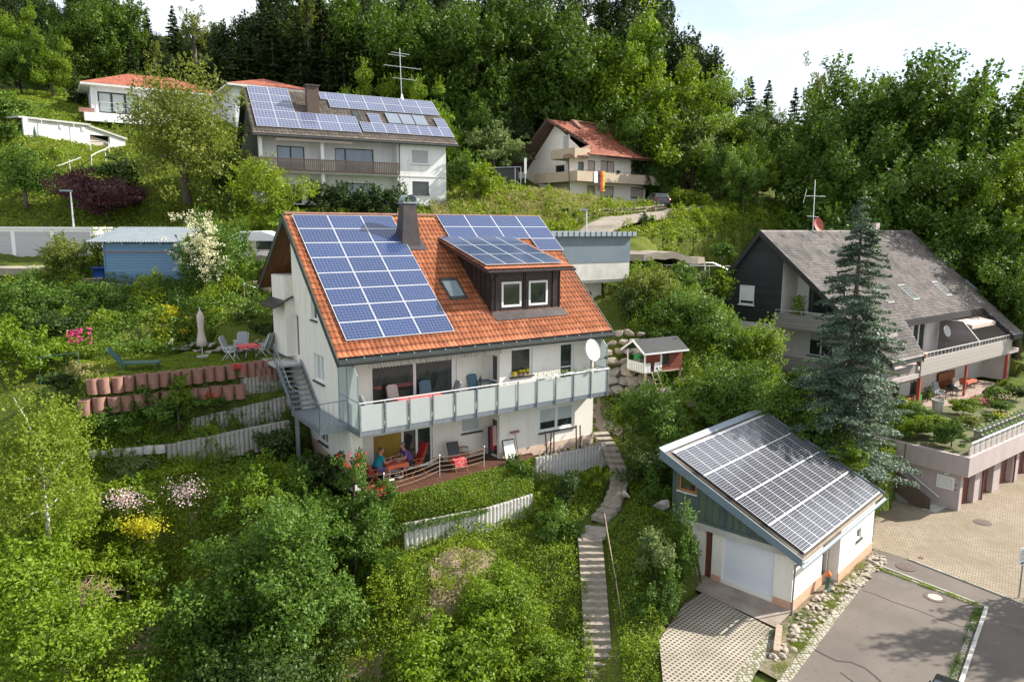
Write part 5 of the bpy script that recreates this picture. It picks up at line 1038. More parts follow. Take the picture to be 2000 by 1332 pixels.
put_modules(B2, m2d, .54, 1.2, 0, -.1, A2, .1, [(5.75, .05)]); put_modules(B2, m2b, .98, 1.45, 0, -.1, A2, .1, [(8.3+1.0*i, 4.5) for i in range(8)]+[(9.28, 3.02), (15.25, 3.02)])
put_modules(B2, m2c, 1.16, 1.65, 0, -.1, A2, .1, [(10.85+1.22*i, 2.72) for i in range(3)])
for v in (2.15, 2.9): skylight(B2, 8.02, 8.62, v, v+.6, lambda x: r2(x, -.02), .08, 'glass')
# ================================================================ ORANGE-ROOFED HOUSE (upper right)
B3 = thing('chalet_house', 'cream house with red hipped gable roof and wrap-round beige balcony below the forest', 'house', F3.O, F3.th)
A3 = math.atan2(6.86-3.1, 5.4); r3 = lambda v, o=0.: 3.1-(v+.3)*tan(A3)-o if v > -5.7 else 6.86-1.0*(-5.7-v)-o
ROOF3 = [(1.0, -6), (15, -6), (15, 2), (1.6, 2), (1.6, -.0), (3.4, -1.6), (3.1, -2.4), (1.0, -5.6)]
RC = thing('roof', None, None); RC.parent = B3
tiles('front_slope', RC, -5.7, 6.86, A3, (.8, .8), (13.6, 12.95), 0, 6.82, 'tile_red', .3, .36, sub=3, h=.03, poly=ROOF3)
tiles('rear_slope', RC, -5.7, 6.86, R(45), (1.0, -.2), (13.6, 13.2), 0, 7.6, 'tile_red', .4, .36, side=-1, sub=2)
k = MB(); k.slab([(1.0, -5.7, r3(-5.7, .05)), (13.6, -5.7, r3(-5.7, .05)), (12.95, -.2, r3(-.2, .05)), (4.6, -.2, r3(-.2, .05)), (3.1, -2.4, r3(-2.4, .05))], (0, 0, -.2))
k.slab([(1.0, -5.7, 6.8), (13.6, -5.7, 6.8), (13.2, -11, 1.5), (-.2, -11, 1.5)], (0, 0, -.2))
k.slab([(1.0, -5.7, 7.0), (3.2, -2.4, r3(-2.4, -.1)), (3.2, -2.4, r3(-2.4, .28)), (1.0, -5.7, 6.6)], (.06, 0, 0)); k.slab([(1.0, -5.7, 7.0), (-.2, -11.1, 1.55), (-.2, -11.1, 1.2), (1.0, -5.7, 6.6)], (.06, 0, 0)); k.build('slab', M['darkwood'], RC)
k = MB(); k.poly([(-.9, -.9, 2.7), (1.6, .05, 2.75), (3.4, -1.6, 4.15), (.7, -2.0, 3.2)]); k.slab([(-.9, -.9, 2.62), (1.6, .08, 2.68), (1.6, .08, 2.8), (-.9, -.9, 2.78)], (0, -.05, 0)); k.build('pent_roof', M['redstone'], RC)
k = MB(); k.box(5.8, 12.0, -6.6, -5.2, 6.5, 6.6); k.build('ridge_board', M['redstone'], RC)
k = MB(); k.slab([(4.4, -6.2, 6.7), (4.4, -5.3, 7.0), (4.4, -4.4, 6.2)], (.5, 0, 0)); k.tube([(4.4, -5.7, 7.05), (13.7, -5.7, 6.95)], .1, 5); k.build('raised_ridge', M['redstone'], RC)
k = MB(); k.box(9.0, 9.9, -6.4, -5.8, 6.4, 7.5); k.build('chimney', M['concrete'], B3)
k = MB(); Q1 = plane('v', -1.3); Q2 = plane('u-', .2)
wall(k, Q1, [(.2, -2.6), (11.6, -2.6), (11.6, 3.15), (.2, 3.15)], [(4.6, 6.6, .3, 2.6), (9.2, 11.2, .55, 2.55), (2.75, 3.8, .3, 2.5), (1.4, 2.2, .8, 2.3), (4.6, 6.6, -1.1, .05), (9.25, 11.25, -1.1, .05), (2.75, 3.8, -2, .0)], .12)
k.poly([(11.6, -1.3, -2.6), (11.6, -10.5, -2.6), (11.6, -10.5, 1.8), (11.6, -5.7, 6.5), (11.6, -1.3, 3.2)]); wall(k, plane('u-', 2.2), [(-10.5, -2), (-1.3, -2), (-1.3, 3.3), (-5.7, 6.4), (-10.5, 1.9)], [(-4.6, -3.6, 3.6, 5.2), (-5.6, -4.2, .3, 2.2)])
k.box(.3, 11.6, -10.5, -10.4, -2.6, 1.8); k.build('wall', M['stucco'], B3)
for a in ((4.6, 6.6, .3, 2.6), (9.2, 11.2, .55, 2.55), (2.75, 3.8, .3, 2.5), (4.6, 6.6, -1.1, .05), (9.25, 11.25, -1.1, .05), (2.75, 3.8, -2, .0)): window(B3, Q1, *a, cols=2 if a == (4.6, 6.6, .3, 2.6) else 1, blind=.97 if a[2] > 0 else .88, mb_='shutter', fr=.07, mf='darkwood', sill=a[2] < 0, ms='white', name='shuttered_window', rec=.1)
window(B3, Q1, 1.4, 2.2, .8, 2.3, mf='darkwood', mg='glassblue', sill=False); window(B3, plane('u-', 2.2), -4.6, -3.6, 3.6, 5.2, blind=.9, mb_='shutter_grey', sill=False, name='attic_door'); window(B3, plane('u-', 2.2), -5.6, -4.2, .3, 2.2, mf='dark', sill=False)
k = MB()
k.box(0, 13.2, -.08, 0, .3, 1.28); k.box(0, .08, -6.5, 0, .3, 1.28); k.box(13.12, 13.2, -5, 0, .3, 1.28); k.box(.1, 13.1, -1.3, -.1, .3, .4); k.box(.1, 2.2, -6.5, -1.3, .3, .4); k.build('balcony', M['cream'], B3)
k = MB(); k.box(.0, .08, -3.9, -.4, 2.6, 3.5); k.box(.0, 2.2, -.46, -.4, 2.6, 3.5); k.box(.1, 2.2, -3.9, -.4, 2.55, 2.65); k.build('attic_balcony', M['cream'], B3)
k = MB(); k.tube([(0, .0, 1.4), (13.2, 0, 1.4)], .02, 4)
for i in range(12): k.tube([(.1+i*1.19, 0, 1.2), (.1+i*1.19, 0, 1.4)], .012, 4)
k.build('balcony_rail', M['dark'], B3)
k = MB(); k.tube([(-.9, -.95, 2.6), (-.3, -.9, 2.2), (-.3, -.6, -1.6)], .05, 5); k.build('downpipe', M['darkwood'], B3)
for i, u in enumerate((5.9, 8.2, 10.6, 12.6)): pot(['black window box leftmost on the beige balcony of the chalet', 'black window box second on the beige balcony of the chalet', 'black window box third on the beige balcony of the chalet', 'black window box nearest the right end of the chalet balcony'][i], F3.w(u, -.04, 1.28), .22, .28, 'black', name='window_box', cat='planter')
for i, (mt, lab) in enumerate((('white', 'pale cloth strip hanging over the chalet balcony left of the flag'), ('black', None), ('red', None), ('yellow', None))):
    if i == 0:
        k = MB(); k.slab([(2.35, .03, 1.32), (2.85, .03, 1.32), (2.85, .05, .2), (2.35, .05, .2)], (0, .02, 0)); o = k.build('cloth', M[mt]); o.location = F3.O; o.rotation_euler = (0, 0, -F3.th); tagk(o, lab, 'cloth'); FL = thing('flag', 'black, red and gold striped flag hanging over the chalet balcony', 'flag', F3.O, F3.th)
    else:
        k = MB(); u = 2.9+(i-1)*.33
        for j in range(4): z = 1.4-j*.5; k.slab([(u, .03+.03*(j % 2), z), (u+.33, .03+.03*((j+i) % 2), z), (u+.33, .05+.03*((j+1+i) % 2), z-.5), (u, .05+.03*((j+1) % 2), z-.5)], (0, .015, 0))
        k.build(['', 'black_stripe', 'red_stripe', 'gold_stripe'][i], M[mt], FL)
# ================================================================ RED-ROOFED BUNGALOW (top left)
B5 = thing('bungalow', 'white hilltop bungalow with hipped orange-red roofs behind the bronze walnut tree', 'house', F5.O, F5.th)
def hip(T, u0, u1, v0, v1, ze, zr, name='roof'):
    c = (v0+v1)/2; d = (v1-v0)/2*.95; a, b = (u0+d, c, zr), (u1-d, c, zr)
    if a[0] > b[0]: a = b = ((u0+u1)/2, c, zr)
    k = MB(); P = [(u0, v1, ze), (u1, v1, ze), (u1, v0, ze), (u0, v0, ze)]
    k.poly([P[0], P[1], b, a]); k.poly([P[1], P[2], b]); k.poly([P[2], P[3], a, b]); k.poly([P[3], P[0], a]); r_ = k.build(name, M['tile_red'], T)
    me = r_.data; uv = me.uv_layers.new(name='uv')
    for p in me.polygons:
        for li in p.loop_indices: co = me.vertices[me.loops[li].vertex_index].co; uv.data[li].uv = (co.y/.3+co.x/.3*(abs(p.normal.y) > abs(p.normal.x)), co.z/.16)
    k = MB(); k.box(u0, u1, v0, v1, ze-.22, ze-.02); k.build('eave_board', M['offwhite'], r_)
hip(B5, -.9, 13, -9, .9, 2.85, 4.9); hip(B5, 11.2, 21, -3, 8.4, 2.85, 4.6)
k = MB(); Q5 = plane('v', 0); wall(k, Q5, [(0, -.2), (12.3, -.2), (12.3, 2.65), (0, 2.65)], [(.55, 4.2, .15, 2.2), (7, 9, .4, 2.1)], .15); k.poly([(0, 0, -1), (0, -8, -1), (0, -8, 2.65), (0, 0, 2.65)]); k.box(0, 21, -8.1, -8, -1, 2.65)
wall(k, plane('v', 7.6), [(12, -4.5), (20.4, -4.5), (20.4, 2.65), (12, 2.65)], [(14.5, 17, .3, 2.1)], .15); k.poly([(12, 7.6, -4.5), (12, -3, -4.5), (12, -3, 2.65), (12, 7.6, 2.65)]); k.box(-.8, 8.5, 0, 1.6, -.9, -.1); k.box(-.8, 12.8, -8, 0, -1.3, -.2); k.build('wall', M['white'], B5)
window(B5, Q5, .55, 4.2, .15, 2.2, cols=3, rows=1, mf='black', mg='curtain', fr=.14, sill=False, name='terrace_door'); window(B5, Q5, 7, 9, .4, 2.1, cols=2, mf='black'); window(B5, plane('v', 7.6), 14.5, 17, .3, 2.1, cols=2, mf='black')
for u in (-.05, .35): k = MB(); k.box(u, u+.12, .0, .12, -.1, 2.6); k.build('corner_post', M['white'], B5)
k = MB(); k.tube([(.5, 1.4, 1.0), (5, 1.4, 1.0)], .025, 4); k.tube([(.5, 1.4, .5), (5, 1.4, .5)], .015, 4)
for i in range(4): k.tube([(.5+i*1.5, 1.4, -.1), (.5+i*1.5, 1.4, 1.0)], .02, 4)
k.build('terrace_rail', M['alu'], B5)
k = MB(); k.box(-1.2, .1, .5, 1.3, -.1, .35); o = k.build('brick_planter', M['redstone'], B5)
# ================================================================ HALF-BURIED GARAGE
B7 = thing('earth_covered_garage', 'low white garage set into the grassy bank below the bungalow', 'garage', F7.O, F7.th)
k = MB(); Q7 = plane('v', 0); wall(k, Q7, [(0, -2.8), (5.2, -2.8), (5.2, -.25), (0, -.2)]); wall(k, Q7, [(5.2, -3.2), (8.3, -3.2), (8.3, -1.15), (5.2, -.3)], [(5.35, 7.1, -3.0, -1.0)], .4); k.box(0, .35, 0, .3, -2.5, -.1)
k.slab([(8.3, 0, -3.2), (8.3, 0, -1.15), (8.9, -3, -.8), (8.9, -3, -3.2)], (.15, 0, 0)); k.build('wall', M['stucco_white'], B7)
k = MB(); k.slab([(-.3, .25, -.02), (5.4, .25, -.08), (5.6, -3, .12), (-.3, -3, .2)], (0, 0, -.16)); k.slab([(5.2, .2, -.15), (8.6, .2, -1.05), (8.9, -3, -.8), (5.2, -3, .1)], (0, 0, -.16)); k.build('roof_edge', M['concrete'], B7)
k = MB(); k.slab([(5.35, -.4, -3), (7.1, -.4, -3), (7.1, -.4, -1.45), (5.35, -.4, -1.02)], (0, .04, 0)); k.build('garage_door', M['shutter'], B7)
for u in (1.45, 4.0): k = MB(); k.tube([(u, .25, -2.4), (u, .2, -.1)], .04, 5); k.build('post', M['alu'], B7)
for u in (2.9, 4.7): k = MB(); k.box(u, u+.25, 0, .1, -.75, -.45); k.build('wall_lamp', M['white'], B7)
T = thing('closed_parasol', 'closed dark green parasol leaning at the earth-covered garage', 'parasol', F7.w(.75, .5, -2.2), F7.th); k = MB(); k.rev(0, 0, [(.02, 0), (.16, .3), (.14, .9), (.02, 1.5)], 8); k.build('canopy', M['greenchair'], T); k = MB(); k.cyl(0, 0, -.3, 1.6, .02, n=5); k.build('pole', M['alu'], T)
# ================================================================ STREET GARAGE BEHIND THE MAIN HOUSE
B6 = thing('concrete_garage', 'flat concrete garage with slate-blue front sheet jutting out behind the main roof', 'garage', F6.O, F6.th)
k = MB(); k.box(-9, 0, -7, 0, .05, 1.15); k.box(-9, -.02, -7, -.08, -.12, .05); k.box(-9, -1.55, -6.5, -.9, -3.4, -.12); k.build('wall', M['concrete'], B6)
k = MB(); k.box(-9, .02, -7, .03, 1.15, 2.8); k.build('cladding_sheet', M['blueboard'], B6)
k = MB(); k.box(-9.2, .3, -7.2, .3, 2.8, 3.08); r6 = k.build('roof', M['zinc'], B6)
k = MB()
for i in range(22): u = -9.1+i*.43; k.box(u, u+.03, .3, .33, 2.8, 3.1)
k.build('seams', M['dark'], r6)
k = MB(); k.box(-3.4, -2.4, -.92, -.88, -3.2, -.8); k.build('dark_opening', M['black'], B6)
# ================================================================ BLUE SHED, ROW GARAGES, CARAVAN, PLAYHOUSE
F8 = Fr(at(209, 563, 42), pi/2)
B8 = thing('blue_shed', 'light blue weatherboard shed with grey corrugated roof above the hedge', 'shed', F8.O, F8.th)
k = MB(); k.box(0, 4.45, -3.2, 0, -.1, 2.62); k.build('wall', M['bluewood'], B8)
k = MB(); k.box(-.02, 4.47, 0, .03, 2.08, 2.15); k.box(-.02, 4.47, 0, .03, .36, .42); k.build('board', M['redstone'], B8)
for u in (-.03, 4.42): k = MB(); k.box(u, u+.07, -.02, .04, -.1, 2.62); k.build('corner_board', M['bluewood'], B8)
n_ = 120; k = MB(); V = []; 
for i in range(n_+1):
    u = -.85+(5.35)*i/n_; h_ = .03*sin(i*pi/2)
    V += [(u, .35, 2.70+h_), (u, -3.5, 3.55+h_)]
k.add(V, [[2*i, 2*i+1, 2*i+3, 2*i+2] for i in range(n_)]); k.build('roof', M['corr'], B8)
for u in (.1, 1.2, 2.3, 3.4, 4.3): k = MB(); k.slab([(u, .3, 2.55), (u+.08, .3, 2.55), (u+.08, -3.3, 3.38), (u, -3.3, 3.38)], (0, 0, .1)); k.build('rafter', M['zinc'], B8)
k = MB(); k.box(-.1, 4.5, -.05, .06, -.45, -.02); k.build('base', M['concrete'], B8)
F9 = Fr(at(-90, 519, 50), pi/2)
B9 = thing('row_garages', 'row of pale grey street garages at the left edge of the photo', 'garages', F9.O, F9.th)
k = MB(); k.box(-4, 9.9, -6, 0, -.3, 2.55); k.build('wall', M['stucco_white'], B9)
k = MB(); k.box(-4.1, 10.0, -6.1, .12, 2.55, 2.68); k.build('roof_edge', M['white'], B9)
for i in range(5): u = -3.8+i*2.75; k = MB(); k.box(u, u+2.45, 0, .03, 0, 2.35); k.build('garage_door', M['shutter_grey'], B9)
Tc = thing('caravan', 'white rounded caravan parked behind the flowering elder', 'caravan', at(497, 522, 47)+Vector((0, 0, .0)), pi/2)
pr = [(-1.9, .5), (-1.9, 1.3), (-1.6, 1.95), (-.9, 2.3), (.6, 2.35), (1.4, 2.1), (1.75, 1.4), (1.8, .55), (1.5, .4), (-1.7, .4)]
k = MB(); k.slab([(a, 0, z) for a, z in pr], (0, -2, 0)); k.build('body', M['white'], Tc, bevel=.08)
for a, b in ((-1.5, -.4), (.2, 1.4)): k = MB(); k.box(a, b, 0, .03, 1.15, 1.7); k.build('window', M['glass'], Tc)
k = MB(); k.box(-1.86, 1.7, 0, .02, 1.05, 1.12); k.box(-.35, .15, 0, .025, .6, 1.7); k.build('trim', M['shutter'], Tc)
for a in (-.5,): k = MB(); k.tube([(a, .05, .32), (a, -.15, .32)], .32, 14); k.build('wheel', M['tyre'], Tc)
FP = Fr(at(1258, 757, 38.2), 1.05)
TPl = thing('playhouse', 'small red playhouse on stilts with white porch rails and dark felt roof', 'playhouse', FP.O, FP.th)
k = MB(); k.box(1.2, 2.75, -1.45, -.05, .82, 1.95); k.slab([(2.75, -1.45, 1.95), (2.75, -.05, 1.95), (2.75, -.75, 2.42)], (-1.55, 0, 0)); k.build('cabin', M['redwood'], TPl)
k = MB(); k.box(0, 2.8, -1.5, 0, .74, .82); k.build('floor', M['palewood'], TPl)
for u, v in ((.05, -.05), (.05, -1.4), (2.6, -.1), (2.6, -1.4)): k = MB(); k.box(u, u+.1, v-.05, v+.05, -.6, .8); k.build('stilt', M['palewood'], TPl)
for u, v in ((.0, 0), (.0, -1.45), (1.15, 0)): k = MB(); k.box(u, u+.07, v-.07, v, .8, 1.95); k.build('porch_post', M['white'], TPl)
k = MB()
for i in range(9): u = .05+i*.125; k.box(u, u+.09, .0, .02, .8, 1.28) if not 2 < i < 5 else None
for i in range(10): v = -1.4+i*.15; k.box(-.02, 0, v, v+.11, .8, 1.28)
k.box(0, .35, 0, .03, 1.28, 1.33); k.box(.7, 1.2, 0, .03, 1.28, 1.33); k.box(-.03, 0, -1.45, 0, 1.28, 1.33); k.build('porch_rail', M['white'], TPl)
k = MB()
for s_ in (1, -1): k.slab([(-.25, -.75, 2.5), (2.95, -.75, 2.5), (2.95, -.75+s_*.98, 1.88), (-.25, -.75+s_*.98, 1.88)], (0, 0, .05))
k.build('roof', M['black'], TPl)
k = MB()
for s_ in (1, -1): k.slab([(-.28, -.75, 2.56), (-.28, -.75+s_*1.0, 1.93), (-.28, -.75+s_*1.0, 1.82), (-.28, -.75, 2.44)], (.04, 0, 0)); k.slab([(-.25, -.75+s_*1.0, 1.93), (2.95, -.75+s_*1.0, 1.93), (2.95, -.75+s_*1.0, 1.84), (-.25, -.75+s_*1.0, 1.84)], (0, .02, 0))
k.build('white_trim', M['white'], TPl)
k = MB(); k.box(1.35, 1.75, -.05, -.03, 1.15, 1.7); k.build('window', M['glass'], TPl)
T = thing('wooden_ladder', 'pale wooden ladder leaning up to the playhouse porch', 'ladder', FP.w(.5, 0, 0), FP.th)
for u in (-.05, .35): k = MB(); k.tube([(u, .05, .8), (u, .75, -.35)], .025, 4); k.build('rail', M['palewood'], T)
for i in range(5): k = MB(); t = (i+.5)/5; k.tube([(-.05, .05+.7*t, .8-1.15*t), (.35, .05+.7*t, .8-1.15*t)], .018, 4); k.build('rung', M['palewood'], T)
# ================================================================ PAVED GROUND
def sheet(name, pts, z, m, F=None, kind='structure', hgt=None):
    k = MB(); k.poly([(y, x, z) for x, y in pts]) if F is None else k.poly([(u, v, z) for u, v in pts])
    o = k.build(name, m)
    if F is not None: o.location = F.O; o.rotation_euler = (0, 0, -F.th)
    if kind: o['kind'] = kind
    return o
mA = mat('asphalt', (.19, .165, .145), .92, spec=.2)
c = mixc(mA, ramp(mA, noise(mA, .45, detail=7), [(.35, (0, 0, 0)), (.7, (1, 1, 1))]), (.20, .170, .148), (.145, .125, .11)); c = mixc(mA, ramp(mA, noise(mA, 70, detail=2), [(.3, (0, 0, 0)), (.7, (.5,)*3)]), c, (.09, .08, .07)); setc(mA, c); setbump(mA, noise(mA, 120, detail=2), .3, .01)
mP = mat('concrete_pavers', (.4, .3, .2), .9, spec=.2)
t_ = nd(mP, 'ShaderNodeTexBrick'); t_.inputs['Scale'].default_value = 1; t_.inputs['Brick Width'].default_value = .22; t_.inputs['Row Height'].default_value = .15; t_.inputs['Mortar Size'].default_value = .013
t_.inputs['Color1'].default_value = (.38, .31, .235, 1); t_.inputs['Color2'].default_value = (.29, .24, .185, 1); t_.inputs['Mortar'].default_value = (.10, .085, .05, 1)
tcx = nd(mP, 'ShaderNodeTexCoord'); mpx = nd(mP, 'ShaderNodeMapping'); mpx.inputs['Rotation'].default_value = (0, 0, .62); mP.node_tree.links.new(tcx.outputs['Object'], mpx.inputs[0]); mP.node_tree.links.new(mpx.outputs[0], t_.inputs['Vector'])
c = mixc(mP, ramp(mP, noise(mP, .5, detail=7), [(.4, (0, 0, 0)), (.7, (.7,)*3)]), t_.outputs['Color'], (.20, .16, .11)); setc(mP, c); setbump(mP, t_.outputs['Fac'], -.3, .01)
mG = mat('grass_grid_pavers', (.5, .4, .32), .92, spec=.2)
tcx = nd(mG, 'ShaderNodeTexCoord'); mpx = nd(mG, 'ShaderNodeMapping'); mpx.inputs['Rotation'].default_value = (0, 0, pi/4); mpx.inputs['Scale'].default_value = (6.0,)*3; mG.node_tree.links.new(tcx.outputs['Object'], mpx.inputs[0])
sx = nd(mG, 'ShaderNodeSeparateXYZ'); mG.node_tree.links.new(mpx.outputs[0], sx.inputs[0])
ex = math_(mG, 'ABSOLUTE', math_(mG, 'SUBTRACT', math_(mG, 'FRACT', sx.outputs[0]), .5)); ey = math_(mG, 'ABSOLUTE', math_(mG, 'SUBTRACT', math_(mG, 'FRACT', sx.outputs[1]), .5))
hole = math_(mG, 'LESS_THAN', math_(mG, 'MAXIMUM', ex, ey), .30)
base = mixc(mG, ramp(mG, noise(mG, .8, detail=6), [(.35, (0, 0, 0)), (.7, (1, 1, 1))]), (.42, .37, .32), (.29, .25, .21))
sub_ = mixc(mG, ramp(mG, noise(mG, 3), [(.4, (0, 0, 0)), (.65, (1, 1, 1))]), (.10, .075, .05), (.08, .10, .03)); setc(mG, mixc(mG, hole, base, sub_)); setbump(mG, hole, -.6, .03)
mC = mat('small_cobbles', (.4, .38, .35), .9)
vo = nd(mC, 'ShaderNodeTexVoronoi'); vo.inputs['Scale'].default_value = 8; vo.inputs['Randomness'].default_value = .5; tcx = nd(mC, 'ShaderNodeTexCoord'); mC.node_tree.links.new(tcx.outputs['Object'], vo.inputs['Vector'])
setc(mC, mixc(mC, ramp(mC, vo.outputs['Distance'], [(.35, (0, 0, 0)), (.55, (1, 1, 1))]), mixc(mC, vo.outputs['Color'], (.42, .39, .35), (.34, .31, .28)), (.12, .12, .05))); setbump(mC, vo.outputs['Distance'], -.6, .02)
ZS = -15.0
sheet('road', [(4.6, -5), (8.0, 18), (16.6, 31.4), (18.0, 32.5), (22.5, 27), (70, 40), (70, -5)], ZS-.012, mA)
sheet('paved_yard', [(16.95, 32.4), (17.7, 31.7), (18.56, 30.73), (20.8, 27.05), (23.2, 23), (70, 20), (70, 66), tuple(F4.w(26, -.75, 0)[:2]), tuple(F4.w(0, -.75, 0)[:2]), tuple(F4.w(-1.2, -3.2, 0)[:2]), (19.6, 36.4), (17.2, 33.2)], ZS-.004, mP)
sheet('parking_surface', [(9.0, 21.6), (16.37, 30.3), (19.0, 26.8), (14.2, 21.0), (10.5, 16.5), (5.2, 16.5)], ZS-.006, mA)
sheet('driveway', [(4.7, 16), (5.1, 21.93), (5.47, 24.43), (7.0, 27.0), (8.01, 27.97), (10.02, 25.13), (8.05, 22.3), (5.0, 17.5)], ZS-.0, mG)
o = MB(); o.poly([(-.83, 1.5, -5.40), (.2, 1.5, -5.22), (.2, 5.6, -5.3), (-1.35, 5.6, -5.40)]); o = o.build('driveway_apron', mat('apron_concrete', (.36, .30, .25), .9, col2=(.25, .20, .165), nscale=1.3)); o.location = FG.O; o.rotation_euler = (0, 0, -FG.th); o['kind'] = 'structure'
sheet('gravel_bed', [(-4.2, 5.65), (.2, 5.55), (3.9, 5.5), (3.95, 5.98), (8.6, 5.98), (8.6, 6.6), (4.4, 6.85), (-4.4, 7.1)], -5.42-.012, mat('stone_bed', (.24, .19, .14), .95, col2=(.12, .12, .05), nscale=5, bump=.8, bscale=25), FG)
def strip(name, pts, w_, z0, h, m, label=None, cat=None, kind='structure'):
    k = MB()
    for i in range(len(pts)-1):
        a, b = Vector((*pts[i], 0)), Vector((*pts[i+1], 0)); d = (b-a).normalized(); nn = Vector((-d.y, d.x, 0))*w_/2
        q = [a+nn, b+nn, b-nn, a-nn]; k.slab([(p.y, p.x, z0) for p in q], (0, 0, h))
    o = k.build(name, m)
    if kind: o['kind'] = kind
    return o
strip('cobble_gutter', [(5.2, 17.2), (9.13, 21.95), (16.37, 30.45)], .34, ZS-.03, .045, mC)
strip('cobble_gutter', [(16.4, 30.25), (18.9, 26.9), (14.8, 21.95), (11, 17.2)], .16, ZS-.03, .05, mC)
strip('kerb', [(16.5, 30.5), (19.12, 26.8)], .10, ZS-.05, .11, M['palisade']); strip('kerb', [(19.12, 26.8), (15.05, 21.9), (11.2, 17)], .13, ZS-.05, .12, M['palisade_light'])
strip('kerb', [(18.3, 31.05), (20.85, 27.0), (24.5, 20.8)], .10, ZS-.05, .09, M['palisade'])
strip('kerb', [(20.6, 21.6), (22.6, 24.6)], .14, ZS-.05, .13, M['redstone'])
strip('kerb', [tuple(FG.w(-1.4, 5.72, 0)[:2]), tuple(FG.w(-3.1, 6.35, 0)[:2])], .22, ZS-.1, .32, M['palewood'])
strip('kerb', [(9.6, 24.5), (8.15, 22.6), (5.1, 17.6)], .5, ZS-.04, .044, mC)
mT = mat('tar', (.04, .035, .032), .7)
def seam(pts, w_=.04):
    P = [atz(x, y, ZS+.002) for x, y in pts]; strip('tar_seam', [(p.x, p.y) for p in P], w_, ZS-.004, .006, mT)
seam([(1684, 1152), (1710, 1160), (1745, 1175), (1790, 1190), (1835, 1208), (1880, 1224)]); seam([(1592, 1268), (1610, 1278), (1635, 1290), (1662, 1292), (1690, 1304), (1712, 1322), (1735, 1345)], .07); seam([(1642, 1312), (1672, 1335)], .05); seam([(1884, 1224), (1888, 1217), (1895, 1216)], .03)
for i, (x, y, z, core, lab) in enumerate(((17.78, 30.28, ZS, 'castiron', 'round iron manhole cover in the narrow asphalt strip beside the paved yard'), (17.51, 27.6, ZS, 'covercore', 'manhole cover with pale core in the parking surface'), (24.45, 35.27, ZS+.002, 'castiron', 'oval-looking manhole cover in the middle of the brick-paved yard'))):
    T = thing('manhole_cover', lab, 'manhole cover', (x, y, z-.008), 0); k = MB(); k.cyl(0, 0, -.02, .022, .42, n=24); k.build('ring', M['castiron'], T); k = MB(); k.cyl(0, 0, 0, .028, .27, n=20); k.build('lid', M[core], T)
T = thing('valve_cap', 'small rusty valve cap in the brick paving beside the asphalt strip', 'valve cap', (18.95, 31.2, ZS)); k = MB(); k.cyl(0, 0, -.01, .012, .12, n=12); k.build('lid', M['iron'], T)
# street sign, hydrant
T = thing('street_sign', 'white information sign on a thin pole at the right edge of the yard', 'sign', (20.99, 27.63, ZS), 1.25)
k = MB(); k.cyl(0, 0, -.1, 2.15, .03, n=8); k.build('pole', M['steel'], T)
k = MB(); k.box(-.3, .3, .035, .055, 1.45, 2.2); pl_ = k.build('plate', M['white'], T); k = MB()
for i in range(5): k.box(-.24, .22-.05*(i % 2), .056, .058, 2.05-i*.09, 2.07-i*.09)
k.box(-.2, .18, .056, .058, 1.52, 1.58); k.build('lettering', M['navy'], pl_)
T = thing('standpipe', 'dark green garden standpipe with an orange cap on the river stones', 'standpipe', FG.w(2.9, 5.9, -5.45), FG.th)
k = MB(); k.rev(0, 0, [(.13, 0), (.12, .1), (.09, .12), (.09, .62), (.11, .66), (.11, .72)], 12); k.build('post', M['greenchair'], T, True); k = MB(); k.rev(0, 0, [(.14, .72), (.15, .78), (.1, .86), (.05, .9), (.04, .96), (0, .97)], 12); k.build('cap', M['orange'], T, True)
# ================================================================ ROCKS
def rock_mesh(name, rng, mt, sq=.7):
    bm = bmesh.new(); bmesh.ops.create_icosphere(bm, subdivisions=2, radius=1); d = [(Vector(rng.normal(size=3)).normalized(), rng.uniform(.5, .9)) for _ in range(14)]
    for v in bm.verts:
        for n_, h in d:
            e = v.co.dot(n_)-h*.85
            if e > 0: v.co -= n_*e*.9
        v.co.z *= sq; v.co *= 1+.05*rng.normal()
    me = bpy.data.meshes.new(name); bm.to_mesh(me); bm.free(); me.materials.append(M[mt]); return me
rr_ = np.random.default_rng(77)
RK = [rock_mesh('boulder', rr_, m_) for m_ in ('stone', 'stone_grey', 'stone', 'stone_grey')]; RS = [rock_mesh('river_stone', rr_, 'pebble', .6) for _ in range(4)]
for me in RS: me.polygons.foreach_set('use_smooth', [True]*len(me.polygons))
def rock(meshes, p, s_, label, cat, group, name):
    o = mo(name, meshes[rr_.integers(len(meshes))]); o.location = p; o.scale = Vector(s_); o.rotation_euler = (rr_.uniform(-.4, .4), rr_.uniform(-.4, .4), rr_.uniform(0, 6.3)); tagk(o, label, cat, group); return o
for i in range(300):
    u = rr_.uniform(-3.4, 8.6); v1 = 6.75+.02*u; v0 = 5.72 if u < 3.9 else 6.15
    if u < -.2: v0 = 6.0+(-u)*.06
    if u > 8.0: continue
    p = FG.w(u, rr_.uniform(v0, v1), -5.40+rr_.uniform(-.03, .04)); r_ = rr_.uniform(.06, .20)
    rock(RS, p, (r_, r_*rr_.uniform(.7, 1), r_*.8), 'pale rounded river stone lying along the foot of the solar garage', 'stone', 'river stones along the solar garage', 'river_stone')
for i in range(70):
    t = rr_.uniform(0, 1); p = Vector((1.4+(4.75-1.4)*t, 33.3+(35.45-33.3)*t, -10.88)); r_ = rr_.uniform(.05, .11)
    rock(RS, p+Vector((rr_.uniform(-.15, .15), rr_.uniform(0, .3), 0)), (r_,)*3, 'small pale stone in the row behind the pale palisade by the house', 'stone', 'small stones behind the house palisade', 'garden_stone')
k_ = 0
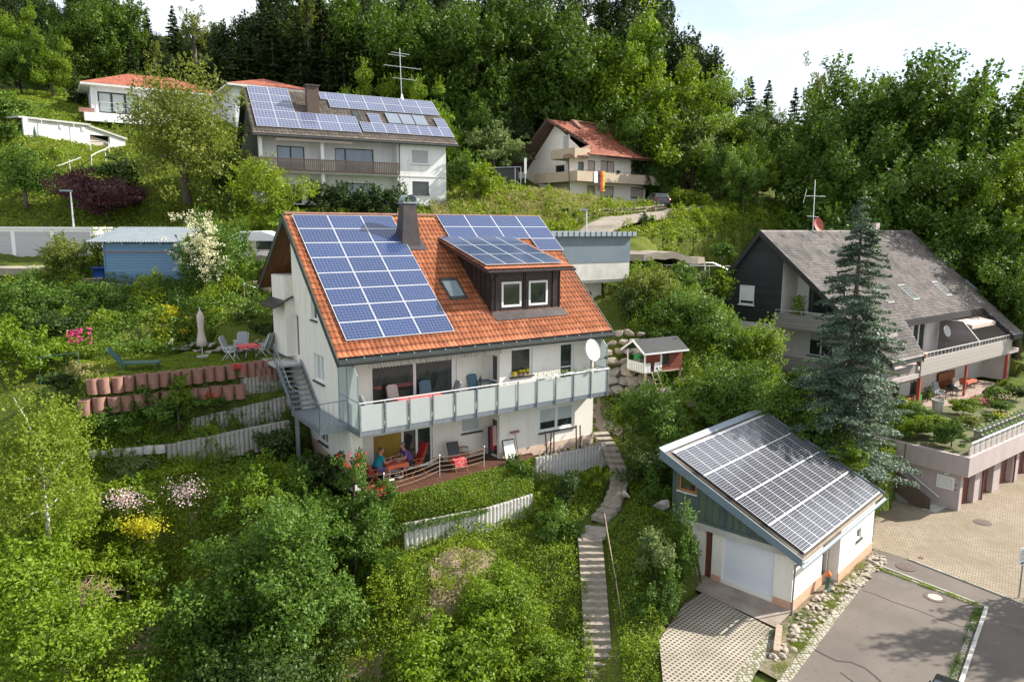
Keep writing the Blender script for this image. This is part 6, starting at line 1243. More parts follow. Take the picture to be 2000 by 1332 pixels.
for py in range(650, 775, 19):
    for px in range(1186+(k_ % 2)*9, 1262, 21):
        Y = 42.2-(py-640)*.026; p = at(px+rr_.uniform(-4, 4), py+rr_.uniform(-3, 3), Y); r_ = rr_.uniform(.34, .52)*(.8 if py < 690 else 1.25)
        rock(RK[0::2] if py < 690 else RK, p, (r_*1.2, r_, r_), ('light squared boulder in the upper courses of the rock wall right of the main house' if py < 690 else 'big brown-grey boulder low in the rock wall behind the playhouse'), 'boulder', 'upper boulders of the rock wall' if py < 690 else 'lower boulders of the rock wall', 'boulder')
    k_ += 1
for px, py, Y, r_, lab in ((1330, 745, 39.5, .8, 'large boulder under the right end of the playhouse'), (1300, 765, 38.7, .6, 'boulder under the playhouse floor beside the ladder'), (1355, 790, 37.5, .7, 'single pale boulder between the bushes right of the playhouse'), (1295, 985, 28.8, .55, 'grey boulder beside the left wall of the solar garage'), (1222, 965, 29.5, .3, 'small rock at the bend of the garden steps'), (1145, 862, 34.6, .25, 'rounded pale rock at the end of the palisade by the house corner'), (640, 1010, 27.0, .35, 'grey rock below the deck among the plants'), (365, 1040, 27.5, .4, 'flat grey rock beside the yellow flowers'), (330, 1075, 26.5, .5, 'flat slab of rock below the yellow flowers'), (380, 1010, 28, .35, 'reddish flat rock above the yellow flowers'), (905, 1118, 27.5, .3, 'pale rock on the bare soil slope'), (100, 337, 57, .5, 'white rock at the end of the white hand rail')):
    p = at(px, py, Y); rock(RK, p, (r_, r_*.8, r_*.7), lab, 'boulder', None, 'boulder')
for i in range(34):
    px = 330+i*6.2+rr_.uniform(-3, 3); py = rr_.uniform(664, 688); r_ = rr_.uniform(.13, .26); rock(RK, at(px, py, 35.9+(690-py)*.02), (r_*1.5, r_, r_*.7), 'flat stone in the low rockery wall behind the parasol', 'stone', 'stones of the low rockery wall', 'wall_stone')
# ================================================================ PALISADES, PLANTER STONES, STEPS
def palisade(label, A, Bp, h, mt, w_=.2, group=None):
    A, Bp = Vector(A), Vector(Bp); d = Bp-A; L = Vector((d.x, d.y, 0)).length; n = max(2, round(L/w_)); th = math.atan2(d.x, d.y)
    T = thing('palisade_wall', label, 'wall', A, th, group); k = MB(); r_ = L/n/2; m_ = 8
    pts = [(r_*cos(pi*i/m_)*1.0, r_*.75*sin(pi*i/m_)) for i in range(m_+1)]
    k.slab([(a, b, -h) for a, b in pts], (0, 0, h-.03)); k.slab([(a*.85, b*.85, -.03) for a, b in pts], (0, 0, .03)); me = k.mesh('stake', M[mt])
    for i in range(n):
        o = mo('stake', me, T); t = (i+.5)/n; o.location = (rr_.uniform(-.012, .012), L*t, d.z*t+rr_.uniform(-.025, .025))
    k = MB(); k.slab([(0, 0, -.06), (L, 0, d.z-.06), (L, -.3, d.z-.06), (0, -.3, -.06)], (0, 0, -h*.8)); k.build('backing', M['palisade'], T)
    return T
palisade('pale grey concrete palisade wall below the right half of the main house', (1.1, 33.05, -10.88), (4.85, 35.4, -10.88), 1.25, 'palisade_light')
palisade('curved lower concrete palisade half hidden by creeper below the deck', (-4.4, 27.8, -11.98), (-1.0, 29.6, -11.98), 1.1, 'palisade_light'); palisade('right half of the lower concrete palisade below the deck ending at the bushes', (-1.0, 29.6, -11.98), (.95, 31.2, -11.98), 1.1, 'palisade_light')
palisade('top grey palisade row between the red stones and the steel stair', at(476, 738, 32.5), at(556, 728, 34.2), 1.0, 'palisade')
palisade('middle grey palisade row left of the steel stair', at(372, 817, 31.0), at(566, 772, 33.2), 1.15, 'palisade')
palisade('lowest grey palisade row left of the steel stair post', at(325, 868, 29.6), at(566, 820, 31.6), 1.15, 'palisade')
palisade('low beige concrete edging left of the lowest palisade row', at(150, 880, 28.9), at(322, 868, 29.5), .35, 'palisade_light', .45)
k = MB(); m_ = 12; W2 = .30; P_o = [(W2*cos(pi*i/m_), .34*sin(pi*i/m_)) for i in range(m_+1)]; P_i = [(W2*.78*cos(pi*i/m_), .26*sin(pi*i/m_)) for i in range(m_, -1, -1)]
k.slab([(a, b, -.62) for a, b in P_o+P_i], (0, 0, .62)); k.slab([(-W2, -.06, -.62), (W2, -.06, -.62), (W2, .0, -.62), (-W2, .0, -.62)], (0, 0, .62)); pst = k.mesh('planter_stone', M['redstone'])
for i in range(8): k = MB()
def planter_row(A, Bp, n_, lab, grp, th_off=0):
    A, Bp = Vector(A), Vector(Bp); d = Bp-A; th = math.atan2(d.x, d.y)
    for i in range(n_):
        o = mo('planter_stone', pst); o.location = A.lerp(Bp, (i+.5)/n_)+Vector((rr_.uniform(-.04, .04), rr_.uniform(-.06, .06), rr_.uniform(-.03, .03))); o.rotation_euler = (rr_.uniform(-.05, .05), rr_.uniform(-.06, .06), -th+rr_.uniform(-.08, .08)); o.scale = (1, d.length/n_/.6, 1.05)
        tagk(o, lab, 'planter stone', grp)
planter_row(at(165, 742, 29.3), at(480, 708, 32.9), 14, 'half-round red concrete planter stone in the top row of the garden wall', 'top row of red planter stones')
planter_row(at(150, 780, 29.0), at(480, 748, 32.5), 13, 'half-round red concrete planter stone in the lower row of the garden wall', 'lower row of red planter stones')
planter_row(at(482, 706, 33.0), at(548, 700, 34.4), 5, 'small red planter stone at the stair end of the garden wall', 'small red planter stones by the steel stair'); planter_row(at(482, 718, 32.9), at(548, 714, 34.2), 6, 'small red planter stone of the lower course by the stair', 'lower small red planter stones by the steel stair')
for i in range(7):
    k = MB(); k.rev(0, 0, [(.3, 0), (.32, .55), (.26, .56), (.24, .45)], 12); o = k.build('planter_ring', M['palewood'], None, True); o.location = at(478+i*11, 566+i*.6, 41.5-.2*i); tagk(o, 'round brown planter ring in the row behind the gable of the main house', 'planter', 'planter rings behind the main gable')
T = thing('garden_handrail', 'pale metal hand rail of the steps behind the main gable', 'railing', at(478, 585, 40), 0.9); k = MB(); k.tube([(0, 0, .9), (2.6, .3, -.2)], .022, 5); k.tube([(0, 0, .5), (2.6, .3, -.6)], .015, 4)
for a in (0, 1.3, 2.6): k.tube([(a, .12*a, .9-.42*a), (a, .12*a, -.3-.42*a)], .02, 4)
k.build('rail', M['alu'], T)
# garden steps
SP = [(4.75, 36.7, -10.7), (5.0, 35.0, -11.0), (5.15, 33.4, -11.4), (5.0, 32.0, -11.85), (4.5, 30.8, -12.3), (3.75, 29.8, -12.7)]
steps = []
for i in range(len(SP)-1):
    a, b = Vector(SP[i]), Vector(SP[i+1]); n_ = max(2, round((b-a).length/.5))
    for j in range(n_): steps.append((a.lerp(b, j/n_), math.atan2((b-a).x, (b-a).y)))
ST_ = thing('garden_steps', 'long flight of concrete block steps running down through the green slope', 'steps', (0, 0, 0))
k = MB(); k.box(-.5, .5, -.24, .24, -.22, 0); stm = k.mesh('step', mat('mossy_step_concrete', (.36, .31, .26), .95, col2=(.22, .19, .15), nscale=2.5, bump=.4))
for p, th in steps:
    o = mo('step', stm, ST_); o.location = p; o.rotation_euler = (rr_.uniform(-.02, .02), rr_.uniform(-.02, .02), -th+pi/2*1+rr_.uniform(-.08, .08)); o.scale = (.95, .8, 1)
for i in range(26):
    t = i/20; p = Vector((3.49+.0*t, 28.35-5.2*t+.0, -12.85-3.2*t)); x = at(1160+27*t, 700, p.y).x; o = mo('step', stm, ST_); o.location = (x, p.y, p.z); o.rotation_euler = (rr_.uniform(-.015, .015), rr_.uniform(-.015, .015), pi/2*0+rr_.uniform(-.03, .03)-pi/2*0); o.rotation_euler.z += pi/2*0
    o.rotation_euler.z = pi/2+rr_.uniform(-.012, .012); o.scale = (.72, 1.0, .95)
k = MB(); k.slab([(29.0, 2.9, -12.78), (29.6, 3.2, -12.76), (29.4, 4.2, -12.76), (28.5, 3.95, -12.80), (28.2, 3.0, -12.82)], (0, 0, -.15)); k.build('landing_slab', stm.materials[0], ST_)
RL = thing('rope_handrail', 'rusty posts and pale rope hand rail along the right side of the garden steps', 'railing', (0, 0, 0))
rp_ = [at(1262, 872, 34.2), at(1246, 922, 32.5), at(1214, 955, 31.0), at(1181, 990, 29.5), at(1181, 1006, 28.6), at(1203, 1132, 26.4), at(1229, 1300, 24.0), at(1243, 1390, 22.6)]
for i, p in enumerate(rp_):
    if i == 4: continue
    k = MB(); k.tube([(p.y, p.x, p.z+.06), (p.y, p.x+.02, p.z-1.1)], .03, 6); k.build('post', M['iron'], RL)
for i in range(len(rp_)-1):
    a, b = rp_[i], rp_[i+1]; L = (b-a).length; k = MB(); k.tube([tuple(Vector((a.y, a.x, a.z)).lerp(Vector((b.y, b.x, b.z)), t/10)-Vector((0, 0, .05*L*4*(t/10)*(1-t/10)*.35))) for t in range(11)], .022, 5); k.build('rope', M['palewood'], RL)
# ================================================================ UPPER LEFT TERRACE
ZT = -6.38
CLOTHLAB['small square table with pink-red cloth on the upper garden terrace'] = 'pink and red cloth covering the small table on the upper terrace'
FW = Fr((0, 0, 0), pi/2)
p = atz(486, 702, ZT); table('garden_table', 'small square table with pink-red cloth on the upper garden terrace', Fr(p, .9), 0, 0, 0, 0, .8, .8, .72, 'white', 'black', 'redpattern', drop=.1)
for (px, py, th, lab) in ((452, 704, -.9, 'grey garden chair turned towards us left of the small red table'), (472, 697, .6, 'grey garden chair standing behind the small red table'), (512, 698, 2.2, 'grey garden chair immediately right of the small red table'), (524, 694, 2.35, 'rightmost grey garden chair nearest the main house on the upper terrace')):
    p = atz(px, py, ZT); recliner('garden_chair', lab, Fr(p, .9), 0, 0, 0, th, 'greychair', 'alu', sc=1.0)
p = atz(396, 699, ZT); T = thing('closed_parasol', 'closed beige parasol standing on the upper garden terrace', 'parasol', p)
k = MB(); k.rev(0, 0, [(.05, .55), (.26, .62), (.22, .9), (.13, 1.35), (.16, 1.75), (.17, 2.1), (.08, 2.28), (.0, 2.42)], 12); k.build('canopy', M['umb'], T, True); k = MB(); k.cyl(0, 0, 0, 2.5, .022, n=6); k.build('pole', M['alu'], T); k = MB(); k.cyl(0, 0, 0, .12, .28, n=12); k.build('base', M['concrete'], T)
p = atz(262, 722, ZT); T = thing('sun_lounger', 'dark green sun lounger with raised back on the garden terrace', 'sun lounger', p, 1.35)
k = MB(); k.box(-.5, 1.1, -.32, .32, .3, .36); k.build('seat', M['greenchair'], T); k = MB(); k.slab([(-.5, -.32, .33), (-1.0, -.32, .98), (-1.0, .32, .98), (-.5, .32, .33)], (0, 0, .05)); k.build('backrest', M['greenchair'], T)
for a in (-.4, .95):
    for b in (-.28, .28): k = MB(); k.box(a-.03, a+.03, b-.03, b+.03, 0, .32); k.build('leg', M['greenchair'], T)
k = MB(); k.tube([(-.2, -.3, .3), (-.85, -.3, .75)], .02, 4); k.tube([(-.2, .3, .3), (-.85, .3, .75)], .02, 4); k.build('backrest_strut', M['greenchair'], T)
p = at(78, 735, 29.5); T = thing('frame_swing', 'thin dark green metal frame standing among the bushes at the far left', 'frame', p-Vector((0, 0, .3)), 1.3); k = MB(); k.tube([(0, 0, 0), (0, 0, 1.1), (1.5, 0, 1.25), (1.5, 0, .2)], .025, 5); k.build('bar', M['greenchair'], T)
# big pot, ball, barrel, wood stack
T = pot('large grey planter bucket on the rock wall behind the playhouse', at(1243, 692, 41.2), .42, .85, 'concrete')
k = MB(); k.rev(0, 0, [(0, 0), (.2, .03), (.3, .15), (.3, .3), (.18, .4), (0, .42)], 12); o = k.build('plastic_tub', M['greenball'], None, True); o.location = at(1247, 706, 40.6); tagk(o, 'bright green plastic tub below the grey planter bucket', 'tub')
T = thing('rain_barrel', 'dark blue plastic tub left of the light blue shed', 'barrel', F8.w(-.45, -.4, .0), 0); k = MB(); k.rev(0, 0, [(.38, .4), (.5, 1.15), (.54, 1.15), (.54, 1.22), (.48, 1.22), (.46, .6)], 16); k.build('tub', M['bluebarrel'], T, True); k = MB(); k.box(-.4, .4, -.4, .4, -.2, .4); k.build('stand', M['palewood'], T)
for i in range(9):
    k = MB(); k.tube([(-.1-.6*(i % 3)*.2, 0, .06+.1*i), (1.25, .05*(i % 2), .06+.1*i+.08*(i % 3-1))], .05, 5); o = k.build('timber', M['palewood']); o.location = F8.w(-1.3, .3, -.35); o.rotation_euler = (0, 0, -F8.th); tagk(o, 'weathered pole in the timber pile left of the blue shed', 'timber', 'weathered poles piled by the blue shed')
# ================================================================ UPPER SLOPE: LAMPS, ROADS, CAR, FENCES
for px, y0, y1, Y, lab in ((146, 466, 374, 50.5, 'grey street lamp rising in front of the dark red bush at left'), (1145, 462, 411, 57, 'grey street lamp on the slope behind the concrete garage')):
    b = at(px, y0, Y); t = at(px, y1, Y); T = thing('street_lamp', lab, 'street lamp', b, 1.2); h_ = t.z-b.z; k = MB(); k.tube([(0, 0, -.5), (0, 0, h_)], [.07, .045], 8); k.build('pole', M['alu'], T); k = MB(); k.box(-.65, .1, -.1, .1, h_-.02, h_+.09); k.build('lamp_head', M['zinc'], T)
def road(name, pts, w_, m, lift=.05, n=14):
    P = []
    for i in range(len(pts)-1):
        for j in range(n): t = j/n; P.append(Vector(pts[i])*(1-t)+Vector(pts[i+1])*t)
    P.append(Vector(pts[-1])); L_, R_ = [], []
    for i, p in enumerate(P):
        d = (P[min(i+1, len(P)-1)]-P[max(i-1, 0)]).normalized(); nn = Vector((-d.y, d.x))*w_/2; z = max(float(gi(*(p+nn*a))) for a in (-1, -.5, 0, .5, 1))+lift
        L_.append((p+nn, z)); R_.append((p-nn, z))
    k = MB(); V = []
    for (a, z), (b, z2) in zip(L_, R_): V += [(a.y, a.x, z), (b.y, b.x, z), (a.y, a.x, z-.5), (b.y, b.x, z-.5)]
    F = []
    for i in range(len(P)-1): a = 4*i; F += [(a, a+1, a+5, a+4), (a, a+4, a+6, a+2), (a+1, a+3, a+7, a+5)]
    k.add(V, F); o = k.build(name, m); o['kind'] = 'structure'; return o
mB = mat('pale_road_surface', (.34, .29, .235), .92, col2=(.26, .22, .18), nscale=.8)
road('street', [(-60, 47.5), (-30, 46.6), (-14, 48.0), (-6, 50.5), (3, 52.3), (9, 53.5), (13, 55.5), (16, 59), (21, 65)], 3.2, mB)
HD = [Vector(p) for p in ((4.5, 54.5, -1.5), (7.0, 58.5, -.4), (12.2, 66, .9), (17, 72, 1.9), (19.5, 76, 2.2))]
road('hill_driveway', [(p.x, p.y) for p in HD], 2.6, mB)
for i in range(30):
    t = i/29; a, b = HD[1], HD[3]; p = a.lerp(b, t); p = Vector((p.x-1.75, p.y+.9, gz(p.x-1.75, p.y+.9)+.0))
    for j in range(2): rock(RK[:1], p+Vector((0, .12*j, .16+.3*j)), (.34, .26, .24), 'pale squared stone in the wall along the hill driveway', 'stone', 'stones of the driveway wall', 'wall_stone')
def car(name, label, loc, th, L=4.1, W_=1.72, paint='carpaint'):
    T = thing(name, label, 'car', loc, th); w2 = W_/2
    low = [(-L/2, .35), (-L/2+.03, .75), (-L/2+.15, .92), (L/2-1.0, .90), (L/2-.12, .72), (L/2, .45), (L/2-.05, .28), (-L/2+.1, .26)]
    k = MB(); k.slab([(a, -w2, z) for a, z in low], (0, W_, 0)); k.build('body', M[paint], T, bevel=.07)
    cab = [(-L/2+.12, .88), (-L/2+.42, 1.38), (-L/2+1.0, 1.48), (L/2-2.0, 1.46), (L/2-1.05, .90)]
    k = MB(); V = [(a, s_*(w2-.06 if z < 1 else w2-.24), z) for s_ in (-1, 1) for a, z in cab]; n_ = len(cab); k.add(V, [list(range(n_)), list(range(2*n_-1, n_-1, -1))]+[(i, (i+1) % n_, n_+(i+1) % n_, n_+i) for i in range(n_)]); k.build('roof', M[paint], T, bevel=.05)
    for s_ in (-1, 1): k = MB(); k.poly([(-L/2+.45, s_*(w2-.08), .95), (-L/2+.62, s_*(w2-.225), 1.36), (L/2-2.02, s_*(w2-.225), 1.38), (L/2-1.3, s_*(w2-.08), .95)]); k.build('side_window', M['glass'], T)
    k = MB(); k.poly([(L/2-1.98, -w2+.3, 1.44), (L/2-1.98, w2-.3, 1.44), (L/2-1.1, w2-.14, .94), (L/2-1.1, -w2+.14, .94)]); o = k.build('windscreen', M['glass'], T); o.location = (0, .015, .015)
    k = MB(); k.poly([(-L/2+.16, -w2+.14, .95), (-L/2+.16, w2-.14, .95), (-L/2+.42, w2-.3, 1.34), (-L/2+.42, -w2+.3, 1.34)]); o = k.build('rear_window', M['glass'], T); o.location = (0, -.02, .015)
    for a in (-L/2+.78, L/2-.82):
        for s_ in (-1, 1): k = MB(); k.tube([(a, s_*(w2-.2), .31), (a, s_*(w2+.01), .31)], .31, 18); wh = k.build('wheel', M['tyre'], T); k = MB(); k.tube([(a, s_*(w2-.1), .31), (a, s_*(w2+.02), .31)], .19, 12); k.build('rim', M['alu'], wh)
    for s_ in (-1, 1): k = MB(); k.box(L/2-.12, L/2-.02, s_*w2*.62-.16, s_*w2*.62+.16, .55, .7); k.build('headlight', M['white'], T); k = MB(); k.box(-L/2-.01, -L/2+.05, s_*w2*.75-.12, s_*w2*.75+.12, .62, .85); k.build('tail_light', M['red'], T)
    return T
p = hit(1280, 405); car('parked_car', 'small black car parked on the drive beside the chalet', at(1281, 406, 74.5), -.15, 3.7)
p = atz(1822, 1332, -13.62); car('parked_car', 'black car whose roof just shows at the bottom edge of the parking surface', (p.x-.2, p.y-1.15, ZS), .72+pi)
T = thing('guard_rail', 'pale metal guard rail along the street right of the concrete garage', 'railing', at(1238, 530, 53), 1.45); k = MB(); k.tube([(0, 0, .5), (7.4, 0, .35)], .03, 5)
for i in range(6): k.tube([(i*1.45, 0, -.6), (i*1.45, 0, .47-.02*i)], .025, 5)
k.build('rail', M['alu'], T)
T = thing('stair_rail', 'short bent grey rail above the dark house on the slope', 'railing', at(1376, 530, 52), 1.2); k = MB(); k.tube([(0, 0, .1), (0, 0, .62), (.7, 0, .6), (2.0, 0, .1)], .03, 5); k.build('rail', M['alu'], T)
T = thing('hand_rail', 'white curved hand rail in front of the earth-covered garage', 'railing', (0, 0, 0)); P = [at(x, y, Y) for x, y, Y in ((112, 325, 58.5), (158, 308, 60))]; k = MB(); k.tube([(q.y, q.x, q.z) for q in P], .04, 5); k.tube([(P[1].y-.6, P[1].x-.6, P[1].z-.2), (P[1].y-.6, P[1].x-.6, P[1].z-1.1)], .035, 5); k.build('rail', M['offwhite'], T)
P = [at(x, y, Y) for x, y, Y in ((178, 305, 60), (190, 298, 61), (205, 292, 62), (214, 286, 63.5), (212, 280, 65), (195, 277, 66), (176, 277, 66.5))]; T = thing('hand_rail', 'white hand rail bending round the turning place of the earth-covered garage', 'railing', (0, 0, 0)); k = MB(); k.tube([(q.y, q.x, q.z) for q in P], .045, 5)
for q in P[::2]: k.tube([(q.y, q.x, q.z), (q.y, q.x, q.z-1.0)], .035, 5)
k.build('rail', M['offwhite'], T)
T = thing('black_shed', 'small black garden shelter with light roof left of the chalet', 'shed', at(962, 352, 74), 1.35); k = MB(); k.box(0, 2.7, -2, 0, -.5, 1.15); k.build('wall', M['black'], T); k = MB(); k.slab([(-.1, .2, 1.15), (3.0, .2, 1.3), (3.0, -2.1, 1.5), (-.1, -2.1, 1.35)], (0, 0, .07)); k.build('roof', M['zinc'], T); k = MB()
for u in (2.3, 2.9): k.tube([(u, .15, -.6), (u, .15, 1.25)], .04, 4)
k.build('post', M['alu'], T)
T = thing('banner_pole', 'narrow pale banner on a pole left of the chalet', 'banner', at(1026, 352, 72), 1.2); k = MB(); k.cyl(0, 0, -.3, 2.1, .035, n=6); k.build('pole', M['alu'], T); k = MB(); k.box(-.12, .12, -.03, .03, .6, 2.1); k.build('banner', M['white'], T)
T = thing('lattice_fence', 'pale lattice fence on the wall foot of the chalet', 'fence', F3.w(3.6, -.6, -2.7), F3.th); k = MB()
for i in range(42): u = i*.2; k.tube([(u, 0, .0), (u+.28, 0, .75)], .018, 4); k.tube([(u+.28, .02, .0), (u, .02, .75)], .018, 4)
k.tube([(0, 0, .75), (8.4, 0, .75)], .02, 4); k.build('lattice', M['palewood'], T)
# ================================================================ ROOF GARDEN OF THE GARAGE BLOCK
ZR = 3.12
sheet('roof_garden_soil', [(.0, -7.9), (22, -7.9), (22, .1), (0, .1)], ZR+.02, mat('roof_soil', (.10, .085, .05), .95, col2=(.12, .15, .04), nscale=2), F4)
sheet('terrace_paving', [(8, -8.1), (22, -8.1), (22, -4.6), (11.5, -4.8), (8, -6.8)], ZR+.035, mat('terrace_stone', (.36, .27, .22), .9, col2=(.28, .21, .17), nscale=2), F4)
pk_ = ['grey concrete pot in the front row along the roof garden railing', 'grey concrete pot in the second row along the roof garden railing']
proto = None
for i in range(13):
    for j in range(2):
        u = 3.4+i*.62; v = -.22-j*.42; L = F4.w(u, v, ZR+(.0 if j == 0 else .22))
        if proto is None:
            proto = thing('concrete_pot', pk_[0], 'flower pot', L, 0, 'front row of concrete pots'); k = MB(); k.rev(0, 0, [(.15, 0), (.2, .42), (.23, .42), (.23, .46), (.17, .46), (.15, .3)], 10); k.build('pot', M['concrete'], proto, True)
            rng = rg(); C = np.abs(rng.normal(size=(60, 3)))*np.array([.09, .09, .1])*np.sign(rng.normal(size=(60, 3)))*np.array([1, 1, 0])+np.stack([np.zeros(60), np.zeros(60), rng.uniform(.42, .6, 60)], 1); mo('plant', leaf_mesh('plant', C, rng.normal(size=(60, 3))+[0, 0, 1], .09, LM['mid'], rng), proto)
        else: copy_tree(proto, None, pk_[j], ['front row of concrete pots', 'second row of concrete pots'][j], L)
pot('large white-grey conical planter on the garage block behind the hedge', F4.w(8.6, -4.9, ZR), .38, .85, 'concrete')
T = thing('wooden_barrel', 'wooden barrel standing on the long balcony of the dark house', 'barrel', F4.w(10.4, -6.9, 5.78)); k = MB(); k.rev(0, 0, [(.3, 0), (.4, .45), (.3, .9), (0, .9)], 14); k.build('staves', M['wood'], T, True); k = MB()
for z in (.15, .72): k.rev(0, 0, [(.352, z), (.36, z+.06)], 14)
k.build('hoop', M['iron'], T)
T = thing('garden_bench', 'orange-brown wooden bench against the terrace wall of the dark house', 'bench', F4.w(17.6, -7.6, ZR), F4.th); k = MB(); k.box(-1.4, 1.4, -.5, -.42, .4, 1.15); k.build('backrest', M['wood'], T); k = MB(); k.box(-1.4, 1.4, -.45, .1, .38, .45); k.build('seat', M['wood'], T)
for a in (-1.3, 0, 1.3): k = MB(); k.box(a-.05, a+.05, -.4, .05, 0, .4); k.build('leg', M['wood'], T)
CLOTHLAB['terrace table with orange-red top in front of the wooden bench'] = 'orange cloth on the terrace table before the wooden bench'
table('garden_table', 'terrace table with orange-red top in front of the wooden bench', F4, 17.6, -6.7, ZR, 0, 1.6, .8, .74, 'wood', 'wood', 'orangecloth')
for i, (u, v, mt, lab) in enumerate(((12.4, -6.4, 'greychair', 'grey terrace chair beside the black grill'), (15.2, -6.2, 'umb', 'beige terrace chair left of the orange table'))): recliner('terrace_chair', lab, F4, u, v, ZR, .4, mt, 'alu')
T = thing('kettle_grill', 'black grill with folded lid on the terrace of the dark house', 'grill', F4.w(13.4, -6.0, ZR), F4.th); k = MB(); k.box(-.4, .4, -.25, .25, .65, .85); k.rev(0, 0, [(.3, .85), (.3, .95), (.18, 1.1), (0, 1.15)], 12); k.build('body', M['black'], T)
for a in (-.35, .35):
    for b in (-.2, .2): k = MB(); k.tube([(a, b, 0), (a, b, .66)], .025, 4); k.build('leg', M['dark'], T)
for i, (mt, lab) in enumerate((('orange', 'orange crate at the left end of the roof terrace'), ('black', 'black and white crate second in the row on the roof terrace'), ('wood', 'brown crate third in the row on the roof terrace'), ('wood', 'tall brown crate fourth in the row on the roof terrace'), ('greenball', 'green frame at the right end of the crate row on the roof terrace'))):
    k = MB(); u = 8.1+i*.42; 
    k.box(u, u+.3, -6.6, -6.55, ZR, ZR+.7); k.box(u, u+.3, -6.9, -6.85, ZR, ZR+.7); k.box(u, u+.04, -6.85, -6.6, ZR, ZR+.7); k.box(u+.26, u+.3, -6.85, -6.6, ZR, ZR+.7); k.box(u+.04, u+.26, -6.85, -6.6, ZR, ZR+.04); o = k.build('crate', M[mt]); o.location = F4.O; o.rotation_euler = (0, 0, -F4.th); tagk(o, lab, 'crate')
# ================================================================ VEGETATION: near trees and shrubs
sh = shrub
sh('airy yellow-green birch at the left edge with a pale thin trunk', 82, 905, 235, 330, 23.5, 'birch', .10, .8, 'birch_tree', 'tree', bark='birchbark', trunk=1.6, nb=80, flat=.5, shell=.7)
sh('bright hazel tree filling the bottom left below the birch', 60, 1130, 260, 210, 21.5, 'bright', .12, .8, 'hazel_tree', 'tree')
sh('broad bright shrub at the very bottom left corner', 120, 1265, 330, 230, 19.5, 'bright', .11, .9)
sh('large dense hornbeam filling the lower left middle of the slope', 560, 1140, 400, 400, 24, 'mid', .12, 1.15, 'hornbeam_tree', 'tree', nb=90, br=.23, trunk=.6)
sh('left lower lobe bush leaning out of the big hornbeam towards the brushwood', 380, 1230, 240, 260, 22.5, 'mid', .115, 1.0)
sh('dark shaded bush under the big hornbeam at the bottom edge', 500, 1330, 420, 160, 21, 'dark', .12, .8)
sh('pointed yellow-tipped young tree above the big hornbeam', 505, 975, 175, 190, 27, 'bright', .11, 1.0, 'young_tree', 'tree')
sh('grey-green bush between the big hornbeam and the deck corner', 690, 1030, 170, 170, 26.6, 'mid', .10, 1.0)
sh('upper shoulder bush right of the yellow-tipped young tree', 610, 1010, 170, 150, 27, 'mid', .10, 1.0)
sh('round fresh green bush left of the big hornbeam', 245, 1120, 130, 150, 25, 'bright', .10, 1.0)
sh('bright green bank of leaves at the far left below the birch', 150, 1010, 180, 140, 25.5, 'yellow', .11, .8)
sh('low yellow-green bush between the birch and the flowers', 175, 1110, 150, 110, 24.5, 'yellow', .10, .8)
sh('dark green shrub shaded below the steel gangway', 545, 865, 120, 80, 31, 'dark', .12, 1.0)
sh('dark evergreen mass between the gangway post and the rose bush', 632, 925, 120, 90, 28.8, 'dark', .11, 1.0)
sh('rose bush with orange and red blooms at the left end of the deck', 688, 930, 84, 110, 27.4, 'mid', .08, .8)
sh('leafy base bush under the rose bush', 735, 975, 110, 80, 27.0, 'mid', .08, .7)
sh('dense laurel bush standing right in front of the palisade end', 1012, 915, 62, 90, 31.9, 'mid', .09, 1.2)
sh('small dark conifer-like shrub below the pale palisade', 1105, 955, 60, 95, 31.2, 'needle', .08, 1.1, 'conifer_shrub')
sh('rounded yew bush standing alone left of the long steps', 1086, 1045, 112, 122, 29.2, 'mid', .09, 1.3)
sh('feathery bright bush lowest in the middle of the slope', 960, 1170, 210, 170, 25.2, 'bright', .11, 1.0)
sh('large compound-leaved bush at the bottom centre of the photo', 890, 1275, 300, 170, 23, 'bright', .12, 1.0)
sh('bright bush at the bottom edge left of the long steps', 1060, 1290, 170, 130, 23.2, 'bright', .10, 1.0)
sh('loose grassy shrub on the slope between hornbeam and bare soil', 760, 1180, 130, 150, 25.8, 'yellow', .09, .5)
sh('small yellow-green tuft bush at the lower palisade left end', 715, 1100, 90, 90, 27.2, 'mid', .08, .7)
sh('dark bush at the foot of the white wall by the deck left', 590, 900, 70, 60, 30.5, 'mid', .09, .8)
sh('tall round bush above the garden steps below the playhouse', 1282, 815, 165, 150, 34.5, 'mid', .11, 1.1, nb=70)
sh('clipped yellow-green hedge bush beside the upper garden steps', 1218, 815, 46, 60, 35.6, 'yellow', .08, 1.2)
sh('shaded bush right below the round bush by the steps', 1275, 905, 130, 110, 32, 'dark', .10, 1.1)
sh('low bush between the steps and the solar garage gable', 1275, 960, 70, 90, 30.5, 'mid', .09, 1.0)
sh('bright climbing bush over the bank left of the garage drive', 1280, 1072, 105, 120, 26.8, 'grey', .09, 1.2)
sh('leafy bush half way down the bank right of the long steps', 1262, 1180, 80, 120, 25.6, 'mid', .09, 1.1)
sh('lowest bush on the bank between long steps and driveway', 1262, 1292, 70, 100, 24.4, 'bright', .09, 1.0)
sh('ivy-dark hedge beside the garage door along the driveway', 1332, 1075, 70, 190, 27.6, 'mid', .08, 1.5, 'hedge', 'hedge', ry=1.2)
sh('lower end of the ivy hedge where it meets the driveway grid', 1305, 1160, 60, 130, 26.0, 'mid', .08, 1.3, 'hedge', 'hedge', ry=.9)
sh('small bush above the back of the steps left side', 1160, 935, 60, 70, 32.2, 'yellow', .08, .9)
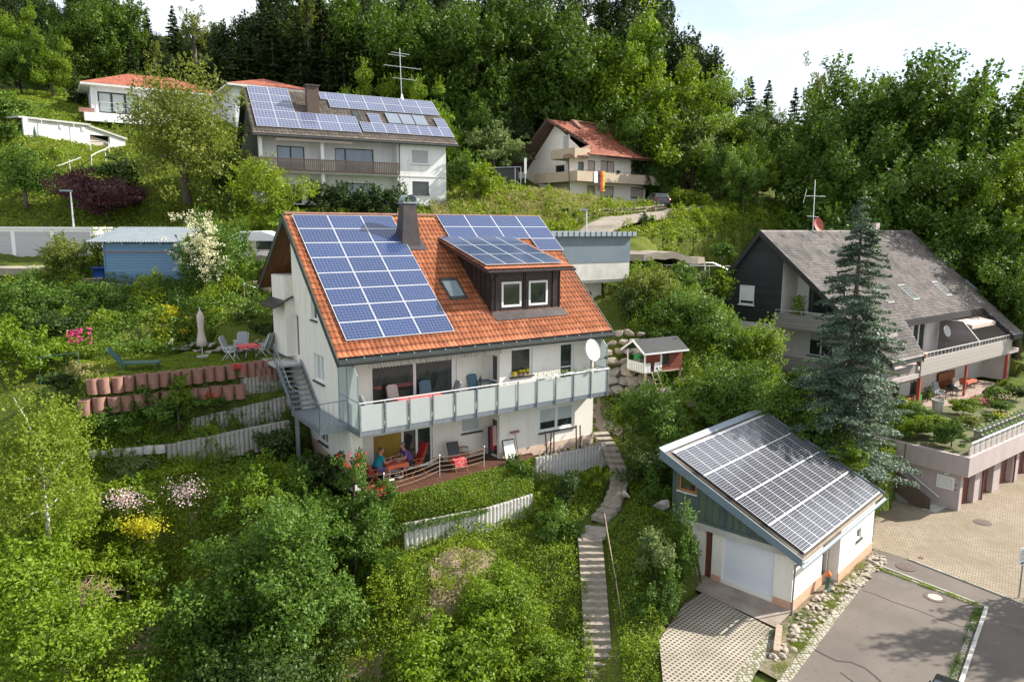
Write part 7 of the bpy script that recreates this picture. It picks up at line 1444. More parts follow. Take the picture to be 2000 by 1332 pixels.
# left garden
sh('tall shrub with bronze leaves in front of the pale row garages', 128, 505, 110, 120, 43, 'olive', .12, .8, trunk=.4)
sh('yellow-green bush between the bronze shrub and the blue shed', 188, 490, 45, 90, 43.5, 'yellow', .12, .8)
sh('flowering elder with flat cream blossoms beside the blue shed', 398, 492, 125, 165, 40.6, 'mid', .12, 1.1, 'elder_shrub')
sh('green half of the elder bush towards the caravan', 447, 492, 105, 150, 42, 'mid', .12, .9)
sh('dark clipped shrub behind the gable beside the caravan', 512, 535, 60, 70, 41.5, 'mid', .10, 1.0)
for i, (px, py, wp, hp, lab) in enumerate(((165, 598, 130, 96, 'left end of the long hedge below the blue shed'), (245, 596, 140, 92, 'middle of the long hedge right under the blue shed'), (335, 600, 140, 90, 'right half of the long hedge below the flowering elder'), (425, 608, 120, 90, 'right end of the hedge near the planter rings'))): sh(lab, px, py, wp, hp, 39.6, 'mid', .12, 1.1, 'hedge', 'hedge', ry=1.6)
for i, (px, py, wp, hp, lab) in enumerate(((225, 640, 120, 66, 'golden creeper patch above the pink flowers'), (320, 645, 150, 76, 'brightest golden creeper patch on the bank behind the parasol'), (410, 640, 130, 76, 'yellow creeper patch directly behind the closed parasol'))): sh(lab, px, py, wp, hp, 37.6, 'gold' if i == 1 else 'yellow', .11, .9, 'creeper', 'creeper', ry=.9)
sh('dark round bush on the bank right of the parasol', 480, 618, 60, 60, 38.2, 'dark', .10, 1.1)
sh('dark bush behind the grey chairs near the gable', 520, 650, 60, 50, 37.3, 'dark', .10, 1.0)
sh('big rough bush at the left edge level with the hedge', 60, 600, 160, 110, 38, 'mid', .13, .9)
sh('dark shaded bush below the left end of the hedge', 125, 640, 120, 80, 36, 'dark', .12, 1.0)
sh('fresh green bush at the left edge above the birch', 30, 690, 150, 130, 32, 'bright', .12, .9)
sh('bright bush left of the pink flowers', 100, 690, 90, 70, 33, 'bright', .11, .9)
sh('feathery grey-green ornamental grass at the left end of the red stones', 162, 722, 70, 55, 30.3, 'drygrass', .12, .7, 'ornamental_grass', 'grass clump')
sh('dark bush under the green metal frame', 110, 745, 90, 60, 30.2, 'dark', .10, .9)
sh('vine-covered bush hanging over the red planter stones', 300, 800, 130, 90, 30.4, 'mid', .11, 1.0)
sh('leafy vine in front of the gap in the red planter stones', 345, 775, 70, 90, 30.6, 'bright', .10, .9)
sh('low vine strip left under the red planter stones', 215, 818, 140, 55, 29.6, 'mid', .10, 1.0)
sh('green bush at the left end of the middle palisade', 395, 780, 70, 50, 31.4, 'mid', .09, .9)
sh('small red-leaved plant hanging on the red stones', 272, 755, 30, 30, 30.6, 'gold', .07, .7)
sh('red-flowering pelargonium clump on the end of the red stones', 465, 722, 34, 24, 32.6, 'mid', .07, .8)
sh('red-flowering clump below the middle of the red wall', 425, 785, 56, 30, 31.6, 'mid', .07, .9)
sh('loose bush right below the lowest palisade row', 330, 935, 120, 70, 28.2, 'yellow', .09, .7)
sh('pale green herb bush below the palisade row', 260, 915, 110, 70, 28.3, 'grey', .09, .7)
sh('feathery green tuft between the pink flower patches', 300, 975, 60, 80, 27.4, 'bright', .09, .8)
sh('dark leaves round the foot of the palisade by the post', 470, 905, 90, 45, 30.0, 'mid', .09, .9)
# middle slope and right
sh('shrub row behind the concrete garage left', 1268, 560, 120, 110, 45.5, 'olive', .14, .8); sh('bush on the slope above the playhouse roof', 1310, 615, 130, 110, 44, 'mid', .14, .9)
sh('dark bush between the playhouse and the concrete garage', 1225, 600, 70, 90, 44.5, 'dark', .13, .9); sh('bush hanging over the boulders beside the planter bucket', 1290, 655, 90, 50, 42.5, 'mid', .12, .9)
sh('tree-high bush left of the dark house gable', 1375, 640, 130, 150, 42.5, 'mid', .15, 1.0, nb=60); sh('pale fresh bush in front of the dark house lower wall', 1475, 680, 120, 130, 42.5, 'bright', .14, 1.0, nb=60)
sh('big dark-green bush behind the solar garage roof', 1430, 770, 190, 130, 37.5, 'mid', .13, 1.1, nb=80); sh('bush between the solar garage and the blue spruce', 1545, 800, 120, 100, 37.5, 'mid', .12, 1.0)
sh('low yellow-green bush under the playhouse right side', 1345, 760, 80, 70, 38.5, 'yellow', .11, .9); sh('small bush at the top edge of the solar garage roof', 1385, 815, 80, 50, 36, 'mid', .11, .9)
sh('bright bush at the upper right corner of the solar garage roof', 1660, 890, 90, 70, 34.5, 'bright', .10, .9); sh('green bush between garage roof and spruce foot', 1600, 850, 110, 80, 36, 'mid', .11, 1.0)
sh('bush strip at the foot of the dark house gable wall', 1570, 745, 110, 60, 41.5, 'dark', .13, .9)
# blossoms that stand on the shrubs above
def blossoms(label, px, py, wp, hp, Y, kind, n, size=.09, cat='flowers', dy=.25, name='blossom_patch', clus=0):
    rng = rg(); Y = Y or hit(px, py).y-.25; s_ = Y/CF; m_ = clus or n; C = np.array([tuple(at(px+rng.normal()*wp*.25, py+rng.normal()*hp*.25, Y-rng.uniform(0, dy))) for _ in range(m_)])
    ctr = C
    if clus: C = C[rng.integers(0, clus, n)]+rng.normal(size=(n, 3))*np.array([.10, .05, .06])
    if (clus or n) <= 20:                     # countable blooms: one part each
        T = thing('flowers', label, cat, Vector(C.mean(0)))
        if not clus: C = np.repeat(C, 5, 0)+rng.normal(size=(n*5, 3))*.03; jj = np.repeat(np.arange(n), 5)
        else: jj = rng.integers(0, clus, n); C = ctr[jj]+rng.normal(size=(n, 3))*.07
        for q in range(clus or n):
            if (jj == q).sum(): k_ = C[jj == q]-np.array(T.location); mo('bloom', leaf_mesh('bloom', k_, rng.normal(size=(len(k_), 3))*.5+np.array([0, -.5, .9]), size, LM[kind], rng, .8), T)
        return T
    o = mo(name, leaf_mesh(name, C, rng.normal(size=(n, 3))*.5+np.array([0, -.5, .9]), size, LM[kind], rng, .8)); return tagk(o, label, cat, kind='stuff' if n > 350 and not clus else None)
blossoms('cream flat flower heads of the elder beside the blue shed', 394, 484, 95, 105, 39.6, 'white', 3000, .09, dy=.8, clus=170)
blossoms('white blossom spray of the elder reaching over the shed roof', 362, 425, 60, 30, 41, 'white', 260, .09, dy=.9, clus=14)
blossoms('magenta peonies on the bank left of the red stones', 155, 655, 46, 22, 34.2, 'pink', 90, .15, clus=14)
blossoms('pale pink flower carpet left of the yellow flowers', 245, 975, 90, 44, 0, 'palepink', 420, .07, dy=.8)
blossoms('pale lilac flower bush right below the lowest palisade', 362, 965, 80, 66, 0, 'palepink', 420, .07, dy=.8)
blossoms('bright yellow flower cushion in the lower left garden', 275, 1028, 84, 40, 0, 'gold', 900, .08, dy=.7)
blossoms('red roses on the bush at the deck corner', 690, 895, 50, 50, 27.0, 'redf', 16, .065)
blossoms('deep red rambler blooms beside the lower deck corner', 735, 955, 34, 20, 26.6, 'redf', 12, .065)
blossoms('red pelargonium blooms on the end of the red wall', 466, 716, 28, 14, 32.2, 'redf', 60, .09)
blossoms('dark red blooms on the clump below the red wall', 412, 772, 40, 10, 31.2, 'redf', 40, .09)
# roof garden planting
def rg_sh(label, u, v, r_, h_, kind, leaf=.1, dens=1., name='shrub', cat='shrub', **k):
    c = F4.w(u, v, ZR+h_*.5); nl = int(dens*2.0*4*pi*r_*r_/(leaf*leaf*.55)); return tree(label, c, r_, h_/2, kind, leaf, max(300, min(nl, 22000)), 26, .0, r_, name, cat, br=.3, lo=-.8, **k)
for i, (u, v, lab) in enumerate(((1.0, -1.0, 'corner end of the clipped hedge on the garage block'), (2.2, -2.4, 'second section of the clipped hedge on the garage block'), (3.4, -3.8, 'third section of the clipped hedge on the garage block'), (.9, -2.8, 'left front section of the clipped hedge on the garage block'), (1.2, -4.4, 'hedge section next to the spruce on the garage block'), (4.6, -5.2, 'far end of the hedge on the garage block'))): rg_sh(lab, u, v, 1.05, 1.5, 'bright' if i % 2 else 'mid', .09, 1.3, 'hedge', 'hedge')
rg_sh('round feathery green cushion plant behind the hedge', 9.2, -3.6, 1.0, 1.1, 'bright', .09); rg_sh('variegated pale bush behind the hedge corner', 6.2, -2.2, .8, .8, 'olive', .08); rg_sh('low green mat plant in the middle of the roof garden', 9.0, -1.8, .8, .5, 'mid', .08)
rg_sh('tall rose bush at the right of the roof garden', 14.0, -3.4, .8, 1.4, 'mid', .09); rg_sh('dark round bush at the right edge of the roof garden', 16.5, -3.0, .8, 1.3, 'dark', .09); rg_sh('leafy bush between the pots and the rose bush', 12.0, -2.4, .8, .9, 'mid', .09); rg_sh('rounded clipped box at the far right of the terrace', 18.3, -4.2, .7, 1.2, 'bright', .09); rg_sh('pot-height palm-like plant left of the crates', 11.2, -6.6, .4, 1.3, 'mid', .12)
for u, v, k_, lab in ((11.0, -3.6, 'pink', 'magenta flower cushion in the roof garden'), (13.8, -3.0, 'palepink', 'pink rose blooms in the roof garden'), (8.0, -1.0, 'gold', 'yellow and red blooms in the pots on the roof garden'), (13.0, -4.5, 'palepink', 'pink blooms near the terrace edge of the roof garden')):
    rng = rg(); p = F4.w(u, v, ZR+.75); C = np.array(p)+rng.normal(size=(70, 3))*[.35, .35, .1]; tagk(mo('blossom_patch', leaf_mesh('b', C, rng.normal(size=(70, 3))+[0, -.4, .8], .1, LM[k_], rng, .8)), lab, 'flowers')
# blue spruce
conifer('tall blue spruce in front of the dark house', Vector((17.6, 36.6, -12.6)), 14.3, 3.6, 'blue', .17, .36, 12, 'blue_spruce', 'tree', droop=.32, gap=.0, dens=125, powr=.66, bare=.01)
# ================================================================ UPPER SLOPE
def hs(label, px, py, wp, hp, Y, kind, leaf=.25, dens=.9, name='shrub', cat='shrub', group=None, **k): return shrub(label, px, py, wp, hp, Y, kind, leaf, dens, name, cat, group, **k)
hs('bronze-green walnut tree in front of the bungalow', 358, 262, 250, 262, 55.5, 'olive', .24, .8, 'walnut_tree', 'tree', trunk=.3, nb=130, br=.23, lo=-.95)
hs('dense green spruce-like tree at the left edge of the meadow', 45, 335, 105, 125, 55, 'mid', .2, 1.1, 'tree', 'tree')
hs('dark purple-red maple bush behind the street lamp', 205, 385, 175, 88, 55, 'purple', .22, 1.2, 'maple_shrub')
hs('small round purple shrub left end of the maple bush', 150, 362, 70, 60, 56, 'purple', .2, 1.0, 'maple_shrub')
hs('dark shrub belt between walnut and purple maple', 235, 335, 110, 55, 59, 'dark', .22, 1.0)
hs('dark shrub below the walnut near the brown balcony', 445, 335, 80, 90, 58, 'dark', .24, 1.0)
hs('bright lime maple tree left below the brown balcony', 540, 380, 150, 150, 53.5, 'yellow', .2, .9, 'maple_tree', 'tree', trunk=.8)
hs('lime green bush behind the main roof left end', 560, 440, 100, 60, 50, 'bright', .2, .9)
for i in range(5): hs(['leftmost mountain pine in the row below the upper house', 'second mountain pine in the row below the upper house', 'middle mountain pine in the row below the upper house', 'fourth mountain pine in the row below the upper house', 'rightmost mountain pine in the row below the upper house'][i], 625+i*38, 384+i*3, 66, 66, 57, 'needle', .2, 1.1, 'pine_shrub', 'shrub', 'mountain pines below the upper house')
hs('leafy bush climbing at the right corner of the upper house', 905, 335, 80, 100, 65, 'mid', .25, .9); hs('yellow-green bush right of the upper house wall', 935, 360, 90, 80, 63, 'yellow', .25, .8)
hs('round pale-green fruit tree behind the black shelter', 965, 288, 135, 80, 77, 'grey', .28, 1.0, 'fruit_tree', 'tree', trunk=1.5)
hs('bush below the black shelter', 985, 370, 90, 40, 68, 'yellow', .24, .7); hs('bright bush on the slope below the chalet', 1085, 395, 100, 40, 66, 'bright', .24, .7)
hs('dark bush beside the right street lamp', 1110, 428, 50, 40, 60, 'mid', .22, .9); hs('small dark round bush above the driveway wall', 1232, 411, 22, 16, 68, 'dark', .18, 1.2)
hs('young conifer bush at the driveway edge', 1264, 435, 30, 44, 62, 'needle', .18, 1.1, 'conifer_shrub'); hs('yellow broom bush on the slope right of the driveway', 1300, 492, 50, 26, 58, 'yellow', .22, .7)
hs('green bush at the right end of the slope above the guard rail', 1410, 490, 60, 44, 57, 'mid', .22, .9); hs('bush under the forest edge right of the chalet car', 1335, 390, 90, 44, 76, 'yellow', .28, .8)
hs('wild bush on the steep bank below the guard rail', 1330, 545, 130, 60, 50.5, 'mid', .18, .9); hs('wild bush at the corner of the dark house ridge', 1405, 555, 70, 70, 49.5, 'bright', .18, .9)
hs('bush at the left edge above the earth-covered garage', 20, 210, 90, 60, 66, 'mid', .25, .9); hs('small bush left of the earth-covered garage', 12, 262, 60, 50, 62, 'mid', .22, .9)
hs('grey-green willow tree at the forest edge above the parked car', 1355, 285, 130, 140, 82, 'grey', .3, .9, 'willow_tree', 'tree', trunk=1.5, nb=80); hs('second grey willow crown left behind the big willow', 1310, 255, 70, 110, 84, 'grey', .3, .9, 'willow_tree', 'tree', trunk=1.5)
# ================================================================ FOREST: individual trees sharing a few crown meshes
PROTO = {}
def proto_tree(key, kind, rx, rz, leaf, nl, nb, trunk, **k):
    T = tree('prototype', (0, 0, 0), rx, rz, kind, leaf, nl, nb, trunk, **k); PROTO[key] = (T, rz*1.8+trunk); T['used'] = 0; return T
proto_tree('b1', 'forest', 5.4, 7.4, .36, 24000, 70, 1.2, br=.23, flat=.6, lo=-.85); proto_tree('b2', 'forest', 4.5, 8.0, .34, 22000, 62, 1.2, br=.24, flat=.55, lo=-.85); proto_tree('b3', 'bright', 5.0, 6.8, .34, 22000, 66, 1.0, br=.23, flat=.6, lo=-.85)
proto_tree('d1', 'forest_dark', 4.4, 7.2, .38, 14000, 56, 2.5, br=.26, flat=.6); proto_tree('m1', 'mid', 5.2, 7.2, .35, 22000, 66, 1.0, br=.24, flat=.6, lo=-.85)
PROTO['c1'] = (conifer('prototype', (0, 0, 0), 18, 3.6, 'forest_dark', .5, .5, 15, 'conifer', dens=22, powr=.7), 18.); PROTO['c1'][0]['used'] = 0
PROTO['c2'] = (conifer('prototype', (0, 0, 0), 9, 2.6, 'needle', .36, .35, 14, 'conifer', dens=24, powr=.75), 9.); PROTO['c2'][0]['used'] = 0
PROTO['p1'] = (tree('prototype', (0, 0, 0), 2.6, 5.5, 'olive', .34, 2600, 60, 8.0, br=.2, flat=.5, bark='bark'), 17.); PROTO['p1'][0]['used'] = 0
NM = dict(b='broadleaf_tree', d='shaded_tree', m='broadleaf_tree', c='conifer', p='thin_tree')
frg = np.random.default_rng(9)
def ft(key, px, py_top, Y, label, group=None, sx=1., base=None):
    """forest tree whose top shows at (px, py_top), rooted on the slope at distance Y"""
    T, H_ = PROTO[key]; t = at(px, py_top, Y); zb = gz(t.x, Y) if base is None else base; s_ = max(.45, (t.z-zb)/H_)
    if T['used'] == 0: o = T; T['used'] = 1
    else: o = copy_tree(T)
    if 'used' in o: pass
    o.name = NM[key[0]]; o.location = (t.x, Y, zb-.3*s_); w_ = sx*s_ if s_ < 1.25 else sx*(1.25+(s_-1.25)*.4); o.scale = (w_, w_, s_); o.rotation_euler = (0, 0, frg.uniform(0, 6.28)); tagk(o, label, 'tree', group); return o
FG_ = 'trees of the shaded forest rows behind'
# back rows: dark leaf colour paints the deep shade between the edge trees
for Y, n_, keys, top in ((112, 22, ('d1', 'c1', 'd1', 'd1'), -60), (101, 20, ('d1', 'c1', 'd1', 'd1'), -30)):
    for i in range(n_):
        px = -60+i*(1460/n_)+frg.uniform(-18, 18); tp = top+frg.uniform(-20, 30)
        if 285 < px < 470: tp = frg.uniform(45, 85)
        if px > 1290: tp = 30+(px-1290)*.9
        ft(keys[int(frg.integers(len(keys)))], px, tp, Y+frg.uniform(-3, 3), 'tree in the shaded rows of the hillside forest behind the edge trees', FG_)
for key, px, tp, Y, lab in (
 ('c1', 478, 40, 86, 'dark spruce rising left of the upper house gable'), ('c1', 528, 5, 87, 'dark spruce above the left solar panels of the upper house'), ('c1', 583, 30, 85, 'dark spruce just left above the upper house chimney'), ('c1', 625, -20, 88, 'tall dark spruce just right above the upper house chimney'), ('c1', 668, 20, 85, 'dark spruce above the middle of the upper house ridge'), ('c1', 705, 50, 84, 'shorter dark spruce above the middle of the upper house ridge'), ('c1', 250, 55, 88, 'dark spruce above the left bungalow roof'), ('c1', 452, 70, 85, 'dark spruce above the right bungalow roof'), ('c1', 950, -10, 88, 'dark spruce between the sunlit beeches above the fruit tree'),
 ('b3', 20, 20, 86, 'sunlit broadleaf at the top left corner of the photo'), ('m1', 90, 60, 84, 'broadleaf tree above the left end of the bungalow roof'), ('b1', 165, -40, 88, 'tall broadleaf behind the left bungalow roof'),
 ('b2', 225, -10, 92, 'slim yellowish tree left of the sky gap'), ('c1', 282, 25, 96, 'dark spruce at the left border of the sky gap'), ('c1', 335, 10, 98, 'pointed spruce inside the left sky gap'), ('p1', 372, 5, 96, 'thin feathery tree in the middle of the left sky gap'), ('p1', 412, 30, 98, 'thin loose tree right in the left sky gap'),
 ('d1', 445, 20, 92, 'dark tree at the right border of the sky gap'), ('b1', 40, 150, 79, 'low bright tree below the top left corner'), ('b3', 105, 165, 79, 'leafy bright tree left of the bungalow'), ('c2', 150, 190, 78, 'small conifer beside the bungalow left wall'),
 ('p1', 300, 80, 90, 'thin tree just behind the bungalow roof'), ('d1', 330, 110, 88, 'dark tree behind the bungalow between its two roofs'), ('d1', 400, 120, 88, 'dark tree behind the right bungalow roof'), ('c2', 420, 135, 84, 'small conifer right of the bungalow apex'),
 ('c2', 510, 130, 86, 'small conifer left behind the upper house chimney'), ('c2', 560, 145, 84, 'second small conifer behind the upper house chimney'), ('c2', 640, 120, 86, 'small conifer right behind the upper house chimney'), ('d1', 500, 0, 92, 'tall dark tree above the upper house left gable'), ('d1', 570, -30, 93, 'dark trunked tree above the upper house chimney'),
 ('d1', 640, -30, 92, 'dark tree between chimney and antenna of the upper house'), ('p1', 600, -20, 90, 'bare-stemmed thin tree above the upper house chimney'), ('b2', 720, -40, 88, 'lit broadleaf above the upper house antenna left'), ('b1', 790, -30, 86, 'big sunlit beech directly above the antenna'),
 ('b3', 715, 150, 76, 'bright bush-like tree behind the upper house ridge centre'), ('b3', 830, 165, 76, 'bright tree behind the right end of the upper house ridge'), ('b1', 870, -20, 86, 'big sunlit beech right of the antenna'), ('b1', 930, 20, 84, 'bright crown above the round fruit tree'), ('m1', 905, 170, 80, 'shaded tree right behind the upper house roof end'),
 ('d1', 985, -30, 90, 'dark tree above the space between upper house and chalet'), ('b2', 1010, 60, 87, 'lit slim tree above the chalet left verge'), ('d1', 1000, 180, 82, 'dark undergrowth tree left behind the chalet'), ('d1', 1060, 130, 86, 'dark tree immediately behind the chalet ridge'), ('b1', 1075, -30, 88, 'broad sunlit crown above the chalet'),
 ('b1', 1150, 20, 87, 'sunlit crown above the chalet chimney'), ('m1', 1130, 150, 84, 'mid green tree behind the chalet roof right of the chimney'), ('b3', 1215, 60, 86, 'bright crown right above the chalet roof end'), ('m1', 1220, 180, 82, 'shaded tree at the chalet right verge'), ('d1', 1255, -20, 97, 'dark upper tree at the top of the right forest shoulder'),
 ('d1', 1320, 20, 97, 'dark round crown standing against the sky'), ('d1', 1378, 70, 97, 'lowest dark crown of the forest shoulder against the sky'), ('b3', 1280, 110, 84, 'bright crown on the shoulder left of the willow'), ('b3', 1345, 140, 84, 'brightest crown below the dark sky-line trees'), ('b3', 1405, 170, 85, 'bright crown falling towards the valley'), ('b1', 1450, 215, 86, 'rightmost bright crown of the forest shoulder'),
 ('m1', 1300, 330, 80, 'shaded low tree under the willow'), ('d1', 1245, 260, 80, 'dark low tree between the chalet and the willow'), ('m1', 1400, 300, 79, 'low tree behind the dark house left side'), ('m1', 1455, 330, 72, 'dark leafy tree above the dark house apex'),
 ('c1', 1468, 148, 120, 'tiny far spruce left in the right sky gap'), ('c1', 1503, 155, 116, 'pointed far spruce in the middle of the right sky gap'), ('c1', 1555, 170, 112, 'pointed spruce beside the bare-topped birch'), ('p1', 1598, 125, 104, 'bare-topped feathery tree against the right sky'),
 ('m1', 1480, 200, 108, 'hazy round tree below the far spruces'), ('b2', 1540, 215, 100, 'pale tree under the pointed spruce'), ('b2', 1590, 205, 95, 'olive tree under the bare-topped tree'), ('b1', 1420, 270, 92, 'green crown right under the far spruces'), ('b1', 1530, 280, 80, 'sunlit tree behind the dark house antenna'),
 ('b3', 1480, 285, 76, 'yellow-green lit tree left of the antenna'), ('m1', 1570, 330, 72, 'dark tree directly behind the antenna dish'), ('m1', 1680, 120, 80, 'tall round crown at the left of the big right-hand group'), ('b1', 1740, 105, 78, 'high crown left of the middle in the right-hand group'), ('m1', 1800, 112, 76, 'high middle crown of the right-hand group'),
 ('b1', 1860, 105, 78, 'wind-blown high crown right of the middle in the right-hand group'), ('b2', 1925, 110, 74, 'wind-blown high crown near the right edge'), ('b3', 1990, 175, 72, 'yellowish crown at the right edge of the photo'), ('b2', 2060, 150, 76, 'tree cut by the right edge of the photo'), ('m1', 1640, 230, 74, 'dark middle tree above the spruce top left'),
 ('m1', 1700, 260, 70, 'middle tree straight behind the spruce top'), ('m1', 1790, 250, 68, 'middle tree above the dark house chimney'), ('b1', 1880, 260, 68, 'middle tree above the right end of the grey ridge'), ('b3', 1960, 300, 66, 'bright lower tree at the right edge'), ('m1', 1620, 370, 66, 'low dark tree behind the red dish'),
 ('m1', 1720, 380, 66, 'low tree right behind the grey chimney'), ('m1', 1800, 390, 66, 'low tree behind the right ridge end'), ('m1', 1880, 400, 64, 'low tree sloping down with the grey roof'), ('b2', 1950, 420, 62, 'low lit tree above the rightmost skylight'), ('m1', 2010, 480, 58, 'lowest tree at the right edge beside the grey roof'), ('m1', 2100, 300, 66, 'tree beyond the right edge of the photo')):
    ft(key, px, tp, Y, lab)
# ================================================================ GRASS AND GROUND COVER
EXCL += [fp(F4, [(-.3, -26), (25, -26), (25, .5), (-.3, .5)]), fp(F2, [(0, -5), (15.4, -5), (15.4, 5), (0, 5)]), fp(F3, [(0, -10.5), (12, -10.5), (12, 0), (0, 0)]), [(-60, 45), (-14, 46), (5, 51), (16, 57), (15, 59), (4, 54.5), (-14, 50), (-60, 49.5)], fp(Fr((0,0,0),0),[(54, 3.2), (54, 6.0), (59, 9.0), (66, 14.0), (73, 19), (77, 21), (77, 18), (73, 15.2), (66, 10.6), (59, 5.4)]), [(3.05, 22), (3.95, 22), (4.0, 29), (5.5, 31), (5.5, 37), (4.5, 37), (4.4, 32), (3.1, 29.8), (3.0, 28.6)], fp(FG, [(.2, 0), (8.6, 0), (8.6, 6), (.2, 6)]), fp(F7, [(-.5, -4), (9, -4), (9, .3), (-.5, .3)])]
BARE = [[(-3.3, 24.8), (-.9, 26.5), (-.6, 28.3), (-2.3, 28.6), (-3.2, 27)], [(-7, 21), (-4.8, 22.2), (-4.6, 24.2), (-6.4, 24.4)]]
EXCL += BARE
NEAR = [(-24, 16), (-26, 26), (-20, 29), (-13, 31), (-5.2, 27.2), (1.2, 32.6), (5, 35), (8.5, 33), (9, 37), (13, 37), (19, 37), (22, 40), (24, 36.8), (9, 26), (8, 16)]
scatter('ground_cover', NEAR, 190000, .105, 'yellow', 11, .26, .55, .03); scatter('ground_cover', NEAR, 170000, .105, 'mid', 12, .22, .4, .02); scatter('wild_plants', NEAR, 90000, .12, 'bright', 13, .24, .5, .05, clump=420)
scatter('creeper_cover', fp(FM, [(.2, 8.0), (5.6, 7.45), (9.2, 7.2), (9.3, 7.9), (8.6, 8.1), (2.2, 8.0), (-.8, 8.6)]), 30000, .085, 'yellow', 14, .34, .5, .2); scatter('creeper_cover', fp(FM, [(-1.6, 8.55), (1.2, 8.3), (1.2, 8.9), (-1.0, 9.4)]), 5000, .085, 'mid', 34, .3, .5, .25)
MIDL = [(-30, 31), (-19.5, 33.5), (-15, 37), (-12.8, 38.2), (-2, 46), (3, 48), (2, 51), (-14, 46), (-40, 45.5), (-45, 34)]
scatter('bank_plants', MIDL, 90000, .15, 'mid', 15, .5, .5, .03); scatter('bank_plants', MIDL, 80000, .15, 'yellow', 16, .4, .5, .05, clump=150)
scatter('terrace_lawn', PADS[7][0], 26000, .07, 'grass', 17, .06, .3, .01); scatter('terrace_plants', PADS[5][0], 14000, .10, 'mid', 18, .2, .4, .05); scatter('terrace_plants', PADS[6][0], 12000, .10, 'mid', 19, .2, .4, .05)
SLR = [(5, 37), (4.9, 40), (8, 45), (6, 51), (14, 54), (15, 50), (19, 41), (19, 37), (10, 37)]
scatter('slope_plants', SLR, 60000, .13, 'mid', 20, .3, .5, .03); scatter('slope_plants', SLR, 40000, .14, 'bright', 21, .35, .5, .05, clump=160)
UP = [(-60, 49.5), (-14, 50.5), (4, 54.5), (15, 59), (24, 66), (32, 78), (20, 84), (-10, 84), (-50, 84), (-70, 70)]
scatter('meadow_grass', UP, 190000, .26, 'grass', 22, .14, .3, .03, .35); scatter('tall_grass', [(-4, 52), (4, 55), (14, 60), (30, 74), (16, 74), (4, 71), (-6, 66)], 50000, .32, 'yellow', 23, .35, .2, .1, .3, clump=320); scatter('seeding_grass', [(-6, 55), (4, 58), (10, 66), (5, 72), (-8, 68)], 16000, .34, 'drygrass', 24, .5, .1, .2, .14); scatter('meadow_plants', UP, 16000, .26, 'bright', 25, .25, .4, .05, clump=140)
scatter('forest_floor', [(-90, 84), (32, 84), (70, 95), (100, 140), (-120, 150)], 30000, .6, 'forest_dark', 26, .5, .5, .1); scatter('valley_plants', [(24, 66), (30, 60), (60, 62), (90, 70), (90, 95), (40, 95), (30, 80)], 30000, .4, 'mid', 27, .6, .5, .1)
# bare soil, gravel, brushwood, an off-frame tree whose shadow falls on the parking surface
def drape(name, pts, m, lift=.05, st=.11):
    P = np.array(pts); x0, y0 = P.min(0); x1, y1 = P.max(0); xs = np.arange(x0, x1+st, st); ys = np.arange(y0, y1+st, st); X, Y = np.meshgrid(xs, ys); rng = np.random.default_rng(len(name)); Z = gi(X, Y)+lift+.02*rng.normal(size=X.shape)
    k = MB(); nx = len(xs); V = [(float(b), float(a), float(c_)) for a, b, c_ in zip(X.ravel(), Y.ravel(), Z.ravel())]; ok = inpoly(X+.12*np.sin(Y*9)+.1*rng.normal(size=X.shape), Y+.12*np.sin(X*7), pts)
    k.add(V, [(j*nx+i, j*nx+i+1, (j+1)*nx+i+1, (j+1)*nx+i) for j in range(len(ys)-1) for i in range(nx-1) if ok[j, i]]); o = k.build(name, m, None, True); o['kind'] = 'structure'; return o
mS = mat('bare_soil', (.29, .215, .15), .95, col2=(.15, .11, .07), nscale=2.5, bump=1, bscale=14)
for b_ in BARE: drape('bare_soil', b_, mS)
drape('gravel_path', [(4.6, 36.9), (7.6, 37.2), (7.4, 41), (5.6, 41.5), (4.4, 39)], mat('path_gravel', (.33, .27, .23), .95, col2=(.22, .18, .15), nscale=12, bump=.8, bscale=40))
EXCL[:] = []
for i_, b_ in enumerate(BARE): scatter('soil_weeds', b_, 5200, .11, 'yellow', 60+i_, .2, .4, .05, .4, clump=34)
q_ = [hit(x, y) for x, y in ((290, 1000), (385, 995), (400, 1050), (330, 1085), (285, 1050))]; drape('flower_bed_soil', [(p.x, p.y) for p in q_], mS, .06)
for px, py, Y, n_, L_, lab in ((170, 1160, 23.2, 110, 1.3, 'heap of reddish brushwood between the left bushes'), (292, 1250, 22.2, 50, 1.1, 'pale dry branches lying below the big hornbeam')):
    rng = rg(); c_ = at(px, py, Y); k = MB()
    for i in range(n_):
        a = Vector(rng.normal(size=3))*.42; a.z *= .45; d = Vector(rng.normal(size=3)).normalized()*L_*rng.uniform(.3, .6); d.z *= .4; p = Vector((a.y, a.x, a.z)); k.tube([p-d, p+Vector((0, 0, .05)), p+d], [.012, .012, .006], 4)
    o = k.build('brushwood', mat('dry_branches', (.22, .13, .09), .9, col2=(.36, .27, .2), nscale=3)); o.location = c_; tagk(o, lab, 'brushwood')
ft('m1', 2440, 700, 26.5, 'tree standing outside the right edge whose shadow falls on the parking surface', None, .8, base=-15.1)
rng = rg(); T = thing('loggia_plants', 'leafy green plants in boxes inside the upper gable loggia of the dark house', 'plants', F4.w(3.4, -12.4, 9.0), F4.th)
C = np.stack([rng.uniform(-.2, .5, 900), rng.uniform(-.3, .6, 900), rng.uniform(0, 1.5, 900)], 1); mo('leaves', leaf_mesh('leaves', C, rng.normal(size=(900, 3))+[0, -.3, .5], .13, LM['bright'], rng), T); k = MB(); k.box(-.4, .7, -.3, .5, -.4, .05); k.build('box', M['darkwood'], T)

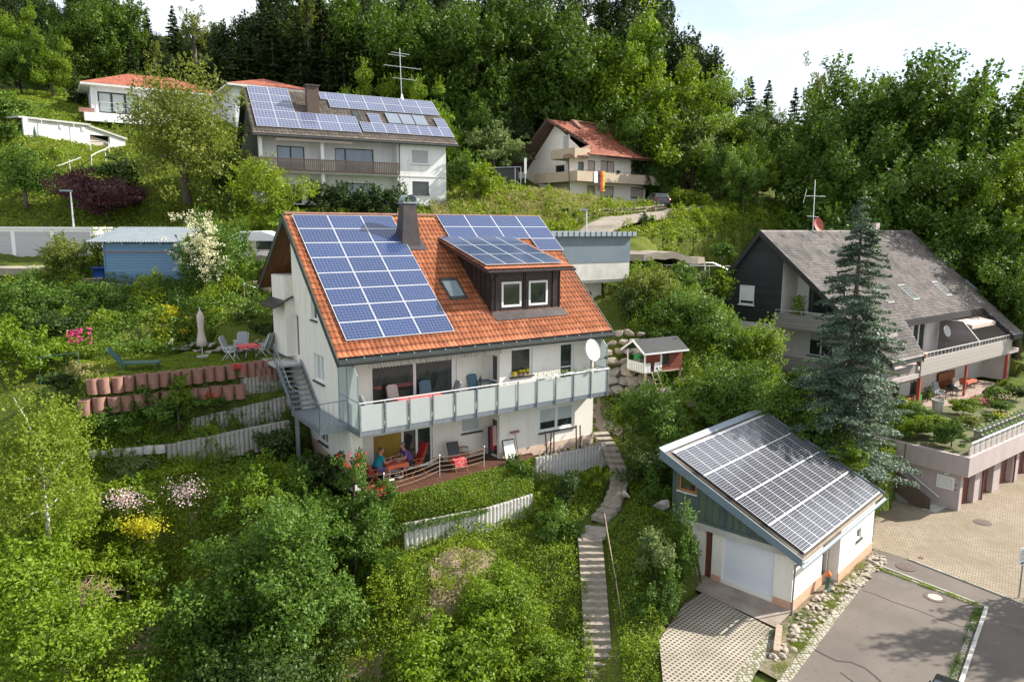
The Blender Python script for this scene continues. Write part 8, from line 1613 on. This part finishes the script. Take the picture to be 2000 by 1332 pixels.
def patch_cover(name, A, Bl, n, size, kind, seed, bulge=.18, thick=.14):
    rng = np.random.default_rng(seed); A = [Vector(p) for p in A]; Bl = [Vector(p) for p in Bl]
    def line(L, t): t = t*(len(L)-1); i = min(int(t), len(L)-2); return L[i].lerp(L[i+1], t-i)
    C = []
    for _ in range(n): t, q = rng.random(), rng.random(); p = line(A, t).lerp(line(Bl, t), q); C.append(tuple(p+Vector((rng.normal()*.03, -bulge*4*q*(1-q)*.5-rng.uniform(0, thick)*.6, rng.uniform(0, thick)+bulge*q*(1-q)*2))))
    o = mo(name, leaf_mesh(name, np.array(C), rng.normal(size=(n, 3))*.55+np.array([.05, -.35, .6]), size, LM[kind], rng)); o['kind'] = 'stuff'
DE = [FM.w(.2, 7.6, ZD-.05), FM.w(.9, 8.0, ZD-.05), FM.w(3.2, 7.8, ZD-.05), FM.w(5.6, 7.45, ZD-.05), FM.w(8.9, 7.15, ZD-.05)]; PE_ = [Vector((-6.2, 27.0, -12.4)), Vector((-4.5, 27.75, -12.0)), Vector((-1.0, 29.5, -12.0)), Vector((0, 30.3, -12.0)), Vector((1.05, 31.2, -12.0))]
PB_ = [p+Vector((-.12, .28, -.02)) for p in PE_]; patch_cover('creeper_cover', DE, PB_, 26000, .09, 'yellow', 51, .12, .12); patch_cover('creeper_cover', DE, PB_, 16000, .09, 'mid', 52, .12, .12)
patch_cover('creeper_cover', PE_[:3], [p+Vector((0, -.15, -.55+.2*i)) for i, p in enumerate(PE_[:3])], 2600, .085, 'mid', 53, .05, .1)

def weeds(name, A, Bv, n, kind, seed, w_=.12, size=.06, h=.1):
    rng = np.random.default_rng(seed); cl = rng.uniform(0, 1, 26); t = np.clip(cl[rng.integers(0, 26, n)]+rng.normal(size=n)*.018, 0, 1); A = np.array(A, float); Bv = np.array(Bv, float)
    C = A+(Bv-A)*t[:, None]; C = np.stack([C[:, 0]+rng.normal(size=n)*w_, C[:, 1]+rng.normal(size=n)*w_, ZS+rng.uniform(0, h, n)], 1); o = mo(name, leaf_mesh(name, C, rng.normal(size=(n, 3))+[0, 0, .3], size, LM[kind], rng, .35)); o['kind'] = 'stuff'
weeds('kerb_weeds', (9.1, 22.4), (16.2, 30.9), 5000, 'grass', 71, .16); weeds('kerb_weeds', (16.4, 30.1), (18.9, 26.9), 1600, 'yellow', 72, .06); weeds('kerb_weeds', (18.75, 26.7), (14.7, 21.9), 2600, 'mid', 73, .09); weeds('kerb_weeds', (18.3, 31.1), (20.8, 27.1), 500, 'grass', 74, .05, .05, .05); weeds('kerb_weeds', (9.6, 24.6), (11.6, 26.3), 900, 'mid', 75, .15)
weeds('kerb_weeds', (17.2, 33.2), (19.4, 36.2), 900, 'grass', 76, .15)
mD = mat('asphalt_repair', (.115, .10, .09), .9, col2=(.15, .13, .115), nscale=3); sheet('asphalt_patch', [(15.9, 29.2), (16.6, 30.0), (17.6, 28.8), (16.8, 28.1)], ZS-.003, mD); sheet('asphalt_patch', [(19.4, 26.1), (20.9, 24.2), (20.4, 23.8), (18.9, 25.6)], ZS-.005, mD)
rs_ = np.random.default_rng(5); sp = MB()
for i in range(260):
    t = rs_.random(); a = 9.3+(16.2-9.3)*t+rs_.normal()*.9; b = 21.8+(29.8-21.8)*t-abs(rs_.normal())*1.1; r_ = rs_.uniform(.008, .03); sp.poly([(b+r_*cos(q), a+r_*sin(q)*rs_.uniform(.5, 1), ZS+.001) for q in (0, 1.2, 2.5, 3.8, 5.0)])
sp.build('grit', M['bark'])['kind'] = 'stuff'
